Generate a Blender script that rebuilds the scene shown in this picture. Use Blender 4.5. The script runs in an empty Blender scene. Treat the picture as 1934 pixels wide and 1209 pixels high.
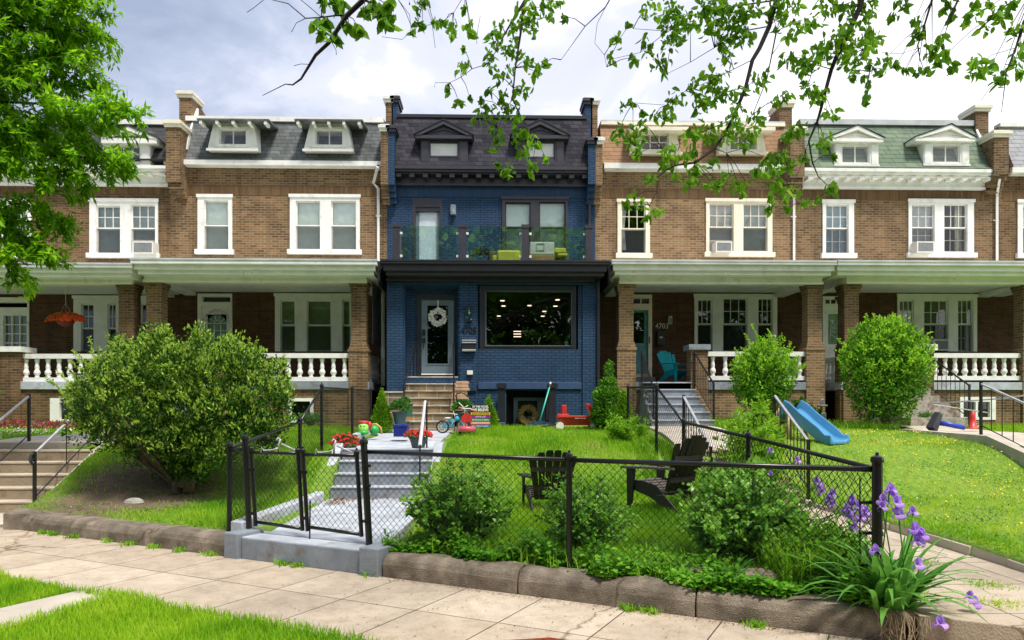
import bpy, math, random
import numpy as np
from math import radians as rad, sin, cos, pi
random.seed(7); RNG=np.random.default_rng(11)
S=bpy.context.scene; COL=S.collection
# ---------- camera model (photo 1934x1209, focal 1397 px, horizon row 768) ----------
F=1397.0; CX=967.0; HY=768.0; CH=1.6; TH=rad(1.5)
CT,ST=cos(TH),sin(TH)
def W(px,py,D):
    u=(px-CX)/F; v=(HY-py)/F
    t=D/(CT-u*ST)
    return t*(ST+u*CT), CH+t*v
def X(px,D): return W(px,HY,D)[0]
def Z(py,D,px=CX): return W(px,py,D)[1]
def R(a,b,c,d,D):
    m=(a+c)/2
    return X(a,D),X(c,D),W(m,d,D)[1],W(m,b,D)[1]   # x0,x1,z0,z1
def P(px,py,D):
    x,z=W(px,py,D); return (x,D,z)
ORIG={}
class MB:
    def __init__(s): s.v=[]; s.f=[]; s.A=[]; s.mi=[]; s.cm=0
    def add(s,vs,fs):
        n=len(s.v); s.v+= [tuple(p) for p in vs]; s.f+=[tuple(i+n for i in f) for f in fs]; s.mi+=[s.cm]*len(fs); return s
    def box(s,x0,x1,y0,y1,z0,z1):
        if x0>x1:x0,x1=x1,x0
        if y0>y1:y0,y1=y1,y0
        if z0>z1:z0,z1=z1,z0
        return s.add([(x0,y0,z0),(x1,y0,z0),(x1,y1,z0),(x0,y1,z0),(x0,y0,z1),(x1,y0,z1),(x1,y1,z1),(x0,y1,z1)],
          [(0,3,2,1),(4,5,6,7),(0,1,5,4),(1,2,6,5),(2,3,7,6),(3,0,4,7)])
    def quad(s,*p): return s.add(p,[tuple(range(len(p)))])
    def tube(s,p0,p1,r0,r1=None,n=8,caps=True):
        return s.path([p0,p1],[r0,r0 if r1 is None else r1],n,caps)
    def path(s,pts,r,n=8,caps=True):
        pts=[np.array(p,float) for p in pts]; m=len(pts)
        if not hasattr(r,'__len__'): r=[r]*m
        vs=[]; fs=[]; up=None
        for i,p in enumerate(pts):
            d=pts[min(i+1,m-1)]-pts[max(i-1,0)]; d=d/(np.linalg.norm(d)+1e-9)
            if up is None:
                up=np.array([0,0,1.]) if abs(d[2])<.9 else np.array([1.,0,0])
            a=np.cross(d,up); a/=np.linalg.norm(a)+1e-9; b=np.cross(a,d); up=b
            for k in range(n):
                t=2*pi*k/n+pi/n; vs.append(p+r[i]*(cos(t)*a+sin(t)*b))
        for i in range(m-1):
            for k in range(n):
                k2=(k+1)%n; fs.append((i*n+k,i*n+k2,(i+1)*n+k2,(i+1)*n+k))
        if caps: fs.append(tuple(range(n-1,-1,-1))); fs.append(tuple((m-1)*n+k for k in range(n)))
        return s.add(vs,[f[::-1] for f in fs])
    def lathe(s,cx,cy,prof,n=14,cap=True):
        vs=[(cx+r*cos(2*pi*k/n),cy+r*sin(2*pi*k/n),z) for r,z in prof for k in range(n)]
        fs=[]; m=len(prof)
        for i in range(m-1):
            for k in range(n):
                k2=(k+1)%n; fs.append((i*n+k,i*n+k2,(i+1)*n+k2,(i+1)*n+k))
        if cap: fs.append(tuple(range(n-1,-1,-1))); fs.append(tuple((m-1)*n+k for k in range(n)))
        return s.add(vs,fs)
    def ell(s,c,r,n=10,m=7):
        vs=[];fs=[]
        for i in range(m+1):
            t=pi*i/m
            for k in range(n): vs.append((c[0]+r[0]*sin(t)*cos(2*pi*k/n),c[1]+r[1]*sin(t)*sin(2*pi*k/n),c[2]-r[2]*cos(t)))
        for i in range(m):
            for k in range(n):
                k2=(k+1)%n; fs.append((i*n+k,i*n+k2,(i+1)*n+k2,(i+1)*n+k))
        return s.add(vs,fs)
    def prism_xz(s,poly,y0,y1):   # polygon in xz extruded in y
        n=len(poly)
        a=sum(poly[i][0]*poly[(i+1)%n][1]-poly[(i+1)%n][0]*poly[i][1] for i in range(n))
        if a<0: poly=poly[::-1]
        return s.add([(x,y0,z) for x,z in poly]+[(x,y1,z) for x,z in poly],
            [tuple(range(n)),tuple(range(2*n-1,n-1,-1))]+[(i,i+n,(i+1)%n+n,(i+1)%n) for i in range(n)])
    def prism_yz(s,poly,x0,x1):   # polygon in yz extruded in x
        n=len(poly)
        a=sum(poly[i][0]*poly[(i+1)%n][1]-poly[(i+1)%n][0]*poly[i][1] for i in range(n))
        if a<0: poly=poly[::-1]
        return s.add([(x0,y,z) for y,z in poly]+[(x1,y,z) for y,z in poly],
            [tuple(range(n-1,-1,-1)),tuple(range(n,2*n))]+[(i,(i+1)%n,(i+1)%n+n,i+n) for i in range(n)])
    def panel(s,x0,x1,z0,z1,holes,yf,yb,edges=True):  # front face at yf with rectangular holes and reveals
        xs=sorted({x0,x1}|{min(max(h[i],x0),x1) for h in holes for i in (0,1)})
        zs=sorted({z0,z1}|{min(max(h[i],z0),z1) for h in holes for i in (2,3)})
        for i in range(len(xs)-1):
            for j in range(len(zs)-1):
                cx=(xs[i]+xs[i+1])/2; cz=(zs[j]+zs[j+1])/2
                if any(h[0]<cx<h[1] and h[2]<cz<h[3] for h in holes): continue
                s.quad((xs[i],yf,zs[j]),(xs[i+1],yf,zs[j]),(xs[i+1],yf,zs[j+1]),(xs[i],yf,zs[j+1]))
        for a,b,c,d in holes:
            a=max(a,x0);b=min(b,x1);c=max(c,z0);d=min(d,z1)
            s.quad((a,yf,c),(a,yf,d),(a,yb,d),(a,yb,c)); s.quad((b,yf,d),(b,yf,c),(b,yb,c),(b,yb,d))
            s.quad((a,yf,d),(b,yf,d),(b,yb,d),(a,yb,d)); s.quad((b,yf,c),(a,yf,c),(a,yb,c),(b,yb,c))
        if edges:
            s.quad((x0,yf,z1),(x0,yf,z0),(x0,yb,z0),(x0,yb,z1)); s.quad((x1,yf,z0),(x1,yf,z1),(x1,yb,z1),(x1,yb,z0))
            s.quad((x0,yf,z1),(x0,yb,z1),(x1,yb,z1),(x1,yf,z1)); s.quad((x0,yf,z0),(x1,yf,z0),(x1,yb,z0),(x0,yb,z0))
        return s
    def arr(s,V,T): s.A.append((np.asarray(V,np.float32),np.asarray(T,np.int32))); return s   # numpy tris/quads
    def build(s,name,mat,parent=None,smooth=False,loc=None,bevel=0):
        me=bpy.data.meshes.new(name)
        org=np.array(ORIG[parent.name],float) if parent is not None else None
        Vs=[np.array(s.v,np.float32).reshape(-1,3)] if s.v else []
        if org is None:
            allv=np.concatenate(Vs+[a for a,_ in s.A]) if (Vs or s.A) else np.zeros((1,3))
            if loc is None:
                mn=allv.min(0); mx=allv.max(0); loc=((mn[0]+mx[0])/2,(mn[1]+mx[1])/2,mn[2])
            org=np.array(loc,float)
        if s.A:
            off=len(s.v); lv=[];cnt=[]
            if s.f:
                for f in s.f: lv.append(np.array(f)); cnt.append(len(f))
            lv=[np.concatenate(lv)] if lv else []; cnts=[np.array(cnt,int)] if cnt else []
            for V,T in s.A:
                Vs.append(V); lv.append((T+off).ravel()); cnts.append(np.full(len(T),T.shape[1])); off+=len(V)
            V=np.concatenate(Vs)-org; L=np.concatenate(lv); Cn=np.concatenate(cnts)
            me.vertices.add(len(V)); me.vertices.foreach_set('co',V.astype(np.float32).ravel())
            me.loops.add(len(L)); me.loops.foreach_set('vertex_index',L.astype(np.int32))
            me.polygons.add(len(Cn)); st=np.concatenate([[0],np.cumsum(Cn)[:-1]]).astype(np.int32)
            me.polygons.foreach_set('loop_start',st)
            try: me.polygons.foreach_set('loop_total',Cn.astype(np.int32))
            except Exception: pass
            me.update(calc_edges=True)
        else:
            me.from_pydata([tuple(np.array(p)-org) for p in s.v],[],s.f); me.update()
        mats=mat if isinstance(mat,(list,tuple)) else [mat]
        for m in mats: me.materials.append(m)
        if len(mats)>1 and not s.A: me.polygons.foreach_set('material_index',s.mi)
        if smooth: me.polygons.foreach_set('use_smooth',[True]*len(me.polygons))
        o=bpy.data.objects.new(name,me); COL.objects.link(o)
        if parent is not None: o.parent=parent; ORIG[o.name]=ORIG[parent.name]
        else: o.location=tuple(org); ORIG[o.name]=tuple(org)
        if bevel:
            b=o.modifiers.new('bevel','BEVEL'); b.width=bevel; b.segments=2; b.limit_method='ANGLE'
        return o
def tag(o,label,cat,group=None):
    o['label']=label; o['category']=cat
    if group:o['group']=group
    return o
def struct(o,kind='structure'): o['kind']=kind; return o
def thing(name,label,cat,loc=(0,0,0),group=None):
    o=bpy.data.objects.new(name,None); COL.objects.link(o); o.location=loc; ORIG[o.name]=tuple(loc)
    o.empty_display_size=.2
    return tag(o,label,cat,group)
def dup(r,loc,rz=0,label=None,scale=None):
    def cp(o,par):
        c=o.copy(); COL.objects.link(c); c.parent=par
        ORIG[c.name]=(0,0,0)
        for ch in list(o.children): cp(ch,c)
        return c
    c=cp(r,None); c.location=loc; c.rotation_euler=(0,0,rz)
    if label: c['label']=label
    if scale: c.scale=(scale,)*3
    return c
def place(o,loc,rz=0): o.location=loc; o.rotation_euler=(0,0,rz); return o
# ---------- materials ----------
def nt(name):
    m=bpy.data.materials.new(name); m.use_nodes=True; t=m.node_tree; t.nodes.clear(); return m,t
def N(t,ty,**k):
    n=t.nodes.new(ty)
    for a,b in k.items():
        if a in n.inputs.keys(): n.inputs[a].default_value=b
        else: setattr(n,a,b)
    return n
def c4(c): return (c[0],c[1],c[2],1)
def ramp(t,fac,stops):
    r=t.nodes.new('ShaderNodeValToRGB'); e=r.color_ramp.elements
    while len(e)<len(stops): e.new(.5)
    for i,(p,c) in enumerate(stops): e[i].position=p; e[i].color=c4(c)
    t.links.new(fac,r.inputs[0]); return r
def pbr(name,col,rough=.6,var=.12,scale=6,bump=0,bscale=40,metal=0,spec=.5,detail=4,stain=None,stscale=1.2,stlo=.5,sthi=.7,trans=0,coat=0):
    m,t=nt(name); L=t.links
    out=N(t,'ShaderNodeOutputMaterial'); b=N(t,'ShaderNodeBsdfPrincipled')
    b.inputs['Roughness'].default_value=rough; b.inputs['Metallic'].default_value=metal
    b.inputs['Specular IOR Level'].default_value=spec
    if coat: b.inputs['Coat Weight'].default_value=coat
    L.new(b.outputs[0],out.inputs[0])
    tc=N(t,'ShaderNodeTexCoord'); nz=N(t,'ShaderNodeTexNoise'); nz.inputs['Scale'].default_value=scale; nz.inputs['Detail'].default_value=detail
    L.new(tc.outputs['Object'],nz.inputs[0])
    lo=[max(0,c*(1-var*2)) for c in col]; hi=[min(1,c*(1+var*2)) for c in col]
    r=ramp(t,nz.outputs[0],[(.3,lo),(.7,hi)]); cout=r.outputs[0]
    if stain:
        n2=N(t,'ShaderNodeTexNoise'); n2.inputs['Scale'].default_value=stscale; n2.inputs['Detail'].default_value=6; n2.inputs['Roughness'].default_value=.65
        L.new(tc.outputs['Object'],n2.inputs[0])
        r2=ramp(t,n2.outputs[0],[(stlo,(0,0,0)),(sthi,(1,1,1))])
        mx=N(t,'ShaderNodeMix',data_type='RGBA'); L.new(r2.outputs[0],mx.inputs[0]); L.new(cout,mx.inputs[6]); mx.inputs[7].default_value=c4(stain); cout=mx.outputs[2]
    L.new(cout,b.inputs['Base Color'])
    if bump:
        n3=N(t,'ShaderNodeTexNoise'); n3.inputs['Scale'].default_value=bscale; n3.inputs['Detail'].default_value=5; L.new(tc.outputs['Object'],n3.inputs[0])
        bp=N(t,'ShaderNodeBump'); bp.inputs['Strength'].default_value=bump; bp.inputs['Distance'].default_value=.02
        L.new(n3.outputs[0],bp.inputs['Height']); L.new(bp.outputs[0],b.inputs['Normal'])
    return m
def brick(name,c1,c2,mortar,bw=.21,rh=.07,off=.5,ms=.008,rough=.85,bumpd=.012,patch=.25,freq=2,flat=False,irr=0,phase=0):
    m,t=nt(name); L=t.links
    out=N(t,'ShaderNodeOutputMaterial'); b=N(t,'ShaderNodeBsdfPrincipled'); b.inputs['Roughness'].default_value=rough; b.inputs['Specular IOR Level'].default_value=.2; L.new(b.outputs[0],out.inputs[0])
    tc=N(t,'ShaderNodeTexCoord'); sp=N(t,'ShaderNodeSeparateXYZ'); L.new(tc.outputs['Object'],sp.inputs[0])
    ad=N(t,'ShaderNodeMath',operation='ADD'); L.new(sp.outputs[0],ad.inputs[0])
    if flat: ad.inputs[1].default_value=phase
    else: L.new(sp.outputs[1],ad.inputs[1])
    cb=N(t,'ShaderNodeCombineXYZ'); L.new(ad.outputs[0],cb.inputs[0]); L.new(sp.outputs[1 if flat else 2],cb.inputs[1])
    bt=N(t,'ShaderNodeTexBrick',offset=off,offset_frequency=freq); bt.inputs['Scale'].default_value=1; bt.inputs['Brick Width'].default_value=bw; bt.inputs['Row Height'].default_value=rh
    bt.inputs['Mortar Size'].default_value=ms; bt.inputs['Mortar Smooth'].default_value=.25; bt.inputs['Bias'].default_value=0
    bt.inputs['Color1'].default_value=c4(c1); bt.inputs['Color2'].default_value=c4(c2); bt.inputs['Mortar'].default_value=c4(mortar)
    src=cb.outputs[0]
    if irr:
        nn=N(t,'ShaderNodeTexNoise'); nn.inputs['Scale'].default_value=3; L.new(cb.outputs[0],nn.inputs[0])
        vm=N(t,'ShaderNodeVectorMath',operation='SCALE'); vm.inputs['Scale'].default_value=irr; L.new(nn.outputs['Color'],vm.inputs[0])
        va=N(t,'ShaderNodeVectorMath',operation='ADD'); L.new(cb.outputs[0],va.inputs[0]); L.new(vm.outputs[0],va.inputs[1]); src=va.outputs[0]
    L.new(src,bt.inputs[0])
    nz=N(t,'ShaderNodeTexNoise'); nz.inputs['Scale'].default_value=1.1; nz.inputs['Detail'].default_value=7; nz.inputs['Roughness'].default_value=.65; L.new(tc.outputs['Object'],nz.inputs[0])
    r=ramp(t,nz.outputs[0],[(.3,(1-patch,)*3),(.7,(1+patch*.6,)*3)])
    if not flat:
        mp=N(t,'ShaderNodeMapping'); mp.inputs['Scale'].default_value=(3,3,.35); L.new(tc.outputs['Object'],mp.inputs[0])
        ns=N(t,'ShaderNodeTexNoise'); ns.inputs['Scale'].default_value=1.3; ns.inputs['Detail'].default_value=6; L.new(mp.outputs[0],ns.inputs[0])
        rs=ramp(t,ns.outputs[0],[(.32,(1-patch*1.1,)*3),(.5,(1,1,1))]); ms_=N(t,'ShaderNodeMix',data_type='RGBA',blend_type='MULTIPLY'); ms_.inputs[0].default_value=1; L.new(r.outputs[0],ms_.inputs[6]); L.new(rs.outputs[0],ms_.inputs[7])
        class _o: pass
        r=_o(); r.outputs=[ms_.outputs[2]]
    mx=N(t,'ShaderNodeMix',data_type='RGBA',blend_type='MULTIPLY'); mx.inputs[0].default_value=1; L.new(bt.outputs['Color'],mx.inputs[6]); L.new(r.outputs[0],mx.inputs[7])
    L.new(mx.outputs[2],b.inputs['Base Color'])
    n2=N(t,'ShaderNodeTexNoise'); n2.inputs['Scale'].default_value=60; L.new(tc.outputs['Object'],n2.inputs[0])
    mm=N(t,'ShaderNodeMath',operation='MULTIPLY_ADD'); L.new(bt.outputs['Fac'],mm.inputs[0]); mm.inputs[1].default_value=-1; L.new(n2.outputs[0],mm.inputs[2])
    bp=N(t,'ShaderNodeBump'); bp.inputs['Strength'].default_value=.8; bp.inputs['Distance'].default_value=bumpd; L.new(mm.outputs[0],bp.inputs['Height']); L.new(bp.outputs[0],b.inputs['Normal'])
    return m
def leafmat(name,cols,trans=.45,rough=.5,spec=.15,nscale=2.2,nmix=.45):
    m,t=nt(name); L=t.links
    out=N(t,'ShaderNodeOutputMaterial'); g=N(t,'ShaderNodeNewGeometry')
    tc=N(t,'ShaderNodeTexCoord'); nz=N(t,'ShaderNodeTexNoise'); nz.inputs['Scale'].default_value=nscale; nz.inputs['Detail'].default_value=4; L.new(tc.outputs['Object'],nz.inputs[0])
    mr=N(t,'ShaderNodeMapRange'); L.new(nz.outputs[0],mr.inputs[0]); mr.inputs[1].default_value=.33; mr.inputs[2].default_value=.67
    mf=N(t,'ShaderNodeMix',data_type='FLOAT'); mf.inputs[0].default_value=nmix; L.new(g.outputs['Random Per Island'],mf.inputs[2]); L.new(mr.outputs[0],mf.inputs[3])
    n=len(cols); r=ramp(t,mf.outputs[0],[(i/max(1,n-1),c) for i,c in enumerate(cols)])
    b=N(t,'ShaderNodeBsdfPrincipled'); b.inputs['Roughness'].default_value=rough; b.inputs['Specular IOR Level'].default_value=spec
    L.new(r.outputs[0],b.inputs['Base Color'])
    if trans:
        tr=N(t,'ShaderNodeBsdfTranslucent'); hs=N(t,'ShaderNodeHueSaturation'); hs.inputs['Hue'].default_value=.485; hs.inputs['Value'].default_value=1.5
        L.new(r.outputs[0],hs.inputs['Color']); L.new(hs.outputs[0],tr.inputs[0])
        mx=N(t,'ShaderNodeMixShader'); mx.inputs[0].default_value=trans; L.new(b.outputs[0],mx.inputs[1]); L.new(tr.outputs[0],mx.inputs[2]); L.new(mx.outputs[0],out.inputs[0])
    else: L.new(b.outputs[0],out.inputs[0])
    return m
def glass(name,ior=1.9,tint=(1,1,1),rough=0.0,bumpy=.03):
    m,t=nt(name); L=t.links
    out=N(t,'ShaderNodeOutputMaterial'); lw=N(t,'ShaderNodeLayerWeight'); lw.inputs[0].default_value=.5
    pw=N(t,'ShaderNodeMath',operation='POWER'); L.new(lw.outputs['Facing'],pw.inputs[0]); pw.inputs[1].default_value=5
    f0=((ior-1)/(ior+1))**2; fr=N(t,'ShaderNodeMath',operation='MULTIPLY_ADD'); L.new(pw.outputs[0],fr.inputs[0]); fr.inputs[1].default_value=1-f0; fr.inputs[2].default_value=f0
    tc=N(t,'ShaderNodeTexCoord'); nz=N(t,'ShaderNodeTexNoise'); nz.inputs['Scale'].default_value=1.7; L.new(tc.outputs['Object'],nz.inputs[0])
    bp=N(t,'ShaderNodeBump'); bp.inputs['Strength'].default_value=bumpy; bp.inputs['Distance'].default_value=.05; L.new(nz.outputs[0],bp.inputs['Height'])
    tr=N(t,'ShaderNodeBsdfTransparent'); tr.inputs[0].default_value=c4(tint)
    gl=N(t,'ShaderNodeBsdfGlossy'); gl.inputs['Roughness'].default_value=rough; L.new(bp.outputs[0],gl.inputs['Normal'])
    mx=N(t,'ShaderNodeMixShader'); L.new(fr.outputs[0],mx.inputs[0]); L.new(tr.outputs[0],mx.inputs[1]); L.new(gl.outputs[0],mx.inputs[2]); L.new(mx.outputs[0],out.inputs[0])
    return m
def emis(name,col,s):
    m,t=nt(name); out=N(t,'ShaderNodeOutputMaterial'); e=N(t,'ShaderNodeEmission'); e.inputs[0].default_value=c4(col); e.inputs[1].default_value=s; t.links.new(e.outputs[0],out.inputs[0]); return m
M={}
M['brick']=brick('brown_brick',(.26,.155,.075),(.115,.067,.034),(.34,.26,.165))
M['brick1']=brick('umber_brick',(.20,.115,.053),(.095,.054,.026),(.25,.18,.11))
M['brick4']=brick('light_brown_brick',(.30,.182,.09),(.15,.088,.046),(.38,.295,.19))
M['brick5']=brick('mid_brown_brick',(.24,.145,.072),(.11,.064,.034),(.31,.24,.155))
M['brick_shade']=brick('porch_shade_brick',(.135,.066,.034),(.08,.04,.022),(.13,.085,.052))  # brown brick darkened so porch shade is in the back wall colour
M['soldier']=brick('soldier_brick',(.20,.118,.055),(.12,.07,.034),(.13,.09,.055),bw=.07,rh=.5,off=0)
M['blue']=brick('blue_painted_brick',(.030,.074,.152),(.022,.060,.126),(.010,.028,.062),rough=.6,patch=.14,bumpd=.02,ms=.009)
M['blue_s']=brick('blue_soldier',(.031,.070,.146),(.023,.058,.122),(.010,.028,.062),bw=.07,rh=.5,off=0,rough=.5,patch=.1,ms=.006)
M['bluetrim']=pbr('blue_trim',(.030,.066,.145),.5,.06)
M['white']=pbr('white_paint',(.79,.78,.74),.5,.04,3,stain=(.55,.50,.41),stscale=3.5,stlo=.55,sthi=.76)
M['white2']=pbr('aged_white_paint',(.78,.79,.72),.55,.05,3,stain=(.50,.46,.36),stscale=3,stlo=.6,sthi=.75)
M['cream']=pbr('cream_paint',(.78,.72,.58),.5,.04)
M['black']=pbr('black_trim',(.016,.017,.024),.4,.1)
M['char']=pbr('charcoal_trim',(.036,.033,.045),.42,.08,4)
M['greydoor']=pbr('grey_blue_door',(.14,.19,.23),.45,.04)
M['greypaint']=pbr('grey_porch_paint',(.23,.26,.30),.6,.12,3,bump=.25,bscale=50,stain=(.15,.125,.105),stscale=4,stlo=.5,sthi=.75)
M['lgrey']=pbr('light_grey_paint',(.44,.47,.52),.65,.10,2.5,bump=.25,bscale=50,stain=(.25,.22,.19),stscale=3.5,stlo=.50,sthi=.74)
M['shingle']=brick('grey_shingles',(.17,.18,.18),(.10,.11,.11),(.05,.05,.05),bw=.3,rh=.12,ms=.006,bumpd=.01,patch=.25,rough=.95)
M['shingle_b']=brick('charcoal_shingles',(.060,.056,.068),(.022,.022,.030),(.010,.010,.012),bw=.28,rh=.13,ms=.006,bumpd=.01,patch=.2,rough=.95)
M['shingle_t']=brick('tan_shingles',(.35,.215,.125),(.29,.175,.10),(.15,.09,.055),bw=.4,rh=.14,ms=.007,bumpd=.01,patch=.15,rough=.95)
M['shingle_g']=brick('green_shingles',(.21,.27,.19),(.145,.20,.14),(.07,.09,.065),bw=.42,rh=.15,ms=.009,bumpd=.012,patch=.2,rough=.95)
M['shingle_p']=brick('pale_shingles',(.36,.36,.38),(.30,.30,.32),(.15,.15,.16),bw=.4,rh=.15,ms=.008,bumpd=.01,patch=.15,rough=.95)
M['shingle_d']=brick('dark_grey_shingles',(.075,.075,.08),(.055,.055,.06),(.025,.025,.03),bw=.4,rh=.13,ms=.005,bumpd=.008,patch=.15,rough=.95)
M['metalroof']=pbr('pale_metal_flashing',(.50,.52,.52),.5,.08,3,stain=(.35,.25,.18),stscale=4,stlo=.62,sthi=.8)
M['glass']=glass('window_glass'); M['glassg']=glass('green_tint_glass',2.5,(.84,.94,.93))
def screenmat():
    m,t=nt('insect_screen'); out=N(t,'ShaderNodeOutputMaterial'); a=N(t,'ShaderNodeBsdfTransparent'); d=N(t,'ShaderNodeBsdfDiffuse'); d.inputs[0].default_value=(.05,.055,.06,1); x=N(t,'ShaderNodeMixShader'); x.inputs[0].default_value=.42
    t.links.new(a.outputs[0],x.inputs[1]); t.links.new(d.outputs[0],x.inputs[2]); t.links.new(x.outputs[0],out.inputs[0]); return m
M['screen']=screenmat()
M['blind']=pbr('white_blind',(.70,.80,.78),.8,.04); M['shade']=pbr('grey_shade',(.30,.36,.36),.8,.05)
M['curtain']=pbr('pale_curtain',(.50,.52,.55),.85,.05,6)
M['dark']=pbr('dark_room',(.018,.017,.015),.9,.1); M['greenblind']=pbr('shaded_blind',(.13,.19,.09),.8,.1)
M['iron']=pbr('black_iron',(.012,.012,.013),.35,.1); M['vinyl']=pbr('black_vinyl',(.008,.008,.009),.3,.05)
M['railwhite']=pbr('highlight_grey_rail',(.45,.45,.48),.3,.1,metal=.2)  # light grey puts the highlights of the black iron into the colour
M['conc']=pbr('pale_concrete',(.50,.44,.36),.9,.10,1.5,bump=.25,bscale=120,stain=(.36,.31,.25),stscale=2.5,stlo=.5,sthi=.75)
M['acw']=pbr('ac_casing',(.66,.65,.60),.5,.04); M['acg']=pbr('ac_grille',(.24,.25,.26),.5,.2,60)
# ================= HOUSES =================
FD=21.6; PD=19.2
def sashes(par,g,y,mun,fm,blind,lowblind=None,cut=None,mid=None,rail=.035):
    """one double-hung opening: g=(x0,x1,z0,z1)"""
    x0,x1,z0,z1=g; zm=mid if mid else (z0+z1)/2; s=MB(); r=rail
    zl=cut if cut is not None else z0
    for (a,b,yy) in ((zm,z1,y+.03),(zl,zm+.01,y+.06)):
        s.box(x0,x0+r,yy,yy+.035,a,b); s.box(x1-r,x1,yy,yy+.035,a,b)
        s.box(x0+r,x1-r,yy,yy+.035,b-r,b); s.box(x0+r,x1-r,yy,yy+.035,a,a+r)
    for part,(a,b,yy) in (('t',(zm,z1,y+.03)),('b',(zl,zm,y+.06))):
        c=mun.get(part)
        if c:
            nx,nz=c
            for i in range(1,nx):
                xx=x0+(x1-x0)*i/nx; s.box(xx-.009,xx+.009,yy+.004,yy+.03,a+r,b-r)
            for i in range(1,nz):
                zz=a+(b-a)*i/nz; s.box(x0+r,x1-r,yy+.006,yy+.028,zz-.009,zz+.009)
    sash=s.build('sash',fm,par)
    p=MB(); p.quad((x0,y+.05,zm),(x1,y+.05,zm),(x1,y+.05,z1),(x0,y+.05,z1)); p.quad((x0,y+.08,zl),(x1,y+.08,zl),(x1,y+.08,zm),(x0,y+.08,zm))
    p.build('pane',M['glass'],par)
    p=MB(); p.quad((x0+.01,y+.045,zl),(x1-.01,y+.045,zl),(x1-.01,y+.045,zm),(x0+.01,y+.045,zm)); p.build('insect_screen',M['screen'],par)
    if blind:
        p=MB(); bz=lowblind if lowblind is not None else z0
        n=max(3,int((z1-bz)/.05))
        for i in range(n):   # slats
            za=bz+(z1-bz)*i/n; zb=bz+(z1-bz)*(i+.96)/n
            p.quad((x0,y+.135,za),(x1,y+.135,za),(x1,y+.12,zb),(x0,y+.12,zb))
        p.build('blind',blind,par)
def window(par,outer,glasses,D,fm,mun={},blind=None,lowblind=None,sill=True,cuts={},casing=.04,mid=None,holes=None,name='window'):
    o=R(*outer,D); gs=[R(*g,D) for g in glasses]
    if holes is not None: holes.append(o)
    m=MB(); m.panel(o[0],o[1],o[2],o[3],gs,D-casing,D+.10)
    w=m.build(name,fm,par)
    w2=MB(); w2.box(o[0]-.03,o[1]+.03,D-casing-.03,D-casing,o[3]-.07,o[3]+.02); w2.build('head_trim',fm,w)
    for i,g in enumerate(gs):
        sashes(w,g,D-casing+.03,mun,fm,blind[i] if isinstance(blind,list) else blind,lowblind,cuts.get(i),None if mid is None else Z(mid,D,(outer[0]+outer[2])/2))
    if sill:
        s=MB(); s.box(o[0]-.06,o[1]+.06,D-.12,D,o[2]-.02,o[2]+.12); s.build('sill',fm,w,bevel=.006)
    return w
def mansard(par,x0,x1,pts,mat,name='roof'):
    m=MB(); m.prism_yz(pts+[(pts[-1][0],pts[0][1]-.02),(pts[0][0]+.02,pts[0][1]-.02)],x0,x1)
    return m.build(name,mat,par)
def ped_dormer(par,body,win,ped,apex,D,fm,roofm,mun,slider=True,darkglass=None):
    """gabled dormer; body,win rect px; ped=(x0,ytop,x1,ybot) px"""
    o=R(*body,D); g=R(*win,D); m=MB(); m.panel(o[0],o[1],o[2],o[3],[g],D-.04,D+.9)
    d=m.build('dormer',fm,par)
    for a,b in ((o[0]+.03,g[0]-.05),(g[1]+.05,o[1]-.03)):
        MB().box(a,b,D-.06,D-.04,o[2]+.06,g[3]+.02).build('pilaster',fm,d)
    MB().box(o[0]-.02,o[1]+.02,D-.07,D-.04,o[2]-.01,o[2]+.05).build('dormer_sill',fm,d)
    p=R(*ped,D-.15); ax,az=W(*apex,D-.15)
    c=MB(); c.box(p[0],p[1],D-.18,D+.9,p[2],p[3]); 
    th=.09
    c.prism_xz([(p[0]-.02,p[3]),(ax,az),(ax,az-th*1.3),(p[0]+.16,p[3])],D-.20,D+.9)
    c.prism_xz([(p[1]+.02,p[3]),(ax,az),(ax,az-th*1.3),(p[1]-.16,p[3])],D-.20,D+.9)
    c.prism_xz([(p[0]+.1,p[3]),(ax,az-.06),(p[1]-.1,p[3])],D-.10,D+.9)
    zz=p[3]+.05
    c.prism_xz([(ax-.33*(p[1]-p[0]),zz),(ax,az-.21),(ax+.33*(p[1]-p[0]),zz),(ax+.25*(p[1]-p[0]),zz+.02),(ax,az-.25),(ax-.25*(p[1]-p[0]),zz+.02)],D-.13,D-.10)
    c.build('pediment',fm,d)
    r=MB()
    for sgn,e in ((-1,p[0]),(1,p[1])):
        r.add([(e+sgn*.04,D-.22,p[3]+.005),(ax,D-.22,az+.005),(ax,D+.9,az+.005),(e+sgn*.04,D+.9,p[3]+.005),
               (e+sgn*.04,D-.22,p[3]+.03),(ax,D-.22,az+.035),(ax,D+.9,az+.035),(e+sgn*.04,D+.9,p[3]+.03)],
              [(0,1,5,4),(4,5,6,7),(1,2,6,5),(0,4,7,3),(0,3,2,1)])
    r.build('dormer_roof',roofm,d)
    s=MB(); t=.035; x0,x1,z0,z1=g
    s.panel(x0,x1,z0,z1,[(x0+t,x1-t,z0+t,z1-t)],D-.0,D+.06)
    nx,nz=mun
    for i in range(1,nx): xx=x0+(x1-x0)*i/nx; s.box(xx-.018,xx+.018,D+.005,D+.05,z0+t,z1-t)
    for i in range(1,nz): zz=z0+(z1-z0)*i/nz; s.box(x0+t,x1-t,D+.01,D+.04,zz-.012,zz+.012)
    s.build('sash',fm,d)
    q=MB(); q.quad((x0,D+.03,z0),(x1,D+.03,z0),(x1,D+.03,z1),(x0,D+.03,z1)); q.build('pane',M['glass'] if not darkglass else darkglass,d)
    return d
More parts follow.
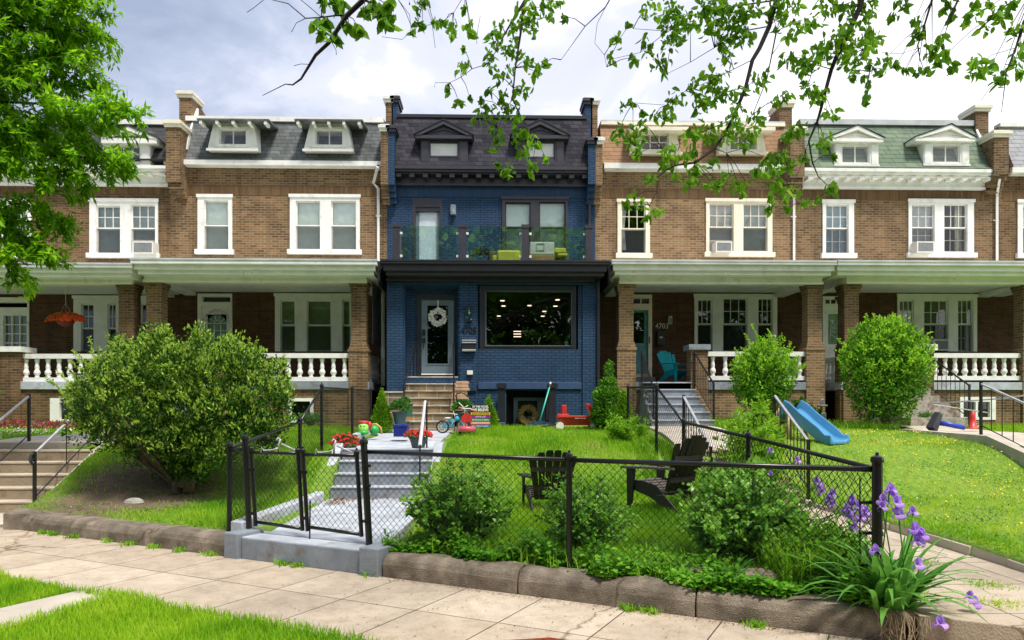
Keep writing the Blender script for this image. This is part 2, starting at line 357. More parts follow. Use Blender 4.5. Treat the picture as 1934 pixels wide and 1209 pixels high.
def shed_dormer(par,top,bot,yt,yb,win,roofpx,D,fm,roofm,mun,rafters=4):
    m=MB(); a,zt=W(top[0],yt,D); b,_=W(top[1],yt,D); c,zb=W(bot[0],yb,D); e,_=W(bot[1],yb,D)
    g=R(*win,D)
    # front face built from a panel and two wedge cheeks
    m.panel(a,b,zb,zt,[g],D-.05,D+.8)
    m.prism_xz([(c,zb),(a,zb),(a,zt)],D-.05,D+.8); m.prism_xz([(b,zb),(e,zb),(b,zt)],D-.05,D+.8)
    d=m.build('dormer',fm,par)
    m=MB(); m.panel(g[0]-.09,g[1]+.09,g[2]-.07,g[3]+.07,[g],D-.075,D-.05); m.box(c-.02,e+.02,D-.1,D-.05,zb-.03,zb+.03); m.build('casing',fm,d)
    r=MB(); x0,zz=W(roofpx[0],roofpx[2],D-.35); x1,_=W(roofpx[1],roofpx[2],D-.35); zb2=Z(roofpx[3],D-.35,roofpx[0])
    r.prism_yz([(D-.38,zb2),(D-.38,zz),(D+.8,zz+.12),(D+.8,zb2+.1)],x0,x1); r.build('dormer_roof',roofm,d)
    if rafters:
        for i in range(rafters+1):
            xx=x0+.06+(x1-x0-.2)*i/rafters; MB().box(xx,xx+.08,D-.36,D-.05,zb2-.09,zb2-.005).build('bracket',fm,d)
    s=MB(); t=.03; gx0,gx1,z0,z1=g
    s.panel(gx0,gx1,z0,z1,[(gx0+t,gx1-t,z0+t,z1-t)],D,D+.05)
    for i in range(1,mun[0]): xx=gx0+(gx1-gx0)*i/mun[0]; s.box(xx-.014,xx+.014,D+.005,D+.04,z0+t,z1-t)
    for i in range(1,mun[1]): zz=z0+(z1-z0)*i/mun[1]; s.box(gx0+t,gx1-t,D+.01,D+.035,zz-.012,zz+.012)
    s.build('sash',M['white'],d)
    q=MB(); q.quad((gx0,D+.03,z0),(gx1,D+.03,z0),(gx1,D+.03,z1),(gx0,D+.03,z1)); q.build('pane',M['glass'],d)
def parapet(par,xc,half,lowtop_py,uptop_py,mat,capm,side=0,right=None,low_y0=21.1,foot=(345,370)):
    """party-wall pier at px column xc with stepped caps. xa..xb world"""
    xa,xb=half; D=21.2
    zl=Z(lowtop_py,D,xc); zu=Z(uptop_py,22.3,xc)
    m=MB(); zf1=Z(foot[0],D,xc); zf2=Z(foot[1],D,xc)
    m.box(xa,xb,low_y0,21.62,zf1,zl)
    for k in range(3): 
        z1=zf1-(zf1-zf2)*k/3; z0=zf1-(zf1-zf2)*(k+1)/3; m.box(xa,xb,low_y0+.12*(k+1),21.62,z0,z1)
    m.box(xa+.02 if side>=0 else xa,xb-.02,21.95,22.7,zl-.6,zu)
    m.prism_yz([(21.62,zf1),(21.62,zl),(22.0,zl+.02),(22.7,zu),(25,zu-.6),(32,zu-.8),(32,zf1)],xa+.03,xb-.03)
    p=m.build('party_wall',mat,par)
    for (y0,y1,z) in ((low_y0,21.8,zl),(21.95,22.7,zu)):
        c=MB(); c.box(xa-.03,xb+.03,y0-.05,y1,z,z+.09); c.box(xa-.06,xb+.06,y0-.09,y1,z+.09,z+.17); c.box(xa-.02,xb+.02,y0-.02,y1,z+.17,z+.21)
        c.build('coping',capm,p)
def column(par,l,r,D,zbot,ztop,zmid,mat):
    x0=X(l,D); x1=X(r,D); c=(x0+x1)/2; w=.19; h=.245; y=D+.2
    m=MB(); m.box(c-h,c+h,y-h,y+h,zbot,zmid)
    m.box(c-h-.02,c+h+.02,y-h-.02,y+h+.02,zmid-.09,zmid-.02)
    m.box(c-.23,c+.23,y-.23,y+.23,zmid,zmid+.07); m.box(c-.21,c+.21,y-.21,y+.21,zmid+.07,zmid+.14)
    m.box(c-w,c+w,y-w,y+w,zmid+.14,ztop-.25)
    for k,(d) in enumerate((.205,.225,.245)): m.box(c-d,c+d,y-d,y+d,ztop-.25+k*.083,ztop-.25+(k+1)*.083)
    return m.build('porch_column',mat,par)
BPROF=[(.055,0),(.055,.03),(.04,.05),(.075,.10),(.08,.15),(.06,.20),(.045,.23),(.058,.27),(.05,.34),(.042,.42),(.055,.45),(.06,.50),(.06,.53)]
def balustrade(par,x0,x1,y,zb,zt,n,mat,alongy=None):
    m=MB()
    if alongy is None:
        m.box(x0,x1,y-.09,y+.09,zt-.12,zt); m.box(x0,x1,y-.08,y+.08,zb,zb+.11)
    else: m.box(x0-.09,x0+.09,y,alongy,zt-.12,zt); m.box(x0-.08,x0+.08,y,alongy,zb,zb+.11)
    o=m.build('balustrade',mat,par)
    H=(zt-.12)-(zb+.11); first=None
    for i in range(n):
        t=(i+.5)/n
        cx,cy=(x0+(x1-x0)*t,y) if alongy is None else (x0,y+(alongy-y)*t)
        b=MB(); b.lathe(0,0,[(r,z/.53*H) for r,z in BPROF],10)
        if first is None:
            b=MB(); b.lathe(cx,cy,[(r,zb+.11+z/.53*H) for r,z in BPROF],10); first=b.build('baluster',mat,o,smooth=True); f0=(cx,cy)
        else:
            c=first.copy(); COL.objects.link(c); c.parent=o; c.location=(cx-f0[0],cy-f0[1],0)
def railing(name,label,a,b,h,n,par=None,group=None,topm=None,cap=None,scroll=False):
    """sloping iron railing from a to b (ground points)"""
    A=np.array(a,float); B=np.array(b,float); m=MB(); m.path([A+[0,0,h],B+[0,0,h]],.022,6)
    if par is None:
        t=thing(name,label,'railing',((a[0]+b[0])/2,(a[1]+b[1])/2,min(a[2],b[2])),group); m.build('top_rail',topm or M['iron'],t)
    else: t=m.build('iron_railing',M['iron'],par)
    for q in (a,b):
        m=MB(); m.box(q[0]-.02,q[0]+.02,q[1]-.02,q[1]+.02,q[2]-.05,q[2]+h+.03); m.build('post',M['iron'],t)
    m=MB(); m.path([A+[0,0,.12],B+[0,0,.12]],.01,4)
    for i in range(1,n):
        p=A+(B-A)*i/n; m.path([p+[0,0,.12],p+[0,0,h]],.008,4)
    m.build('baluster',M['iron'],t)
    return t
def ac(label,px0,py0,px1,py1,D,depth=.38,dark=False):
    x0,x1,z0,z1=R(px0,py0,px1,py1,D-depth)
    t=thing('air_conditioner',label,'air conditioner',((x0+x1)/2,D,z0),'window air conditioners')
    m=MB(); m.panel(x0,x1,z0,z1,[(x0+.035,x1-.035,z0+.035,z1-.035)],D-depth,D+.02); m.build('casing',M['acw'],t)
    m=MB(); m.box(x0+.035,x1-.035,D-depth+.015,D,z0+.035,z1-.035)
    n=9
    for i in range(n): zz=z0+.05+(z1-z0-.1)*i/n; m.box(x0+.04,x1-.04,D-depth+.004,D-depth+.014,zz,zz+(z1-z0)/n*.5)
    m.build('grille',M['acg'],t); return t
def porch_roof(par,pa,pb,fa,fb,mat,tops=(492,502,512),fr=(515,533),dentil=False,side=None,sidemat=None,D=18.6):
    m=MB(); pm=(pa+pb)/2
    z=[Z(p,D,pm) for p in tops]; x0,x1=X(pa,D),X(pb,D)
    m.box(x0,x1,D-.05,FD,z[1],z[0]); m.box(x0+.05,x1-.05,D+.03,FD,z[2]+.02,z[1]); m.box(x0+.10,x1-.10,D+.12,FD,z[2]-.08,z[2]+.02)
    m.prism_yz([(D+.1,z[0]),(FD,z[0]+.28),(FD,z[0])],x0,x1)
    r=m.build('porch_roof',mat,par)
    c=MB(); c.box(x0-.01,x1+.01,D-.07,D+.06,z[0]-.03,z[0]+.015); c.box(x0+.005,x1-.005,D-.062,D-.05,z[1]-.0,z[1]+.03); c.build('gutter',M['metalroof'] if mat is not M['char'] else M['black'],r)
    f0,f1=X(fa,19.05),X(fb,19.05); zf1=Z(fr[0],19.05,pm); zf0=Z(fr[1],19.05,pm)
    f=MB(); f.box(f0,f1,19.05,19.4,zf0,z[2]-.08); f.box(f0-.02,f1+.02,19.02,19.05,zf0-.01,zf0+.05); f.box(f0-.02,f1+.02,19.0,19.05,zf1-.02,zf1+.04)
    f.box(f0,f0+.3,19.4,FD,zf0+.03,z[2]-.08); f.box(f1-.3,f1,19.4,FD,zf0+.03,z[2]-.08)
    f.build('entablature',mat,r)
    if dentil:
        f=MB(); n=46
        for i in range(n): xx=f0+(f1-f0)*(i+.25)/n; f.box(xx,xx+(f1-f0)/n*.55,18.985,19.05,zf1-.13,zf1-.03)
        f.build('dentil_band',mat,r)
    if side:
        s=MB(); 
        for sd in side:
            xx=x1 if sd>0 else x0
            s.prism_xz([(xx,z[0]+.0),(xx+sd*.13,z[0]-.02),(xx+sd*.15,z[0]-.13),(xx+sd*.06,z[1]-.12),(xx+sd*.05,z[2]-.2),(xx,z[2]-.3)],D+.1,FD)
        s.build('side_cornice',sidemat,r)
    return r
def door_open(par,px,D,fm,label=None):
    pass
def house(name,label,L_,R_,brickm,soldm,soldier_py=(353,373)):
    xl=X(L_,FD); xr=X(R_,FD)
    t=thing(name,label,'house',((xl+xr)/2,FD,1.1),'attached row houses')
    return t,xl,xr
def body(t,xl,xr,holes,mat,zt=8.85,zb=1.0,soldm=None,sy=(355,373),lowmat=None):
    m=MB(); up=[h for h in holes if h[2]>5.2]; lo=[h for h in holes if h[2]<=5.2]
    m.panel(xl,xr,5.2,zt,up,FD,FD+.16)
    m.build('upper_wall',mat,t); MB().box(xl+.01,xr-.01,31,31.1,zb,zt+1.2).build('rear_wall',mat,t)
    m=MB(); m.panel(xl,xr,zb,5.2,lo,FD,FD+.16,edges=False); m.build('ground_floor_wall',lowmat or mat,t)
    op=any(h[1]-h[0]>3 for h in holes)
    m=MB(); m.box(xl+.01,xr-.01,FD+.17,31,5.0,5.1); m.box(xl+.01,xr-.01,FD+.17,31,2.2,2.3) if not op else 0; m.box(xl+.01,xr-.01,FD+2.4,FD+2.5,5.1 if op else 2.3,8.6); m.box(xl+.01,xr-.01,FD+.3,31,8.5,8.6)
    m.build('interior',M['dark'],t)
    if soldm:
        z1=Z(sy[0],FD,(0+967)); z0=Z(sy[1],FD)
        m=MB(); m.box(xl+.2,xr-.2,FD-.012,FD-.001,z0,z1); m.build('brick_band',soldm,t)
def cornice(t,x0,x1,py,mat,D0=21.16,dent=True,n=15,pxm=967,ends=True):
    """py=(crown top, crown bottom, dentil bottom, frieze bottom)"""
    z=[Z(p,D0,pxm) for p in py[:2]]+[Z(py[2],21.28,pxm),Z(py[3],21.5,pxm)]
    m=MB(); h=z[0]-z[1]
    m.box(x0,x1,D0,FD+.1,z[1]+h*.55,z[0]); m.box(x0+.02,x1-.02,D0+.05,FD,z[1]+h*.2,z[1]+h*.55); m.box(x0+.05,x1-.05,D0+.12,FD,z[1],z[1]+h*.2)
    c=m.build('cornice',mat,t)
    m=MB(); m.box(x0+.12,x1-.12,21.5,FD,z[3],z[1]); m.box(x0+.12,x1-.12,21.46,21.5,z[3],z[3]+.06); m.build('frieze',mat,c)
    if dent:
        for i in range(n):
            xx=x0+.25+(x1-x0-.5)*i/(n-1); MB().box(xx-.07,xx+.07,21.24,21.499,z[2],z[1]-.001).build('modillion',mat,c)
def fencebox(*a): pass
def downspout(t,px,pys,D,mat,topx=None):
    x,z0=W(px,pys[0],D-.2); x2,z1=W(px,pys[0]+25,D-.07); _,z2=W(px,pys[1],D-.07)
    m=MB(); m.box(x-.04,x+.04,D-.26,D-.17,z0-.1,z0+.02)
    m.path([(x,D-.38,z0-.08),(X(topx or px,D),D-.07,z0-.45),(X(px,D),D-.07,z0-.6),(X(px,D),D-.07,z2)],.045,4); m.box(X(px,D)-.08,X(px,D)+.08,D-.03,D-.01,(z0+z2)/2-.02,(z0+z2)/2+.02)
    m.build('downspout',mat,t)
def base_wall(t,pl,pr,holes,mat,zb=.95,zt=None,D=PD):
    m=MB(); m.panel(X(pl,D),X(pr,D),zb,zt,holes,D+.02,D+.2); return m.build('porch_wall',mat,t)
def porch_floor(t,pl,pr,stl=None,bandm=None,D=PD,zt=2.24):
    m=MB(); m.box(X(pl,D),X(pr,D),D-.03,FD-.002,zt-.2,zt); m.build('porch_floor',bandm or M['greypaint'],t,bevel=.005)
def bwin(t,outer,glasses,fm,holes,D=PD+.02):
    o=R(*outer,D); holes.append(o); m=MB(); gs=[R(*g,D) for g in glasses]; m.panel(*o,gs,D-.02,D+.08)
    w=m.build('basement_window',fm,t); q=MB()
    for g in gs: q.quad((g[0],D+.05,g[2]),(g[1],D+.05,g[2]),(g[1],D+.05,g[3]),(g[0],D+.05,g[3]))
    q.build('pane',M['glass'],w); q=MB(); q.box(o[0],o[1],D+.4,D+.41,o[2],o[3]); q.build('backing',M['dark'],w)
def steps(t,x0,x1,ytop,ybot,ztop,zbot,n,mat,name='porch_steps',nose=None,flare=0):
    m=MB(); ns=MB()
    for i in range(n):   # i=0 top riser
        za=ztop-(ztop-zbot)*i/n; y0=ytop-(ytop-ybot)*i/(n-1) if n>1 else ytop
        f=flare*i/(n-1) if n>1 else 0
        m.box(x0-f,x1+f,y0,ytop+.02+(.4 if i==0 else 0)-.001*i,zbot-.3,za-(.03 if nose else 0)+.0005*i)
        if nose: ns.box(x0-f-.01,x1+f+.01,y0-.03,y0+ (ytop-ybot)/(n-1)+.05,za-.03,za)
    o=m.build(name,mat,t)
    if nose: ns.build('tread',nose,o)
    return o
WD=M['blind']
# ---------- house 1 (far left, white pedimented dormers) ----------
t,xl,xr=house('brown_row_house','brown brick house at far left with white pedimented dormer, half hidden by the green tree',-330,322,None,None); H1=t
hs=[]
window(t,(170,377,299,487),[(182,389,228,479),(248,387,294,479)],FD,M['white'],{'t':(3,2)},[M['shade'],M['shade']],cuts={1:Z(455,FD,270)},holes=hs,mid=432)
window(t,(5,377,60,487),[(16,389,50,479)],FD,M['white'],{'t':(3,2)},M['shade'],holes=hs,mid=432)
window(t,(140,560,225,664),[(154,574,178,664),(204,574,228-8,664)],FD,M['white2'],{'t':(2,2)},None,sill=False,holes=hs,mid=621)
window(t,(254,560,300,642),[(266,574,292,637)],FD,M['white2'],{},None,sill=False,holes=hs,mid=611)
hs.append(R(0-30,562,56,716,FD))
body(t,xl,xr,hs,M['brick1'],soldm=M['soldier'],lowmat=M['brick_shade'])
o=R(-30,562,56,716,FD); m=MB(); g=R(-20,572,53,581,FD); g2=R(8,596,52,716-8,FD); m.panel(*o,[g,g2],FD-.04,FD+.1); d=m.build('front_door',M['white2'],t)
m=MB(); x0,x1,z0,z1=R(8,596,52,665,FD)
for i in range(4): xx=x0+(x1-x0)*i/3; m.box(xx-.015,xx+.015,FD,FD+.05,z0,z1)
for i in range(5): zz=z0+(z1-z0)*i/4; m.box(x0,x1,FD+.004,FD+.045,zz-.015,zz+.015)
m.box(x0,x1,FD+.003,FD+.048,g2[2],z0); m.build('muntin',M['white2'],d)
m=MB(); m.quad((x0,FD+.06,z0),(x1,FD+.06,z0),(x1,FD+.06,z1),(x0,FD+.06,z1)); m.build('pane',M['glass'],d)
m=MB(); m.box(x0,x1,FD+.12,FD+.13,z0,z1); m.build('blind',M['greenblind'],d)
mansard(t,xl,xr,[(21.2,8.62),(21.35,8.66),(22.15,Z(236,22.15,200)),(22.3,Z(228,22.3,200)),(31,10)],M['shingle_d'])
m=MB(); m.box(xl,xr-.25,22.05,22.35,Z(235,22.1,200),Z(226,22.1,200)); m.build('roof_edge',M['white'],t)
cornice(t,xl,X(316,21),(318,330,336,357),M['white'],n=24)
for b,w_,pd,ap in (((195,262,285,314),(217,276,266,306),(192,262,297,271),(243,240)),((15,262,105,314),(37,276,86,306),(12,262,117,271),(63,240))):
    ped_dormer(t,b,w_,pd,ap,21.35,M['white'],M['shingle_d'],(3,2))
porch_roof(t,-330,250,-330,248,M['white2'],tops=(497,505,515),fr=(520,535))
column(t,218,258,PD,1.0,Z(536,PD,240),Z(655,PD,240),M['brick1'])
hb=[]; bwin(t,(95,752,142,796),[(113,760,142,792)],M['white'],hb)
base_wall(t,0,260,hb,M['brick1'],zt=2.05); porch_floor(t,-330,262,bandm=M['lgrey'])
balustrade(t,X(32,PD),X(220,PD),PD+.15,Z(721,PD,100),Z(668,PD,100),9,M['white'])
m=MB(); n0=X(0,PD); n1=X(40,PD); m.box(n0-.3,n1,PD-.05,PD+.45,.9,Z(665,PD,20)); k=m.build('newel_pier',M['brick1'],t); m=MB(); m.box(n0-.36,n1+.08,PD-.12,PD+.52,Z(665,PD,20),Z(655,PD,20)); m.build('pier_cap',M['white'],k)
# ---------- house 2 (left of blue) ----------
t,xl,xr=house('brown_row_house','brown brick house with grey shingle roof and flat topped dormers left of the blue house',322,731,None,None); H2=t
hs=[]
window(t,(374,369,439,480),[(386,379,432,473)],FD,M['white'],{},M['blind'],holes=hs,mid=427)
window(t,(548,369,680,480),[(559,380,605,473),(626,380,673,473)],FD,M['white'],{},M['blind'],holes=hs,mid=427)
window(t,(520,556,664,664),[(530,567,558,664),(580,567,626,664),(647,567,662,664)],FD,M['white2'],{},M['greenblind'],sill=False,holes=hs,mid=615)
hs.append(R(374,555,439,718,FD))
body(t,xl,xr,hs,M['brick'],soldm=M['soldier'],lowmat=M['brick_shade'])
o=R(374,555,439,718,FD); g=R(383,561,436,571,FD); m=MB(); m.panel(*o,[g,R(381,578,434,716,FD)],FD-.04,FD+.1); d=m.build('front_door',M['white2'],t)
x0,x1,z0,z1=R(381,578,434,716,FD); gx0,gx1,gz0,gz1=R(392,594,428,652,FD); m=MB(); m.panel(x0,x1,z0,z1,[(gx0,gx1,gz0,gz1)],FD,FD+.05)
for i in range(1,3): xx=gx0+(gx1-gx0)*i/3; m.box(xx-.01,xx+.01,FD+.01,FD+.04,gz0,gz1-.3)
for i in range(1,4): zz=gz0+(gz1-gz0)*i/4.2; m.box(gx0,gx1,FD+.013,FD+.037,zz-.01,zz+.01)
cx=(gx0+gx1)/2; rr=(gx1-gx0)/2; zc=gz1-rr
arc=[(cx+rr*cos(a),zc+rr*sin(a)) for a in [pi*i/12 for i in range(13)]]
for sg in (0,1):
    pts=arc[:7] if sg==0 else arc[6:]
    cnr=(gx1,gz1) if sg==0 else (gx0,gz1)
    for i in range(len(pts)-1): m.add([(cnr[0],FD+.005,cnr[1]),(pts[i+1][0],FD+.005,pts[i+1][1]),(pts[i][0],FD+.005,pts[i][1])],[(0,1,2),(2,1,0)])
for a in (pi*.2,pi*.4,pi*.6,pi*.8): m.path([(cx+rr*.35*cos(a),FD+.02,zc+rr*.35*sin(a)),(cx+rr*cos(a),FD+.02,zc+rr*sin(a))],.01,4)
m.path([(cx+rr*.35*cos(pi*i/10),FD+.02,zc+rr*.35*sin(pi*i/10)) for i in range(11)],.01,4)
m.build('storm_door',M['white'],d)
m=MB(); m.quad((gx0,FD+.045,gz0),(gx1,FD+.045,gz0),(gx1,FD+.045,gz1),(gx0,FD+.045,gz1)); m.quad((g[0],FD+.05,g[2]),(g[1],FD+.05,g[2]),(g[1],FD+.05,g[3]),(g[0],FD+.05,g[3])); m.build('pane',M['glass'],d)
m=MB(); m.box(gx0,gx1,FD+.1,FD+.11,gz0,gz1); m.build('shade',pbr('seafoam_shade',(.22,.42,.34),.7),d)
m=MB(); 
for i in range(22):   # scrollwork above the arch
    a=pi*i/21; q=(cx+(rr+.09+.02*sin(i*2.4))*cos(a),FD-.005,zc+(rr+.09+.02*cos(i*2.1))*sin(a)+.03); m.path([(q[0]+.03*cos(b),q[1],q[2]+.03*sin(b)) for b in [j for j in range(6)]],.005,3)
m.box(x1-.05,x1-.03,FD-.04,FD,(z0+z1)/2-.12,(z0+z1)/2+.06); m.build('scrollwork',M['acg'],d)
zE=Z(305,21.4,520)
mansard(t,xl,xr-.1,[(21.4,zE),(21.6,Z(284,21.6,520)),(21.98,Z(229,21.95,520)),(22.1,Z(228,22.1,520)),(31,10)],M['shingle'])
m=MB(); m.box(xl+.3,xr-.15,21.9,22.2,Z(229,21.9,520),Z(220,21.9,520)); m.build('roof_edge',M['white'],t)
m=MB(); m.box(xl-.08,xr-.1,21.34,21.46,Z(312,21.35,520),Z(303,21.35,520)); m.box(xl-.02,xr-.15,21.44,21.6,Z(315,21.45,520),Z(311,21.45,520)); m.build('gutter',M['white'],t)
shed_dormer(t,(405,480),(393,488),231,284,(415,245,466,274),(372,508,224,227),21.3,M['white'],M['shingle'],(2,1))
shed_dormer(t,(587,656),(574,667),233,285,(596,246,648,275),(556,685,225,228),21.3,M['white'],M['shingle'],(2,1))
downspout(t,715,(314,497),FD,M['white'],topx=706)
parapet(t,330,(X(316,21.2),X(343,21.2)),243,194,M['brick'],M['cream'])
m=MB(); a=X(318,21.5); m.prism_yz([(21.5,9.0),(21.62,9.4),(22.3,10.5),(22.35,10.5),(22.35,10.35),(21.75,9.0)],X(343,21.3)+.02,X(343,21.3)+.07); m.build('rake_flashing',M['white'],t)
porch_roof(t,248,712,272,692,M['white2'],tops=(490,500,511),fr=(514,533),side=(1,),sidemat=M['black'])
column(t,270,310,PD,1.0,Z(533,PD,290),Z(652,PD,290),M['brick']); column(t,657,697,PD,1.0,Z(532,PD,677),Z(658,PD,677),M['brick'])
hb=[]; bwin(t,(545,752,592,798),[(550,758,586,794)],M['white'],hb)
base_wall(t,268,697,hb,M['brick'],zt=2.05); porch_floor(t,268,697)
m=MB(); m.box(X(412,PD),X(450,PD),PD-.05,PD+.4,.9,Z(664,PD,430)); k=m.build('newel_pier',M['brick'],t); m=MB(); m.box(X(408,PD),X(457,PD),PD-.12,PD+.47,Z(664,PD,430),Z(653,PD,430)); m.build('pier_cap',M['white'],k)
balustrade(t,X(446,PD),X(660,PD),PD+.12,Z(720,PD,550),Z(667,PD,550),10,M['white'])
balustrade(t,X(690,PD)-.05,0,PD+.45,Z(720,PD,690),Z(667,PD,690),8,M['white2'],alongy=FD-.1)
steps(t,X(312,PD),X(408,PD),PD,PD-1.9,2.24,1.15,6,M['greypaint'])
m=MB()
for i in range(46):
    z=Z(648,PD+.4,700)+i*.04; m.box(X(697,PD),X(697,PD)+.012,PD+.5,FD-.35,z,z+.03)
m.build('roller_blind',pbr('grey_slats',(.22,.22,.24),.6),t)
m=MB(); m.box(X(697,PD)-.01,X(697,PD)+.1,FD-.3,FD-.18,2.2,4.9); m.build('side_post',M['white2'],t)
# ---------- blue house ----------
t,xl,xr=house('blue_row_house','navy blue painted brick row house with black trim and glass fronted balcony',731,1124,None,None); HB=t
hs=[]; w_=M['char']
window(t,(948,373,1072,492),[(954,383,1002,489),(1018,382,1068,489)],FD,w_,{},pbr('pale_shade',(.62,.80,.72),.8,.03),holes=hs,mid=430,lowblind=None,sill=False)
hs.append(R(779,375,835,492,FD)); hs.append((X(868,PD)+.15,X(1124,FD)-.1,2.25,4.97))
body(t,xl,xr,hs,M['blue'],soldm=M['blue_s'],sy=(354,373))
d=MB(); o=R(779,375,835,500,FD); dd=R(785,391,831,500,FD); d.panel(*o,[dd],FD-.01,FD+.14); d=d.build('balcony_door',M['char'],t)
g=R(791,399,825,489,FD); m=MB(); m.panel(*dd,[g],FD+.08,FD+.13); m.build('door_leaf',M['greydoor'],d)
m=MB(); m.quad((g[0],FD+.11,g[2]),(g[1],FD+.11,g[2]),(g[1],FD+.11,g[3]),(g[0],FD+.11,g[3])); m.build('pane',M['glass'],d)
m=MB(); m.box(g[0],g[1],FD+.14,FD+.15,g[2],g[3]); m.build('blind',pbr('bright_blind',(.8,.86,.9),.7,.03),d)
m=MB(); m.box(dd[0],dd[1],FD+.02,FD+.08,dd[3]-.12,dd[3]+.06); m.build('head_casing',M['char'],d)
mansard(t,xl+.18,xr-.14,[(21.2,Z(314,21.2,930)),(21.9,Z(224,21.9,930)),(22.1,Z(221,22.1,930)),(31,9.9)],M['shingle_b'])
m=MB(); m.box(xl+.25,xr-.2,21.85,22.2,Z(224,21.9,930),Z(218,21.9,930)); m.build('roof_edge',M['black'],t)
cornice(t,X(734,21),X(1123,21),(314,327,336,352),M['char'],n=15)
for b,w2,pd,ap in (((795,262,884,311),(811,268,866,305),(784,256,892,262),(838,228)),((976,262,1065,311),(993,268,1048,305),(966,256,1074,262),(1020,228))):
    d_=ped_dormer(t,b,w2,pd,ap,21.3,M['char'],M['black'],(1,1)); g_=R(*w2,21.3); MB().box(g_[0],g_[1],21.345,21.35,g_[2],g_[3]).build('blind',M['white'],d_)
downspout(t,1113,(333,490),FD,M['char'])
def wall_lamp(t,px0,py0,px1,py1,D,mat,name='wall_lamp'):
    x0,x1,z0,z1=R(px0,py0,px1,py1,D-.1); m=MB(); m.box(x0,x1,D-.02,D,z0,z1); m.box(x0,x1,D-.14,D-.02,z1-.04,z1); m.box(x0+.01,x1-.01,D-.13,D-.02,z0,z0+.02)
    for a in (x0,x1-.012): m.box(a,a+.012,D-.14,D-.128,z0,z1)
    l=m.build(name,mat,t); m=MB(); m.box(x0+.012,x1-.012,D-.128,D-.12,z0+.02,z1-.04); m.build('lens',M['glassg'],l)
    m=MB(); m.lathe((x0+x1)/2,D-.07,[(.012,z1-.04),(.015,z1-.09),(.03,z1-.15),(.02,z1-.19),(.001,z1-.2)][::-1],8); m.build('bulb',M['white'],l,smooth=True)
wall_lamp(t,851,387,861,405,FD,M['acg']); wall_lamp(t,880,580,892,607,PD,M['black'])
# party walls of blue: outer half brown belongs to neighbours
for pm_,lo,up,half_b in ((733,252,203,(X(734,21.2),X(746,21.2))),(1118,275,207,(X(1110,21.2),X(1124,21.2)))):
    parapet(t,pm_,half_b,lo,up,M['blue'],M['char'],foot=(350,380))
parapet(H2,724,(X(720,21.2),X(734,21.2)-.003),251,203,M['brick'],M['white'],foot=(350,380))
# ground storey (enclosed porch)
bx0=X(731,PD); bx1=X(1131,PD); zt=Z(531,PD,930)
dr=R(765,540,865,713,PD); wn=R(903,537,1092,660,PD); bd=R(956,737,1036,824,PD); holes=[dr,wn,bd]
m=MB(); m.panel(bx0,bx1,.9,5.15,holes,PD,PD+.22); m.box(bx0,bx0+.02,PD+.001,FD,.9,5.1); m.box(bx1-.02,bx1,PD+.001,FD,.9,5.1); fw=m.build('front_wall',M['blue'],t)
m=MB(); # pilasters and frame strips a few cm proud
m.box(X(1092,PD)+.02,X(1105,PD),PD-.0,PD+.001,2,3)
for a_,b_,c_ in ((X(868,PD),X(900,PD),2.0),(X(1100,PD),bx1,.9),(bx0,X(762,PD),.9)): MB().box(a_,b_,PD-.05,PD-.001,c_,4.82).build('pilaster',M['blue'],fw)
MB().box(X(762,PD)+.001,X(1100,PD)-.001,PD-.048,PD-.001,Z(538,PD,930),4.84).build('lintel_band',M['blue'],fw)
m=MB(); m.box(X(903,PD),X(1098,PD),PD-.05,PD-.002,Z(735,PD,1000),Z(722,PD,1000)); m.build('water_table',M['bluetrim'],fw,bevel=.006)
# door recess
rd=PD+.34; m=MB(); m.box(dr[0]-.02,dr[0]+.0,PD+.2,rd,dr[2],dr[3]); m.box(dr[1],dr[1]+.02,PD+.2,rd,dr[2],dr[3]); m.box(dr[0],dr[1],PD+.2,rd,dr[3],dr[3]+.02)
fr=R(787,557,860,712,rd); m.panel(dr[0],dr[1],dr[2],dr[3],[fr],rd,rd+.1); m.build('entry_recess',M['blue'],fw)
m=MB(); lf=R(796,566,857,706,rd); m.panel(*fr,[lf],rd-.03,rd+.1); fd=m.build('front_door',M['black'],t)
g=R(807,577,846,687,rd); m=MB(); m.panel(*lf,[g],rd+.02,rd+.06); m.panel(g[0]-.03,g[1]+.03,g[2]-.03,g[3]+.03,[g],rd+.005,rd+.02); m.build('door_leaf',M['greydoor'],fd)
m=MB(); m.quad((g[0],rd+.04,g[2]),(g[1],rd+.04,g[2]),(g[1],rd+.04,g[3]),(g[0],rd+.04,g[3])); m.build('pane',M['glass'],fd)
a=R(798,623,803,634,rd); b=R(798,639,803,648,rd); m=MB(); m.box(*a[:2],rd-.03,rd+.02,*a[2:]); m.box(*b[:2],rd-.03,rd+.02,*b[2:]); m.path([(b[0]+.03,rd-.03,b[3]-.02),(b[0]+.03,rd-.06,b[2]-.05),(b[0]+.03,rd-.03,b[2]-.15)],.012,6); m.build('handle',M['iron'],fd)
m=MB(); m.box(lf[0],lf[1],rd-.06,rd+.06,lf[2]-.03,lf[2]+.0); m.build('threshold',M['white'],fd)
m=MB(); a=R(777,625,783,636,PD+.4); m.box(dr[0],dr[0]+.02,PD+.35,PD+.42,a[2],a[3]); m.build('doorbell',M['iron'],fw)
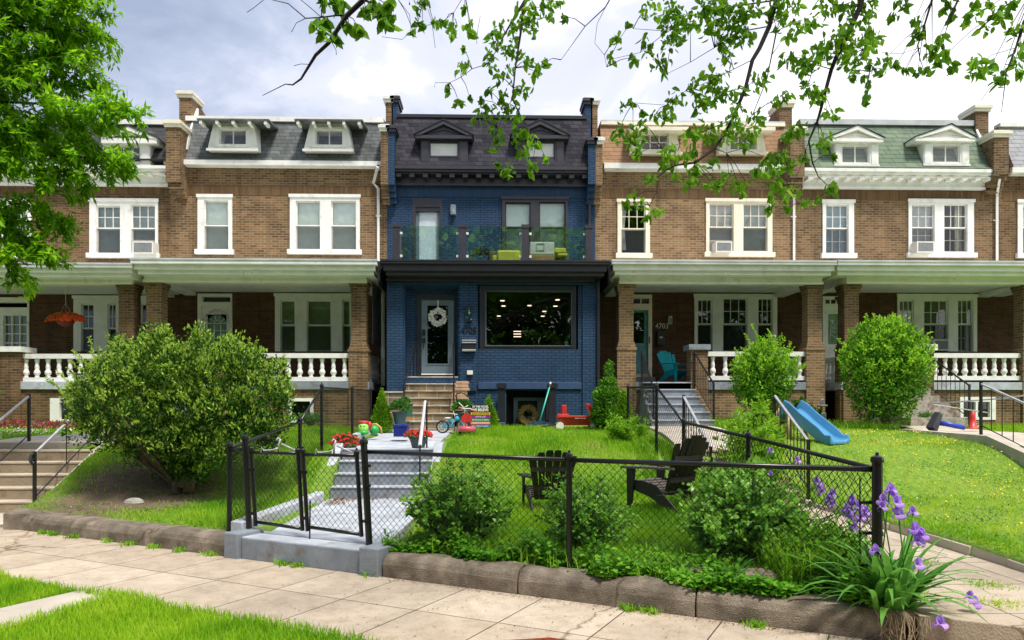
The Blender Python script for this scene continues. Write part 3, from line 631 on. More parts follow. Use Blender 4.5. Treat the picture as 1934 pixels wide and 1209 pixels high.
# stone landing
# picture window
g=R(917,550,1080,654,PD+.1); m=MB(); m.panel(wn[0]+.04,wn[1]-.05,wn[2],wn[3]-.03,[g],PD+.02,PD+.14); m.panel(g[0]-.04,g[1]+.04,g[2]-.04,g[3]+.04,[g],PD+.005,PD+.02); pw=m.build('picture_window',M['black'],t)
m=MB(); m.quad((g[0],PD+.1,g[2]),(g[1],PD+.1,g[2]),(g[1],PD+.1,g[3]),(g[0],PD+.1,g[3])); m.build('pane',glass('picture_glass',2.0,bumpy=.012),pw)
m=MB(); m.panel(g[0],g[1],g[2],g[3],[(g[0]+.02,g[1]-.02,g[2]+.02,g[3]-.02)],PD+.08,PD+.12); m.build('sash',M['greydoor'],pw)
# living room behind the picture window
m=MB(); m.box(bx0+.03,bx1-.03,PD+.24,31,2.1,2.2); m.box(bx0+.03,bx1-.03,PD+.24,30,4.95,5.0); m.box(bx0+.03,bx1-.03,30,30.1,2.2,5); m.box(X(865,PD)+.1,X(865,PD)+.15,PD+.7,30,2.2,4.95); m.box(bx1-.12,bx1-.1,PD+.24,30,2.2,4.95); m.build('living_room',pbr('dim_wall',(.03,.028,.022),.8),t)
le=emis('downlight',(1,.85,.62),1.3)
for k,(px,py) in enumerate(((949,568),(951,578),(1000,577),(1049,578),(1053,566),(942,597),(1025,597),(1028,588))):
    v=(HY-py)/F; D=(4.94-CH)/v; x=X(px,D); m=MB(); m.lathe(x,D,[(.07,4.93),(.07,4.945)],12); m.build('ceiling_light',le,t)
# balcony and porch cornice
porch_roof(t,720,1150,731,1122,M['char'],tops=(493,499,513),fr=(517,531),D=18.65,side=(1,),sidemat=M['black'])
zdk=Z(492,18.75,930)
m=MB(); m.box(X(722,18.7),X(1148,18.7),18.7,FD,zdk-.05,zdk); m.build('balcony_deck',M['black'],t)
bal=thing('balcony_railing','frameless glass balcony railing with charcoal posts above the blue house entrance','railing',(X(930,18.85),18.85,zdk))
posts=[(741,755),(867,880),(986,999),(1106,1119)]
for a,b in posts:
    xa,xb=X(a,18.8),X(b,18.8); m=MB(); m.box(xa,xb,18.8,18.8+(xb-xa),zdk-.02,Z(428,18.8,930)); m.box(xa-.015,xb+.015,18.785,18.815+(xb-xa),Z(430,18.8,930),Z(424,18.8,930)); m.box(xa-.015,xb+.015,18.785,18.815+(xb-xa),zdk,zdk+.06); m.build('post',M['char'],bal)
for i in range(3):
    xa=X(posts[i][1]+2,18.9); xb=X(posts[i+1][0]-2,18.9); m=MB(); m.box(xa,xb,18.90,18.912,zdk+.03,Z(428,18.9,930)); m.build('glass_panel',M['glassg'],bal)
    for xx in (xa-.02,xb-.04):
        for zz in (zdk+.1,zdk+.68): MB().box(xx,xx+.06,18.87,18.93,zz,zz+.06).build('glass_clamp',M['white'],bal)
for sx in (X(748,18.8),X(1112,18.8)):
    m=MB(); m.box(sx-.006,sx+.006,19.1,FD-.1,zdk+.03,Z(428,18.9,930)); m.build('glass_panel',M['glassg'],bal)
# basement entry
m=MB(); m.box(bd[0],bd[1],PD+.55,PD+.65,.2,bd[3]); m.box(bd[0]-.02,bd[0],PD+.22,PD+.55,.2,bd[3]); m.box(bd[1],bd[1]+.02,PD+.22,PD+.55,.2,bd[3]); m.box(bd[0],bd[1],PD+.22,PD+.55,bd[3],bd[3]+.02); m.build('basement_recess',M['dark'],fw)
q=R(970,751,1030,826,PD+.45); m=MB(); g=R(978,757,1015,815,PD+.45); m.panel(q[0],q[1],.3,q[3],[(g[0],g[1],.9,g[3])],PD+.45,PD+.51); bdoor=m.build('basement_door',M['greydoor'],t)
m=MB(); m.quad((g[0],PD+.49,.9),(g[1],PD+.49,.9),(g[1],PD+.49,g[3]),(g[0],PD+.49,g[3])); m.build('pane',M['glass'],bdoor)
m=MB(); x_,z_=W(980,797,PD+.43); m.box(x_-.07,x_-.03,PD+.39,PD+.45,z_-.1,z_+.08); m.build('handle',M['iron'],bdoor)
# house number
def text(s,name,mat,par,x,y,z,size,ext=.004,align='CENTER',font_scale=1,rx=pi/2,boldoff=0,w=None):
    cu=bpy.data.curves.new(name+'_c','FONT'); cu.body=s; cu.size=size; cu.extrude=ext; cu.align_x=align; cu.align_y='CENTER'; cu.offset=boldoff; cu.resolution_u=3
    ob=bpy.data.objects.new('tmp',cu); COL.objects.link(ob)
    dg=bpy.context.evaluated_depsgraph_get(); me=bpy.data.meshes.new_from_object(ob.evaluated_get(dg)); 
    sx=1.0
    if w and len(me.vertices):
        xs=[v.co.x for v in me.vertices]; sx=w/(max(xs)-min(xs))
    og=ORIG[par.name]
    for v in me.vertices:
        a=v.co.copy(); v.co=(a.x*sx+x-og[0],y-a.z-og[1],a.y+z-og[2])
    me.materials.clear(); me.materials.append(mat); bpy.data.objects.remove(ob); bpy.data.curves.remove(cu)
    o=bpy.data.objects.new(name,me); COL.objects.link(o); o.parent=par; ORIG[o.name]=og; return o
a=R(871,617,900,632,PD-.06); text('4705','house_number',M['iron'],t,(a[0]+a[1])/2,PD-.06,(a[2]+a[3])/2,.25,.006,w=a[1]-a[0],boldoff=.004)
m=MB(); a=R(882,700,893,708,PD-.1); m.box(a[0],a[1],PD-.13,PD-.05,a[2],a[3]+.0); m.build('outlet_cover',M['white'],t,bevel=.01)
cam=MB(); x_,z_=W(1082,519,19.0); cam.path([(x_+.02,19.0,z_+.03),(x_-.04,18.9,z_-.03)],[.045,.05],10); cam.box(x_+.01,x_+.05,19.0,19.05,z_,z_+.08); cam.build('security_camera',M['white'],t)
m=MB(); m.box(bx1-.06,bx1+.01,PD-.12,PD-.052,1.1,4.85); m.build('downspout',M['black'],t)
# blue house stone steps
stn=brick('flagstone',(.36,.24,.12),(.20,.16,.11),(.50,.44,.34),bw=.46,rh=.188,off=.35,ms=.012,patch=.4,rough=.8,irr=.05,freq=1)
trd=pbr('bluestone_tread',(.44,.40,.33),.8,.15,5,bump=.3)
sx0,sx1=X(776,PD),X(857,PD); st=steps(t,sx0-.1,sx1+.1,PD+.02,PD-1.75,Z(711,PD,820),1.08,7,stn,'stone_steps',trd)
MB().box(sx1+.11,sx1+.32,PD-.75,PD-.01,.9,Z(738,PD-.7,870)).build('step_cheek',stn,t); o_=MB().box(sx0-.55,sx0-.11,PD-.75,PD-.01,.9,Z(742,PD-.7,750)).build('step_cheek',stn,t)
m=MB(); m.box(sx0-.57,sx0-.11,PD-.78,PD-.05,Z(742,PD-.7,750),Z(739,PD-.7,750)); m.box(sx1+.11,sx1+.34,PD-.78,PD-.05,Z(738,PD-.7,870),Z(735,PD-.7,870)); m.build('cheek_cap',trd,o_)
m=MB(); m.box(dr[0],dr[1],PD+.02,rd,2.2,Z(711,PD,820)-.001); m.build('landing',trd,t)
zl_=Z(711,PD,820)
for px,sgn in ((767,-1),(857,1)):
    xt=X(px+(14 if sgn<0 else 0),PD); xb=X(763 if sgn<0 else 857,PD-1.5); m=MB(); 
    m.path([(xt,PD+.1,zl_+.85),(xb,PD-1.5,1.1+.95),(xb,PD-1.5,1.1)],.022,6); m.path([(xt,PD+.1,zl_+.85),(xt,PD+.2,zl_+.85)],.03,6); m.box(xt-.02,xt+.02,PD+.0,PD+.04,zl_,zl_+.86); m.build('hand_rail',M['iron'],t)
# ---------- house 4 ----------
t,xl,xr=house('brown_row_house','brown brick house with tan roof and cream window frames right of the blue house',1124,1506,None,None); H4=t
parapet(t,1127,(X(1124,21.2)+.003,X(1137,21.2)),275,207,M['brick4'],M['white'],foot=(350,380))
hs=[]; cr=M['cream']
window(t,(1166,378,1227,487),[(1173,385,1219,479)],FD,cr,{'t':(3,2)},None,holes=hs,mid=433)
window(t,(1333,377,1458,485),[(1339,385,1385,475),(1403,385,1449,475)],FD,cr,{'t':(3,2)},[M['curtain'],M['shade']],cuts={0:Z(455,FD,1360)},holes=hs,mid=430)
m=MB(); x0,x1,z0,z1=R(1173,385,1192,470,FD)
for i in range(7): m.path([(x0+i*.03*(1),FD+.2,z1),(x0+i*.02,FD+.2,(z0+z1)/2),(x0+i*.028,FD+.2,z0)],.018,5)
m.build('curtain',M['curtain'],t)
window(t,(1311,557,1467,664),[(1317,565,1345,664),(1365,563,1411,664),(1431,563,1459,664)],FD,M['white2'],{'t':(3,2)},None,sill=False,holes=hs,mid=613)
hs.append(R(1190,557,1231,712,FD))
body(t,xl,xr,hs,M['brick4'],soldm=M['soldier'],lowmat=M['brick_shade'])
o=R(1190,557,1231,712,FD); g=R(1195,564,1226,574,FD); l=R(1190,586,1224,706,FD); m=MB(); m.panel(*o,[g,l],FD-.04,FD+.1); m.box((g[0]+g[1])/2-.02,(g[0]+g[1])/2+.02,FD,FD+.04,g[2],g[3]); d=m.build('front_door',M['cream'],t)
m=MB(); gg=R(1193,590,1217,648,FD); m.panel(*l,[gg],FD+.03,FD+.08); m.build('door_leaf',pbr('teal_door',(.12,.33,.37),.5),d)
m=MB(); 
for q,yy in ((gg,FD+.06),(g,FD+.06),(l,FD+.01)): m.quad((q[0],yy,q[2]),(q[1],yy,q[2]),(q[1],yy,q[3]),(q[0],yy,q[3]))
m.build('pane',M['glass'],d)
m=MB(); m.box(l[1]+.02,l[1]+.04,FD-.08,FD-.04,(l[2]+l[3])/2-.05,(l[2]+l[3])/2+.15); m.build('handle',M['iron'],d)
a=R(1238,611,1262,622,FD); text('4703','house_number',M['acw'],t,(a[0]+a[1])/2,FD-.01,(a[2]+a[3])/2,.22,.006,w=a[1]-a[0])
wall_lamp(t,1263,597,1269,612,FD,M['acw'])
zE=Z(311,21.4,1320)
mansard(t,xl+.2,xr-.05,[(21.4,zE),(21.58,Z(292,21.58,1320)),(21.98,Z(238,21.95,1320)),(22.1,Z(236,22.1,1320)),(31,10)],M['shingle_t'])
m=MB(); m.box(xl+.22,xr-.25,21.88,22.2,Z(237,21.9,1320),Z(232,21.9,1320)); m.build('roof_edge',M['cream'],t)
m=MB(); m.box(xl+.22,xr-.25,21.9,22.25,Z(232,21.9,1320),Z(228,21.9,1320)); m.build('flashing',M['metalroof'],t)
m=MB(); m.box(xl+.23,xr-.02,21.34,21.46,Z(319,21.35,1320),Z(309,21.35,1320)); m.box(xl+.26,xr-.06,21.44,21.6,Z(323,21.45,1320),Z(318,21.45,1320)); m.build('gutter',M['white'],t)
shed_dormer(t,(1200,1275),(1190,1286),246,290,(1211,254,1262,284),(1190,1300,239,246),21.3,cr,cr,(3,2),0)
shed_dormer(t,(1366,1438),(1357,1447),246,290,(1378,255,1428,284),(1345,1464,239,246),21.3,cr,cr,(3,2),0)
downspout(t,1498,(322,492),FD,M['white'],topx=1502)
porch_roof(t,1155,1581,1170,1553,M['white'],tops=(493,500,512),fr=(514,536),dentil=True,side=(-1,),sidemat=M['black'])
column(t,1167,1199,PD,1.0,Z(537,PD,1183),Z(655,PD,1183),M['brick4']); column(t,1522,1557,PD,1.0,Z(534,PD,1540),Z(655,PD,1540),M['brick4'])
hb=[]; bwin(t,(1392,781,1440,800),[(1404,784,1432,797)],M['white'],hb)
base_wall(t,1165,1557,hb,M['brick4'],zt=2.05); porch_floor(t,1165,1557)
m=MB(); m.box(X(1304,PD),X(1336,PD),PD-.05,PD+.4,.9,Z(661,PD,1318)); k=m.build('newel_pier',M['brick4'],t); m=MB(); m.box(X(1299,PD),X(1340,PD),PD-.12,PD+.47,Z(661,PD,1318),Z(651,PD,1318)); m.build('pier_cap',M['greypaint'],k)
balustrade(t,X(1337,PD),X(1525,PD),PD+.12,Z(718,PD,1430),Z(664,PD,1430),8,M['white'])
sx0,sx1=X(1212,PD),X(1304,PD); steps(t,sx0,sx1,PD-.03,PD-1.75,2.24,1.1,6,M['greypaint'],flare=.12,nose=M['lgrey'])
railing('',None or '', (sx0-.02,PD-.1,2.1),(sx0-.06,PD-1.7,1.15),.9,12,par=t)
railing('','', (sx1+.08,PD-.1,2.1),(sx1+.1,PD-1.7,1.25),.9,12,par=t)
m=MB(); x0=X(1190,FD); x1=X(1232,FD); m.box(x0,x1+.02,FD-.35,FD-.002,2.241,2.45); m.build('door_step',M['greypaint'],t)
# ---------- house 5 ----------
t,xl,xr=house('brown_row_house','brown brick house with pale green shingle roof and white pedimented dormers',1506,1882,None,None); H5=t
hs=[]; w_=M['white']
window(t,(1553,379,1612,487),[(1559,387,1602,479)],FD,w_,{'t':(3,2),'b':(3,2)},pbr('sky_tint_blind',(.30,.42,.48),.8,.05),holes=hs,mid=432)  # blind tinted blue to stand in for sky mirrored in the panes
window(t,(1715,378,1838,486),[(1721,387,1764,476),(1782,386,1826,476)],FD,w_,{'t':(3,2),'b':(3,2)},[M['curtain'],None],cuts={0:Z(458,FD,1740)},holes=hs,mid=431)
m=MB(); x0,x1,z0,z1=R(1812,387,1826,476,FD)
for i in range(6): m.path([(x0+i*.035,FD+.2,z1),(x0+i*.035,FD+.2,z0)],.02,5)
m.build('curtain',pbr('cream_curtain',(.6,.58,.42),.8),t)
window(t,(1694,557,1844,664),[(1698,567,1725,664),(1744,567,1790,664),(1808,566,1837,664)],FD,M['white2'],{'t':(3,2),'b':(3,2)},M['greenblind'],sill=False,cuts={1:Z(640,FD,1767)},holes=hs,mid=613)
hs.append(R(1553,560,1596,712,FD))
body(t,xl,xr,hs,M['brick5'],soldm=M['soldier'],lowmat=M['brick_shade'])
o=R(1553,560,1596,712,FD); g=R(1558,566,1590,574,FD); l=R(1560,588,1596,706,FD); m=MB(); m.panel(*o,[g,l],FD-.04,FD+.1)
for i in (1,2): xx=g[0]+(g[1]-g[0])*i/3; m.box(xx-.015,xx+.015,FD,FD+.04,g[2],g[3])
d=m.build('front_door',M['white2'],t)
gg=R(1565,593,1592,650,FD); m=MB(); m.panel(*l,[gg],FD+.03,FD+.08); m.box(gg[0],gg[1],FD+.015,FD+.03,gg[2]-.25,gg[2]-.2); m.build('door_leaf',M['white'],d)
m=MB(); m.quad((gg[0],FD+.06,gg[2]),(gg[1],FD+.06,gg[2]),(gg[1],FD+.06,gg[3]),(gg[0],FD+.06,gg[3])); m.quad((g[0],FD+.06,g[2]),(g[1],FD+.06,g[2]),(g[1],FD+.06,g[3]),(g[0],FD+.06,g[3])); m.build('pane',M['glass'],d)
m=MB(); m.box(gg[0],gg[1],FD+.1,FD+.11,gg[2],gg[3]); m.build('shade',pbr('pale_green_shade',(.2,.34,.2),.7),d)
m=MB()
for k in range(4):
    for s_ in (-1,1): cxx=(gg[0]+gg[1])/2; m.path([(cxx,FD+.05,gg[2]+.2+k*.13),(cxx+s_*.12,FD+.05,gg[2]+.3+k*.1),(cxx+s_*.16,FD+.05,gg[2]+.15)],.008,4)
m.build('door_tracery',M['white'],d)
m=MB(); a=R(1577,562,1591,566,FD-.05); m.box(a[0],a[1],FD-.05,FD-.042,a[2]-.02,a[3]+.02); pl=m.build('number_plate',M['black'],t)
mansard(t,xl+.25,xr-.2,[(21.15,Z(316,21.15,1700)),(21.3,Z(314,21.3,1700)),(22.1,Z(238,22.1,1700)),(22.3,Z(236,22.3,1700)),(31,9.8)],M['shingle_g'])
m=MB(); m.box(xl+.25,xr-.25,22.0,22.3,Z(237,22.05,1700),Z(227,22.05,1700)); m.build('roof_edge',M['metalroof'],t)
cornice(t,X(1522,21),X(1898,21),(318,331,340,357),w_,n=15,pxm=1700)
for b,w2,pd,ap in (((1575,270,1658,315),(1589,275,1641,309),(1563,262,1668,268),(1619,238)),((1743,269,1829,314),(1760,274,1812,308),(1728,261,1841,267),(1795,236))):
    ped_dormer(t,b,w2,pd,ap,21.35,w_,M['black'],(2,1))
parapet(t,1498,(X(1490,21.2),X(1517,21.2)),255,212,M['brick5'],M['cream'],foot=(335,362))
parapet(t,1885,(X(1873,21.2),X(1901,21.2)),262,220,M['brick5'],M['cream'],foot=(330,360))
m=MB(); m.prism_yz([(21.4,9.0),(22.2,10.4),(22.26,10.4),(21.5,9.0)],X(1862,21.5),X(1862,21.5)+.06); m.build('rake_flashing',w_,t)
downspout(t,1880,(336,492),FD,w_)
porch_roof(t,1579,1990,1600,1990,M['white2'],tops=(494,502,513),fr=(515,536))
column(t,1590,1628,PD,1.0,Z(537,PD,1609),Z(655,PD,1609),M['brick5']); column(t,1928,1966,PD,1.0,Z(537,PD,1945),Z(655,PD,1945),M['brick5'])
hb=[]; bwin(t,(1811,750,1880,793),[(1819,759,1842,788),(1846,759,1869,788)],w_,hb)
base_wall(t,1588,1985,hb,M['brick5'],zt=2.05); porch_floor(t,1588,1985,bandm=M['lgrey'])
m=MB(); m.box(X(1736,PD),X(1762,PD),PD-.05,PD+.4,.9,Z(662,PD,1750)); k=m.build('newel_pier',M['brick5'],t); m=MB(); m.box(X(1731,PD),X(1766,PD),PD-.12,PD+.47,Z(662,PD,1750),Z(651,PD,1750)); m.build('pier_cap',w_,k)
text('4701','house_number',M['iron'],t,X(1751,PD-.12),PD-.13,Z(656.5,PD-.12,1751),.08,.002)
balustrade(t,X(1762,PD),X(1930,PD),PD+.12,Z(718,PD,1850),Z(667,PD,1850),9,w_)
balustrade(t,X(1600,PD),0,PD+.45,Z(722,PD,1600),Z(672,PD,1600),8,M['white2'],alongy=FD-.1)
balustrade(H4,X(1553,PD)+.0,0,PD+.45,Z(722,PD,1553),Z(668,PD,1553),8,M['white2'],alongy=FD-.1)
oldst=pbr('weathered_stone_steps',(.42,.38,.33),.9,.2,5,bump=.5,bscale=20,stain=(.2,.15,.11),stscale=5,stlo=.48,sthi=.62)
sx0,sx1=X(1650,PD),X(1736,PD); steps(t,sx0,sx1+.05,PD-.03,PD-1.9,2.24,1.15,6,oldst,flare=.1)
railing('','',(sx1+.1,PD-.1,2.1),(sx1+.1,PD-1.9,1.2),.9,10,par=t)
for hh,l_,r_ in ((H4,1165,1557),(H5,1588,1985),(H2,268,697),(H1,-330,262)):
    m=MB(); m.box(X(l_,PD),X(r_,PD),PD+.2,FD,4.98,5.02); m.build('porch_ceiling',M['white2'],hh)
# ---------- house 6 (sliver, right) ----------
t,xl,xr=house('brown_row_house','brown brick house with pale grey roof cut off by the right photo edge',1882,2260,None,None); H6=t
hs=[]; window(t,(1921,379,1985,487),[(1930,389,1975,479)],FD,w_,{},M['blind'],holes=hs,mid=431)
body(t,xl,xr,hs,M['brick1'],soldm=M['soldier'],lowmat=M['brick_shade'])
mansard(t,xl+.4,xr,[(21.4,Z(318,21.4,1915)),(21.55,Z(300,21.55,1915)),(22.1,Z(240,22.1,1915)),(31,9.8)],M['shingle_p'])
m=MB(); m.box(xl+.3,xr,21.34,21.46,Z(326,21.35,1915),Z(316,21.35,1915)); m.box(xl+.35,xr,21.44,21.6,Z(330,21.45,1915),Z(325,21.45,1915)); m.box(xl+.4,xr,22.0,22.3,Z(240,22.05,1915),Z(233,22.05,1915)); m.build('gutter',w_,t)
porch_roof(t,1993,2260,2000,2260,M['white2'],tops=(494,502,513),fr=(515,536))
column(t,1998,2034,PD,1.0,Z(537,PD,2015),Z(655,PD,2015),M['brick1']); base_wall(t,1995,2260,[],M['brick'],zt=2.05); porch_floor(t,1995,2260)
# ACs
ac('pale window air conditioner under the upstairs sash of the far left house',250,456,289,479,FD)
ac('white window air conditioner in the cream framed upstairs window right of the blue house',1352,456,1383,476,FD)
ac('tilted window air conditioner with grey grille in the upstairs window below the green roof',1732,456,1765,477,FD)
ac('large dark grilled air conditioner in the porch window behind the round bush',1763,641,1793,662,FD,.3)
# ================= GROUND =================
AL=math.atan(.545); E1=np.array([cos(AL),-sin(AL)]); E2=np.array([-sin(AL),-cos(AL)])  # along the kerb; towards the street
def yc(x): return 6.42-.545*x
def sm(t): t=np.clip(t,0,1); return t*t*(3-2*t)
def gh(x,y):
    x=np.asarray(x,float); y=np.asarray(y,float)
    y0=np.maximum(10.1,yc(x)+.35)
    z=.22+.72*sm((y-y0)/2.5)+.11*sm((y-12)/2.5)+.06*np.clip((y-14)/4,0,1)
    z=z-.12*sm((x+3.6)/.4)*sm((-.5-x)/.4)*(y>12)
    z=z+.07*np.clip((y-yc(x))/3,0,1)*(y<10.3)
    return z+.02*np.sin(x*1.7+y*.9)*np.clip(y-yc(x)-.4,0,1)
def ghs(x,y): return float(gh(x,y))
CORR=[(-2.44,-.94,5,12.3),(-8.6,-6.5,5,12.6),(2.85,4.5,2,12.0)]
xs=sorted(set(list(np.arange(-24,-9,.5))+list(np.arange(-9,10,.16))+list(np.arange(10,26,.5))+[c[0] for c in CORR]+[c[0]+.02 for c in CORR]+[c[1]-.02 for c in CORR]+[c[1] for c in CORR]+[-.05,-.03,1.40,1.42]))
ts=sorted(set(list(np.linspace(0,1,80))))
def soil(name,mat):
    V=[];Fs=[];nx=len(xs)
    YS=np.arange(0,22,.16)
    rows=[]
    for x in xs:
        a=yc(x)+.24; ys=a+(19.35-a)*np.linspace(0,1,90)**1.15
        z=gh(x,ys)-.035*(ys-yc(x)<.40)
        for c in CORR:
            if c[0]+.01<x<c[1]-.01: z=np.where(ys<c[3],np.minimum(z,0)-.25,z)
        if -.04<x<1.41: z=np.where(ys>17.15,.1,z)
        rows.append(np.stack([np.full(90,x),ys,z],1))
    V=np.concatenate(rows); n=90
    i=np.arange(len(xs)-1)[:,None]*n; j=np.arange(n-1)[None,:]
    q=np.stack([i+j,i+n+j,i+n+j+1,i+j+1],-1).reshape(-1,4)
    m=MB(); m.arr(V,q); o=m.build(name,mat,None,smooth=True,loc=(0,0,0)); return struct(o)
def groundmat():
    m,t=nt('soil_and_turf'); L=t.links
    out=N(t,'ShaderNodeOutputMaterial'); b=N(t,'ShaderNodeBsdfPrincipled'); b.inputs['Roughness'].default_value=.95; L.new(b.outputs[0],out.inputs[0])
    tc=N(t,'ShaderNodeTexCoord')
    nz=N(t,'ShaderNodeTexNoise'); nz.inputs['Scale'].default_value=14; nz.inputs['Detail'].default_value=8; nz.inputs['Roughness'].default_value=.7; L.new(tc.outputs['Object'],nz.inputs[0])
    g=ramp(t,nz.outputs[0],[(.3,(.07,.15,.012)),(.55,(.16,.28,.02)),(.75,(.28,.38,.04))])
    s=ramp(t,nz.outputs[0],[(.3,(.09,.06,.035)),(.6,(.19,.135,.085)),(.75,(.30,.24,.17))])
    # bare patch under the yew on the bank
    vd=N(t,'ShaderNodeVectorMath',operation='DISTANCE'); sc=N(t,'ShaderNodeVectorMath',operation='MULTIPLY'); sc.inputs[1].default_value=(1,1.15,0)
    L.new(tc.outputs['Object'],sc.inputs[0]); L.new(sc.outputs[0],vd.inputs[0]); vd.inputs[1].default_value=(-5.15,10.6*1.15,0)
    n2=N(t,'ShaderNodeTexNoise'); n2.inputs['Scale'].default_value=2.2; n2.inputs['Detail'].default_value=6; L.new(tc.outputs['Object'],n2.inputs[0])
    ma=N(t,'ShaderNodeMath',operation='MULTIPLY_ADD'); L.new(n2.outputs[0],ma.inputs[0]); ma.inputs[1].default_value=1.6; L.new(vd.outputs['Value'],ma.inputs[2])
    r=ramp(t,ma.outputs[0],[(0,(1,1,1)),(1,(0,0,0))]); r.color_ramp.elements[0].position=.9; 
    mr=N(t,'ShaderNodeMapRange'); L.new(ma.outputs[0],mr.inputs[0]); mr.inputs[1].default_value=1.75; mr.inputs[2].default_value=2.35; mr.inputs[3].default_value=1; mr.inputs[4].default_value=0
    mx=N(t,'ShaderNodeMix',data_type='RGBA'); L.new(mr.outputs[0],mx.inputs[0]); L.new(g.outputs[0],mx.inputs[6]); L.new(s.outputs[0],mx.inputs[7]); L.new(mx.outputs[2],b.inputs['Base Color'])
    bp=N(t,'ShaderNodeBump'); bp.inputs['Strength'].default_value=.8; bp.inputs['Distance'].default_value=.04; L.new(nz.outputs[0],bp.inputs['Height']); L.new(bp.outputs[0],b.inputs['Normal'])
    return m
GM=groundmat()
soil('terraced_lawn_ground',GM)
m=MB(); m.quad((-600,-600,-.2),(600,-600,-.2),(600,600,-.2),(-600,600,-.2)); struct(m.build('ground',pbr('far_ground',(.10,.13,.05),.95,.2,.2),None,loc=(0,0,-.2)))
# strips in kerb coordinates: (a along, b towards street)
def strip(name,b0,b1,z,mat,a0=-30,a1=30,zb=None):
    m=MB()
    if zb is None: m.quad((a0,-b1,z),(a1,-b1,z),(a1,-b0,z),(a0,-b0,z))
    else: m.box(a0,a1,-b1,-b0,zb,z)
    o=m.build(name,mat,None,loc=(0,0,0)); o.location=(0,6.42,0); o.rotation_euler=(0,0,-AL); return struct(o)
def kxy(a,b): p=np.array([0,6.42])+E1*a+E2*b; return p[0],p[1]
sw=brick('sidewalk_slabs',(.57,.475,.37),(.49,.40,.305),(.10,.075,.05),bw=.735,rh=.81,off=0,ms=.006,patch=.22,rough=.92,bumpd=.006,flat=True,phase=.25)
# speckle in the sidewalk
def speckle(mm,amt=.35,scale=220):
    t=mm.node_tree; L=t.links; b=[n for n in t.nodes if n.type=='BSDF_PRINCIPLED'][0]; src=b.inputs['Base Color'].links[0].from_socket
    tc=N(t,'ShaderNodeTexCoord'); nz=N(t,'ShaderNodeTexNoise'); nz.inputs['Scale'].default_value=scale; nz.inputs['Detail'].default_value=3; L.new(tc.outputs['Object'],nz.inputs[0])
    n3=N(t,'ShaderNodeTexNoise'); n3.inputs['Scale'].default_value=5; n3.inputs['Detail'].default_value=8; n3.inputs['Roughness'].default_value=.8; L.new(tc.outputs['Object'],n3.inputs[0])
    r=ramp(t,nz.outputs[0],[(.3,(1-amt,)*3),(.65,(1+amt*.5,)*3)]); r3=ramp(t,n3.outputs[0],[(.35,(.72,.68,.62)),(.55,(1,1,1))])
    mx=N(t,'ShaderNodeMix',data_type='RGBA',blend_type='MULTIPLY'); mx.inputs[0].default_value=1; L.new(src,mx.inputs[6]); L.new(r.outputs[0],mx.inputs[7])
    m2=N(t,'ShaderNodeMix',data_type='RGBA',blend_type='MULTIPLY'); m2.inputs[0].default_value=.8; L.new(mx.outputs[2],m2.inputs[6]); L.new(r3.outputs[0],m2.inputs[7]); 
    vo=N(t,'ShaderNodeTexVoronoi',feature='DISTANCE_TO_EDGE'); vo.inputs['Scale'].default_value=.16
    nd=N(t,'ShaderNodeTexNoise'); nd.inputs['Scale'].default_value=2.5; nd.inputs['Detail'].default_value=6; L.new(tc.outputs['Object'],nd.inputs[0])
    vs=N(t,'ShaderNodeVectorMath',operation='SCALE'); vs.inputs['Scale'].default_value=.55; L.new(nd.outputs['Color'],vs.inputs[0]); vd=N(t,'ShaderNodeVectorMath',operation='ADD'); L.new(tc.outputs['Object'],vd.inputs[0]); L.new(vs.outputs[0],vd.inputs[1]); L.new(vd.outputs[0],vo.inputs[0])
    rc=ramp(t,vo.outputs[0],[(.0,(.48,.42,.36)),(.0022,(1,1,1))])
    v2=N(t,'ShaderNodeTexVoronoi'); v2.inputs['Scale'].default_value=5; L.new(tc.outputs['Object'],v2.inputs[0]); rg=ramp(t,v2.outputs[0],[(.055,(.5,.46,.42)),(.085,(1,1,1))])
    m3=N(t,'ShaderNodeMix',data_type='RGBA',blend_type='MULTIPLY'); m3.inputs[0].default_value=1; L.new(m2.outputs[2],m3.inputs[6]); L.new(rc.outputs[0],m3.inputs[7])
    m4=N(t,'ShaderNodeMix',data_type='RGBA',blend_type='MULTIPLY'); m4.inputs[0].default_value=.6; L.new(m3.outputs[2],m4.inputs[6]); L.new(rg.outputs[0],m4.inputs[7]); L.new(m4.outputs[2],b.inputs['Base Color'])
speckle(sw)
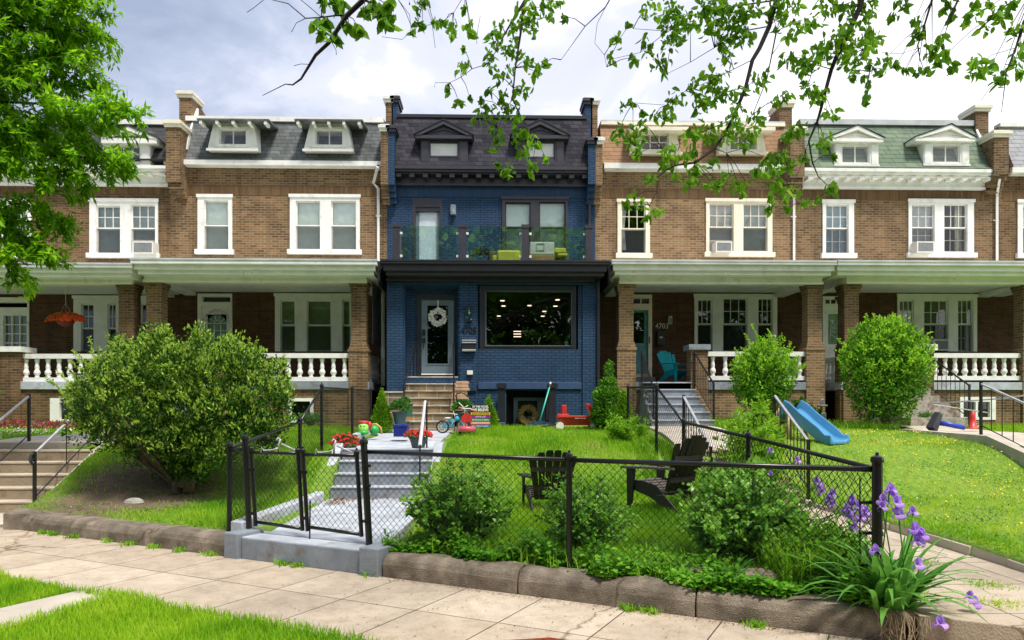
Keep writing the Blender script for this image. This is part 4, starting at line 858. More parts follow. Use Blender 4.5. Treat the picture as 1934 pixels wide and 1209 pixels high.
# map node: shift brick phase
strip('sidewalk',.0,1.66,.0,sw)
strip('verge_ground',1.66,3.3,.005,GM,zb=-.19)
strip('street_kerb',3.3,3.45,.0,M['conc'],zb=-.19)
strip('road',3.45,12,-.14,pbr('asphalt',(.05,.05,.052),.9,.2,30,bump=.4,bscale=150))
strip('opposite_verge',12,60,-.1,GM)
strip('verge_path',1.67,3.3,.03,M['conc'],a0=-2.98-.12,a1=-2.52+.0)
kb=pbr('aged_kerb_concrete',(.27,.22,.165),.95,.18,5,bump=.9,bscale=90,stain=(.13,.105,.08),stscale=2.2,stlo=.45,sthi=.75); speckle(kb,.3,160)
def kerb(a0,a1,h=.215,name='kerb',blk=1.35):
    m=MB(); n=max(1,int(round((a1-a0)/blk))); rnd=random.Random(int(a0*10))
    cuts=[a0]+[a0+(a1-a0)*(i+rnd.uniform(-.2,.2))/n for i in range(1,n)]+[a1]
    prof=[(0,-.1),(-.0,h-.10),(-.02,h-.05),(-.06,h-.015),(-.12,h),(-.26,h),(-.32,h-.02),(-.32,-.1)]
    for i in range(n):
        A0,A1=cuts[i]+.006,cuts[i+1]-.006; sub=5
        vs=[];fs=[]; 
        for k in range(sub+1):
            aa=A0+(A1-A0)*k/sub
            for (b,z) in prof: vs.append((aa,-b+rnd.uniform(-.006,.006),z+(rnd.uniform(-.006,.006) if z>0 else 0)))
        P_=len(prof)
        for k in range(sub):
            for q in range(P_-1): fs.append((k*P_+q,(k+1)*P_+q,(k+1)*P_+q+1,k*P_+q+1))
        fs.append(tuple(range(P_))[::1]); fs.append(tuple(sub*P_+q for q in range(P_))[::-1])
        m.add(vs,fs)
    o=m.build(name,kb,None,smooth=False,loc=(0,0,0)); o.location=(0,6.42,0); o.rotation_euler=(0,0,-AL); b=o.modifiers.new('b','BEVEL'); b.width=.012; b.segments=2
    struct(o)
def slab(name,poly,z,t,mat):
    m=MB(); n=len(poly); m.add([(x,y,z-t) for x,y in poly]+[(x,y,z) for x,y in poly],[tuple(range(n-1,-1,-1)),tuple(range(n,2*n))]+[(i,(i+1)%n,(i+1)%n+n,i+n) for i in range(n)])
    o=m.build(name,mat,None,bevel=.008); return struct(o)
slab('kerb_return',[(-6.36,9.78),(-5.98,9.75),(-6.15,10.3),(-6.35,11.1),(-6.68,11.1)],.212,.3,kb); kerb(-7.15,-3.23); kerb(-1.19,3.17); kerb(5.2,16)
# blue house landing, steps and walk
X0,X1=-2.42,-.96
lp=M['lgrey']; gp=M['greypaint']
slab('entrance_landing',[(-2.78,yc(-2.78)+.02),(-1.1,yc(-1.1)+.02),(X1+.1,11.15),(X0+.0,11.15)],.225,.3,lp)
st_=thing('garden_steps','pale grey painted concrete steps rising behind the double gate to the blue house','steps',(-2,11.1,.2))
m=MB(); m2=MB()
for i in range(4):
    y0=11.1+.29*i; z=.225+.172*(i+1); m.box(X0+.0,X1-.0,y0,12.3,z-.18,z-.012); m2.box(X0,X1,y0-.015,y0+.3 if i<3 else 12.3,z-.012,z+.002*i)
m.build('riser',M['greypaint'],st_); m2.build('tread',lp,st_)
for xx,w in ((X0-.17,.17),(X1,.17)):
    m=MB(); m.prism_yz([(10.75,.1),(10.75,.34),(11.1,.42),(12.2,1.0),(12.6,1.0),(12.6,.1)],xx+(.05 if w<0 else 0),xx+w-.03); m.build('cheek_wall',lp,st_,bevel=.01)
# low wall from gate to steps on the left
kw=thing('garden_edging','low pale grey painted edging wall along the left side of the gate landing','wall',(-3,9,.2)); 
m=MB(); m.add([(-2.86,8.15,.1),(-2.70,8.05,.1),(X0,10.7,.1),(X0-.15,10.7,.1),(-2.86,8.15,.35),(-2.70,8.05,.35),(X0,10.7,.36),(X0-.15,10.7,.37)],[(0,1,5,4),(1,2,6,5),(2,3,7,6),(3,0,4,7),(4,5,6,7)]); m.build('wall',lp,kw,bevel=.012)
# end blocks beside the gate step
for (a0,a1) in ((-3.22,-3.02),(-1.42,-1.20)):
    g_=tag(MB().box(0,a1-a0,0,.38,-.05,.265).build('gate_block',M['greypaint'],None,loc=(0,0,0),bevel=.012),'grey painted kerb block at the %s end of the gate step'%('left' if a0<-3 else 'right'),'block')
    q=kxy(a0,.05); g_.location=(q[0],q[1],0); g_.rotation_euler=(0,0,-AL)
o=MB().box(0,1.59,.0,.3,-.05,.221).build('gate_step',M['greypaint'],None,loc=(0,0,0),bevel=.012); q=kxy(-3.015,-.0); o.location=(q[0],q[1],0); o.rotation_euler=(0,0,-AL); tag(o,'grey painted concrete step below the black double gate','step')
def walk(name,rows,mat,dz=.03,n=10):
    V=[];k=0
    for r in range(len(rows)-1):
        for q in range(n+(r==len(rows)-2)):
            f=q/n; l=[rows[r][0][c]*(1-f)+rows[r+1][0][c]*f for c in (0,1)]; e=[rows[r][1][c]*(1-f)+rows[r+1][1][c]*f for c in (0,1)]
            for u in (0,.5,1):
                x=l[0]*(1-u)+e[0]*u; y=l[1]*(1-u)+e[1]*u; V.append((x,y,max(ghs(x,y),ghs(l[0],l[1]),ghs(e[0],e[1]))+dz))
            k+=1
    m=MB(); m.add(V,[(i*3+a,i*3+a+1,i*3+a+4,i*3+a+3) for i in range(k-1) for a in (0,1)])
    o=m.build(name,mat,None); sd=o.modifiers.new('s','SOLIDIFY'); sd.thickness=.12; return struct(o)
walk('front_walk',[((X0,12.25),(X1,12.25)),((X0,15.8),(X1,15.8)),((-2.6,16.6),(X1,16.6)),((-2.9,19.1),(X1+.1,19.1))],lp)
m=MB(); m.path([(X0-.06,12.5,.98),(X0-.08,13.6,1.05),(X0-.08,15,1.11),(X0-.08,16.0,1.13)],.075,4); struct(m.build('walk_edging',lp,None))
slab('side_path',[(X1+.1,17.2),(.0,17.1),(1.5,17.15),(1.5,17.0),(.0,16.95),(X1+.1,17.05)],1.13,.1,lp)
# areaway walls
m=MB(); m.box(-.04,1.41,17.12,17.15,-.2,1.1); m.box(-.06,-.03,17.15,19.2,-.2,1.14); m.box(1.40,1.43,17.15,19.2,-.2,1.14); struct(m.build('areaway_wall',M['bluetrim'],None))
# house 2 steps & walk (left)
st2=thing('garden_steps','worn brown concrete garden steps at the far left edge rising from the sidewalk','steps',(-7.5,11,.0))
cs=pbr('worn_step_concrete',(.30,.235,.16),.95,.12,3,bump=.5,bscale=50,stain=(.17,.12,.08),stscale=3,stlo=.5,sthi=.75); csl=pbr('worn_tread_concrete',(.45,.38,.29),.95,.1,3,bump=.4,bscale=60)
m=MB();m2=MB()
for i in range(5):
    y0=11.25+.30*i; z=.175*(i+1); m.box(-8.6,-6.66,y0,12.9,z-.19,z-.02); m2.box(-8.6,-6.66,y0-.012,y0+.31 if i<4 else 12.9,z-.02,z+.001*i)
m.build('riser',cs,st2); m2.build('tread',csl,st2)
m=MB(); m.prism_yz([(10.9,-.1),(10.9,.2),(11.15,.26),(12.75,.98),(13.3,1.0),(13.3,-.1)],-6.66,-6.5); m.build('cheek_wall',M['conc'],st2,bevel=.01)
slab('side_apron',[(-10.5,12.6),(-9,9.9+1.4),(-6.66,10.05),(-6.5,10.9),(-6.66,11.3),(-10.5,13)],.012,.1,M['conc'])
walk('front_walk',[((-8.6,12.8),(-6.66,12.75)),((-8.4,13.6),(-6.1,13.5)),((-7.9,14.5),(-5.6,14.4)),((-7.9,15.5),(-6.3,15.5)),((-8.2,17.3),(-7,17.3))],M['conc'])
# house 4 path, steps
slab('neighbour_walk',[(2.86,yc(2.86)+.03),(4.5,yc(4.5)+.03),(4.62,8.5),(4.45,10.7),(2.9,10.7)],.20,.3,sw)
m=MB()
for k in range(14):
    y0=3.95+k*.48; m.add([(4.47+.012*(k%3),y0,.0),(4.56+.01*(k%2),y0,.0),(4.56+.01*(k%2),y0+.47,.0),(4.47+.012*(k%3),y0+.47,.0),(4.47+.012*(k%3),y0,ghs(4.6,y0)-.02),(4.56+.01*(k%2),y0,ghs(4.6,y0)-.02),(4.56+.01*(k%2),y0+.47,ghs(4.6,y0+.47)-.02),(4.47+.012*(k%3),y0+.47,ghs(4.6,y0+.47)-.02)],[(0,3,2,1),(4,5,6,7),(0,1,5,4),(1,2,6,5),(2,3,7,6),(3,0,4,7)])
struct(m.build('walk_edging',M['conc'],None,bevel=.01))
st3=thing('garden_steps','brown concrete garden steps right of the black lawn chairs, beyond the side fence','steps',(3.8,10.7,.2))
m=MB();m2=MB()
for i in range(4):
    y0=10.6+.32*i; z=.20+.178*(i+1); m.box(3.0,4.45,y0,12.2,z-.19,z-.02); m2.box(3.0,4.45,y0-.012,y0+.33 if i<3 else 12.2,z-.02,z+.001*i)
m.build('riser',cs,st3); m2.build('tread',csl,st3)
walk('neighbour_walk',[((3.05,12.1),(4.45,12.1)),((3.6,17.5),(5.2,17.5))],M['conc'])
for i,(x,y,s) in enumerate(((3.6,5.9,.5),(4.1,5.4,.4),(3.9,6.7,.5),(4.3,4.5,.4))): pass
# house 5 walk + kerb at far right
walk('neighbour_walk',[((8.6,12.2),(10.3,12.2)),((8.7,14.5),(10.3,14.5)),((9.6,17.2),(10.6,17.2))],M['conc'])
m=MB(); m.prism_yz([(9.3,.0),(9.3,.3),(9.6,.36),(12.4,1.1),(15,1.14),(15,.0)],8.42,8.58); struct(m.build('walk_edging',M['conc'],None))
slab('neighbour_walk',[(8.6,2),(10.4,1),(10.4,12.3),(8.6,12.3)],.25,.3,M['conc'])
# ---------- chain link fence ----------
def chain(m,p0,p1,h0,h1,w=.036,r=.0023):
    """p0,p1: (x,y,zbase,ztop)"""
    p0=np.array(p0,float); p1=np.array(p1,float); L=np.hypot(*(p1-p0)[:2]); n=max(1,int(L/w)); w=L/n
    nz=int(round((p0[3]-p0[2])/w)); d=(p1-p0)[:2]/L; nrm=np.array([d[1],-d[0]])
    i=np.arange(n)[:,None]; k=np.arange(nz+1)[None,:]
    s=(i+((k+i)%2))*w; t=s/L
    xb=p0[0]+(p1[0]-p0[0])*t; yb=p0[1]+(p1[1]-p0[1])*t; zb=p0[2]+(p1[2]-p0[2])*t; zt=p0[3]+(p1[3]-p0[3])*t
    z=zb+(zt-zb)*k/nz; off=.003*np.where(((k+i)%2)==0,1,-1)
    xb=xb+nrm[0]*off; yb=yb+nrm[1]*off
    C=np.stack([xb,yb,z],-1)  # n,nz+1,3
    D3=np.array([d[0],d[1],0]); N3=np.array([nrm[0],nrm[1],0])
    offs=np.array([D3*r*0-N3*r, D3*r*1.2+N3*r*.6, -D3*r*1.2+N3*r*.6])
    V=(C[:,:,None,:]+offs[None,None]).reshape(-1,3)
    base=(np.arange(n)[:,None]*(nz+1)+np.arange(nz)[None,:])*3
    Q=[]
    for a in range(3):
        b=(a+1)%3; Q.append(np.stack([base+a,base+b,base+3+b,base+3+a],-1).reshape(-1,4))
    m.arr(V,np.concatenate(Q)); return m
def fpost(par,x,y,zb,zt,r=.03,lean=(0,0)):
    m=MB(); m.path([(x,y,zb-.1),(x+lean[0],y+lean[1],zt)],r,10); m.lathe(x+lean[0],y+lean[1],[(r+.008,zt-.02),(r+.010,zt+.0),(r+.004,zt+.02),(.012,zt+.035),(.012,zt+.05),(.001,zt+.055)],10); return m.build('post',M['vinyl'],par,smooth=False)
def frail(par,a,b,r=.021): m=MB(); m.path([a,b],r,8); return m.build('top_rail',M['vinyl'],par,smooth=True)
def fy(x): return 6.42-.545*x+.30
fA=thing('chain_link_fence','black chain link fence along the kerb in front of the two black lawn chairs','fence',(.7,6.7,.25),'black chain link fences')
gx=-1.22; cxr=2.75
g0=(gx,fy(gx)); g1=(cxr,fy(cxr)); mid=(.66,fy(.66))
ztop=lambda x: 1.17+.0*(x)
fpost(fA,*g0,.22,1.25,.034,lean=(-.06,0)); fpost(fA,*mid,.32,1.17,.026); fpost(fA,*g1,.25,1.22,.036)
frail(fA,(g0[0]-.03,g0[1],1.15),(mid[0],mid[1],1.14)); frail(fA,(mid[0],mid[1],1.14),(g1[0],g1[1],1.15))
m=MB(); chain(m,(g0[0],g0[1],.27,1.13),(mid[0],mid[1],.33,1.12),0,0); chain(m,(mid[0],mid[1],.33,1.12),(g1[0],g1[1],.3,1.13),0,0); m.build('chain_mesh',M['vinyl'],fA)
m=MB(); 
for zz in (.45,.68,.9): m.lathe(g1[0],g1[1],[(.042,zz),(.042,zz+.025)],10); m.box(g1[0]-.11,g1[0]-.03,g1[1]+.02,g1[1]+.045,zz,zz+.02)
m.path([(g1[0]-.10,g1[1]+.05,.3),(g1[0]-.10,g1[1]+.05,1.08)],.005,4)
for zz in (.45,.8,1.0): m.lathe(g0[0]-.03,g0[1],[(.042,zz),(.042,zz+.025)],10)
m.build('tension_band',M['vinyl'],fA)
fB=thing('chain_link_fence','black chain link fence running up the slope on the right of the blue house lawn','fence',(2.65,10,.3),'black chain link fences')
pts=[(2.75,fy(2.75),.27,1.13),(2.70,7.75,.36,1.26),(2.65,10.2,.44,1.36),(2.65,11.9,.90,1.90),(2.65,14.4,1.02,1.95)]
for p in pts[1:]: fpost(fB,p[0],p[1],p[2],p[3]+.04,.027)
m=MB()
for a,b in zip(pts[:-1],pts[1:]): frail(fB,(a[0],a[1],a[3]+.02),(b[0],b[1],b[3]+.02),.019); chain(m,a,b,0,0,w=.045)
m.build('chain_mesh',M['vinyl'],fB)
fC=thing('chain_link_fence','black chain link fence climbing the bank between the yew bush and the garden steps','fence',(-2.9,10,.3),'black chain link fences')
lp0=(-2.93,fy(-2.93)); lp1=(-2.66,fy(-2.66))
pts=[(lp0[0],lp0[1],.25,1.12),(-2.87,11.1,.46,1.35),(-2.87,12.5,.92,1.9),(-2.87,15.2,1.05,1.93),(-2.87,17.5,1.1,1.95)]
for p in pts: fpost(fC,p[0],p[1],p[2],p[3]+.05,.03 if p[1]<9 else .027)
m=MB()
for a,b in zip(pts[:-1],pts[1:]): frail(fC,(a[0],a[1],a[3]+.02),(b[0],b[1],b[3]+.02),.019); chain(m,a,b,0,0,w=.045)
chain(m,(lp0[0],lp0[1],.27,1.1),(lp1[0],lp1[1],.27,1.12),0,0)
m.build('chain_mesh',M['vinyl'],fC); fpost(fC,lp1[0],lp1[1],.22,1.26,.034,lean=(-.05,0)); frail(fC,(lp0[0],lp0[1],1.13),(lp1[0]-.04,lp1[1],1.13))
# gate leaves
def gate(xa,xb,label,lean):
    a=(xa,fy(xa)); b=(xb,fy(xb)); t=thing('gate_leaf',label,'gate',((a[0]+b[0])/2,(a[1]+b[1])/2,.28),'double gate leaves')
    for q,nm in ((a,0),(b,1)):
        m=MB(); m.path([(q[0],q[1],.30),(q[0]+lean,q[1],1.14)],.022,8); m.lathe(q[0]+lean,q[1],[(.028,1.12),(.028,1.15),(.012,1.165),(.012,1.18),(.001,1.19)],8); m.build('post',M['vinyl'],t)
    MB().path([(a[0],a[1],.345),(b[0],b[1],.32)],.018,8).build('rail',M['vinyl'],t,smooth=True); MB().path([(a[0]+lean,a[1],1.10),(b[0]+lean,b[1],1.11)],.018,8).build('rail',M['vinyl'],t,smooth=True)
    m=MB(); chain(m,(a[0],a[1],.36,1.09),(b[0],b[1],.34,1.10),0,0); m.v=[]; m.build('chain_mesh',M['vinyl'],t)
    mx_,my_=(a[0]+b[0])/2,(a[1]+b[1])/2
    m=MB(); m.path([(mx_-.0,my_,1.11),(mx_-.0,my_,1.20),(mx_+.02,my_,1.25),(mx_,my_,1.27),(mx_-.03,my_,1.24)],.010,6); m.path([(mx_+.03,my_,1.20),(mx_+.18,my_,1.13)],.010,6); m.path([(mx_-.19,my_,1.11),(mx_-.18,my_,1.17),(mx_-.16,my_,1.13),(mx_-.05,my_,1.14),(mx_,my_,1.16)],.007,6)
    m.build('latch_arm',M['railwhite'],t,smooth=True)
    m=MB()
    for zz in (.42,.9): m.box(a[0]-.07,a[0]+.0,a[1]-.02,a[1]+.02,zz,zz+.03)
    m.build('hinge',M['vinyl'],t)
    return t
gate(-2.58,-1.99,'left leaf of the black chain link double gate',-.05); gl=gate(-1.93,-1.31,'right leaf of the black chain link double gate',-.05)
m=MB(); m.path([(-1.90,fy(-1.9),.62),(-1.90,fy(-1.9)-.02,.2)],.008,6); m.build('drop_rod',M['vinyl'],gl)
# iron railings of the garden steps
railing('iron_handrail','black iron handrail with highlight grey top on the right of the far left steps',(-6.85,12.9,1.0),(-6.85,11.25,.12),.78,2,topm=M['railwhite'])
m=MB(); m.path([(-6.85,11.25,.90),(-6.85,11.17,.88),(-6.85,11.14,.80),(-6.85,11.19,.74),(-6.85,11.24,.78),(-6.85,11.21,.82)],.022,6); o=m.build('rail_scroll',M['iron'],[o for o in bpy.data.objects if o.name.startswith('iron_handrail')][0])
railing('iron_handrail','black iron post handrail cut off at the left edge of the photo',(-7.95,12.9,1.0),(-7.95,11.25,.12),.78,2,topm=M['railwhite'])
# handrail on the blue steps: pale board on two thin posts
hr=thing('iron_handrail','pale topped iron handrail beside the flower pot on the grey garden steps','railing',(-1.35,12,.3))
pa=P(803,758,12.3); pb=P(793,842,11.3)
m=MB(); m.path([pa,pb],[.022,.03],6); m.build('top_rail',pbr('pale_rail',(.55,.54,.58),.3,.05),hr)
for q,b in ((pb,.3),(P(806,760,12.5),.9)):
    m=MB(); m.path([(q[0],q[1],b-.1),q],.014,6); m.build('post',M['iron'],hr)
railing('iron_handrail','black iron railing with grey top behind the sideways black chair',(3.12,12.0,.98),(3.12,10.5,.22),.78,10,topm=M['railwhite'])
railing('iron_handrail','black iron railing with grey top beside the blue slide',(4.62,12.0,.98),(4.53,10.5,.30),.80,10,topm=M['railwhite'])
railing('iron_handrail','black iron railing with grey top at the right edge of the photo',(8.66,12.9,1.15),(9.0,11.2,.45),.85,8,topm=M['railwhite'])
o=[o for o in bpy.data.objects if o.name.startswith('iron_handrail')][-1]
w1=P(1790,768,17.5); w2=P(1900,752,13.0)
m=MB(); m.path([w1,(w1[0]+.35,16.6,w1[2]-.14),(w2[0]-.6,14.3,w2[2]-.1),w2,(w2[0]+.5,12.5,w2[2]+.12)],.014,5); m.build('hose_rail',M['railwhite'],o)
# ================= MOVABLE THINGS =================
plas=lambda n,c,r=.35,v=.04: pbr(n,c,r,v,5)
M['redp']=plas('red_plastic',(.52,.03,.025),.4,.08); M['bluep']=plas('sky_blue_plastic',(.07,.27,.48)); M['tanp']=plas('tan_plastic',(.55,.37,.17),.5)
M['teal']=plas('teal_plastic',(.0,.33,.40),.4); M['chairdk']=pbr('dark_brown_resin',(.022,.017,.015),.5,.1,20); M['chairlt']=pbr('weathered_brown_resin',(.13,.10,.09),.55,.15,15)
def adirondack(name,label,mat,seatm=None,group=None):
    t=thing(name,label,'chair',(0,0,0),group); sm_=seatm or mat
    m=MB()
    for i in range(6):
        y=-.29+i*.092; z=.345-i*.02; m.box(-.25,.25,y,y+.082,z-.012,z+.01)
    m.build('seat',sm_,t,bevel=.004)
    m=MB(); n=6; w0,w1=.42,.66
    tops=[.82,.88,.91,.91,.88,.82]
    for i in range(n):
        a0=-w0/2+w0*i/n+.003; b0=-w0/2+w0*(i+1)/n-.003; a1=-w1/2+w1*i/n+.005; b1=-w1/2+w1*(i+1)/n-.005; h=tops[i]
        f=lambda z: .20+(z-.2)*.42
        vs=[]
        for (z,a,b) in ((.2,a0,b0),((.2+h)/2,(a0+a1)/2,(b0+b1)/2),(h-.03,a1,b1),(h+.012,a1+.012,b1-.012)):
            cv=.05*(1-((a+b)/ .6)**2)*(z-.2)
            vs+=[(a,f(z)+cv-.012,z),(b,f(z)+cv-.012,z),(b,f(z)+cv+.012,z),(a,f(z)+cv+.012,z)]
        fs=[(3,2,1,0),(12,13,14,15)]
        for k in range(3):
            for q in range(4): fs.append((k*4+q,k*4+(q+1)%4,(k+1)*4+(q+1)%4,(k+1)*4+q))
        m.add(vs,fs)
    m.box(-.24,.24,.30,.325,.36,.42); m.box(-.29,.29,.41,.435,.62,.68)
    m.build('backrest',mat,t)
    for s in (-1,1):
        m=MB(); m.prism_yz([(-.33,0),(-.26,0),(-.20,.50),(-.34,.50)],s*.29-.014,s*.29+.014); m.build('leg',mat,t,bevel=.004)
        m=MB(); m.prism_yz([(-.33,.36),(-.30,.25),(.0,.18),(.42,0),(.52,0),(.12,.32),(-.1,.36)],s*.262-.012,s*.262+.012); m.build('leg',sm_,t,bevel=.004)
        m=MB(); m.add([(s*.22,-.38,.50),(s*.37,-.38,.50),(s*.36,.0,.515),(s*.30,.40,.52),(s*.25,.40,.52),(s*.22,.0,.515)]+[(s*.22,-.38,.525),(s*.37,-.38,.525),(s*.36,.0,.54),(s*.30,.40,.545),(s*.25,.40,.545),(s*.22,.0,.54)],
          [(5,4,3,2,1,0)[::s],(6,7,8,9,10,11)[::s]]+[(i,(i+1)%6,(i+1)%6+6,i+6)[::s] for i in range(6)]); m.build('arm',sm_,t)
    return t
c=adirondack('lawn_chair','black slatted lawn chair seen straight from behind, beside the middle fence post',M['chairdk'],M['chairdk'],'black lawn chairs on the blue house lawn')
c2=dup(c,(2.16,9.35,ghs(2.2,9.35)+.01),rad(-143),'black slatted lawn chair turned sideways with a greyish brown seat, nearest the side fence',scale=.95); c2.scale=(1.0,1.0,1.04)
for ch in c2.children:
    if ch.name.startswith('seat') or ch.name.startswith('arm'): ch.data=ch.data.copy(); ch.data.materials[0]=M['chairlt']
place(c,(.68,9.25,ghs(.68,9.25)),rad(186)); c.scale=(.9,.9,.86)
tc_=adirondack('porch_chair','turquoise plastic slatted chair on the porch of the house right of the blue one',M['teal']); place(tc_,(5.05,20.2,2.245),rad(28)); tc_.scale=(.98,.98,1)
# wagon
t=thing('toy_wagon','red plastic pull wagon with two seat backs on the lawn before the blue house','wagon',(1.95,16.2,1.15))
D=16.2; x0,x1=X(1051,D),X(1136,D); zb=Z(804,D); q=lambda py: Z(py,D,1093)
m=MB()
def tub(m,x0,x1,y0,y1,z0,z1,ins=.1):
    vs=[(x0+ins,y0+.06,z0),(x1-ins*.5,y0+.06,z0),(x1-ins*.5,y1-.06,z0),(x0+ins,y1-.06,z0),(x0,y0,z1),(x1,y0,z1),(x1,y1,z1),(x0,y1,z1),(x0+.03,y0+.03,z1),(x1-.03,y0+.03,z1),(x1-.03,y1-.03,z1),(x0+.03,y1-.03,z1),(x0+ins+.03,y0+.09,z0+.04),(x1-ins,y0+.09,z0+.04),(x1-ins,y1-.09,z0+.04),(x0+ins+.03,y1-.09,z0+.04)]
    m.add(vs,[(0,3,2,1)]+[(i,(i+1)%4,(i+1)%4+4,i+4) for i in range(4)]+[(4+i,4+(i+1)%4,8+(i+1)%4,8+i) for i in range(4)]+[(8+i,8+(i+1)%4,12+(i+1)%4,12+i) for i in range(4)]+[(12,13,14,15)])
zt=q(783); zm=q(797)
tub(m,x0,x1,D-.22,D+.22,q(803),zt-.03,.07); m.box(x0-.01,x1+.01,D-.24,D-.2,zt-.07,zt-.02); m.box(x0+.0,x0+.25,D-.235,D-.19,zt-.03,zt+.015); m.box(x1-.25,x1,D-.235,D-.19,zt-.03,zt+.045)
m.build('body',M['redp'],t,bevel=.012)
for a,b,ty,ln in ((1060,1069,765,0),(1112,1120,763,-.08)):
    m=MB(); xa,xb=X(a,D),X(b,D); m.prism_xz([(xa-ln,zt-.08),(xb-ln,zt-.08),(xb+ln,q(ty)),(xa+ln,q(ty))],D-.16,D+.16); m.build('seat_back',M['redp'],t,bevel=.01)
for px in (1056,1120):
    for yy in (D-.2,D+.2):
        m=MB(); cx=X(px,D); cz=q(804); n=14; vs=[(cx+.085*cos(2*pi*k/n),yy+o_,cz+.085*sin(2*pi*k/n)) for o_ in (-.035,.035) for k in range(n)]; m.add(vs,[tuple(range(n)),tuple(range(2*n-1,n-1,-1))]+[(k,k+n,(k+1)%n+n,(k+1)%n) for k in range(n)]); w_=m.build('wheel',M['white'],t)
text('RADIO FLYER','side_lettering',M['white'],t,X(1094,D),D-.232,q(789.5),.05,.003,w=.24)
m=MB(); m.path([(x0+.03,D-.1,zb+.04),(x0-.35,D-.2,zb-.02)],.012,6); m.path([(x0-.35,D-.27,zb-.02),(x0-.35,D-.12,zb-.02)],.014,6); m.build('pull_handle',M['iron'],t)
# slide
t=thing('toy_slide','sky blue toddler slide with tan ladder on the neighbouring lawn','slide',(5.6,13,1.1))
A=np.array([5.44,13.45]); Bp=np.array([5.84,12.5]); 
dirv=(Bp-A)/np.linalg.norm(Bp-A); nr=np.array([-dirv[1],dirv[0]]); Ln=np.linalg.norm(Bp-A)
def chute(mm):
    prof=[(-.05,.44),(0,.54),(.10,.575),(.22,.52),(.45,.35),(.70,.19),(.86,.09),(1.0,.055),(1.12,.055)]
    zg=[ghs(*(A+dirv*Ln*min(s,1)))for s,_ in prof]; z0=ghs(*Bp)
    cs=[(-.22,.18),(-.19,.19),(-.165,.03),(-.13,0),(.13,0),(.165,.03),(.19,.19),(.22,.18),(.21,-.06),(-.21,-.06)]
    vs=[];n=len(cs)
    for i,(s,z) in enumerate(prof):
        wide=1.0+ (.05 if s>.9 else 0); lip=1 if 0<s<.9 else .55
        c0=A+dirv*Ln*s
        for (o_,dz) in cs:
            p=c0+nr*o_*wide; zz=z0+z+dz*(lip if dz>.1 else 1); vs.append((p[0],p[1],zz))
    fs=[]
    for i in range(len(prof)-1):
        for k in range(n): fs.append((i*n+k,i*n+(k+1)%n,(i+1)*n+(k+1)%n,(i+1)*n+k))
    fs+= [tuple(range(n-1,-1,-1)),tuple((len(prof)-1)*n+k for k in range(n))]
    mm.add(vs,fs)
m=MB(); chute(m); o=m.build('chute',M['bluep'],t,smooth=False); sb=o.modifiers.new('b','BEVEL'); sb.width=.02; sb.segments=3; sb.limit_method='ANGLE'; o.data.polygons.foreach_set('use_smooth',[True]*len(o.data.polygons))
m=MB(); za=ghs(*A)
for s in (-1,1):
    p=A+nr*s*.2-dirv*.02; q_=A+nr*s*.22-dirv*.42
    m.path([(q_[0],q_[1],za-.03),((p[0]*.6+q_[0]*.4),(p[1]*.6+q_[1]*.4),za+.3),(p[0],p[1],za+.53)],[.045,.04,.035],8)
    r_=A+nr*s*.2+dirv*.22; m.path([(r_[0],r_[1],za-.05),(r_[0]-.02,r_[1],za+.43)],[.05,.035],8)
for k,zz in enumerate((.16,.34)):
    c0=A-dirv*(.34-.12*k); a_=c0+nr*.2; b_=c0-nr*.2; m.path([(a_[0],a_[1],za+zz),(b_[0],b_[1],za+zz)],.04,6)
m.build('ladder',M['tanp'],t,smooth=True)
# fallen toy hoop, cone
t=thing('toy_basketball_stand','blue pole of a toddler basketball stand lying on the lawn with its black base upright','toy',(8.8,14.6,1.15)); D=14.6
a=P(1768,797,D); b=P(1822,808,D-.15); m=MB(); m.path([a,b],[.055,.05],8); m.build('pole',plas('royal_blue',(.02,.05,.40)),t,smooth=True)
m=MB(); a0=P(1773,781,D); a1=P(1759,812,D-.1); vs=[]
m.path([(a0[0],D+.0,a0[2]),(a1[0],D-.1,a1[2])],[.09,.12],4); m.build('base',plas('black_plastic',(.02,.02,.022)),t,bevel=.02)
t=thing('toy_cone','red plastic cone with a white net standing near the garden path','cone',(9.6,15,1.15)); D=15.0
x,z=W(1837,810,D); zt=Z(778,D,1837); m=MB(); m.lathe(x,D,[(.13,z),(.13,z+.02),(.075,z+.03),(.055,(z+zt)/2+.05),(.04,zt),(.001,zt+.02)],12); m.build('cone_body',M['redp'],t,smooth=True)
m=MB(); m.path([(x+.06,D,zt-.08),(x+.2,D,z+.12)],.006,4); m.path([(x+.08,D,z+.02),(x+.2,D,z+.12)],.006,4)
for k in range(6): m.path([(x+.07,D,z+.05+k*.05),(x+.19-k*.015,D,z+.1+.03*k)],.003,3)
m.build('net',M['white'],t)
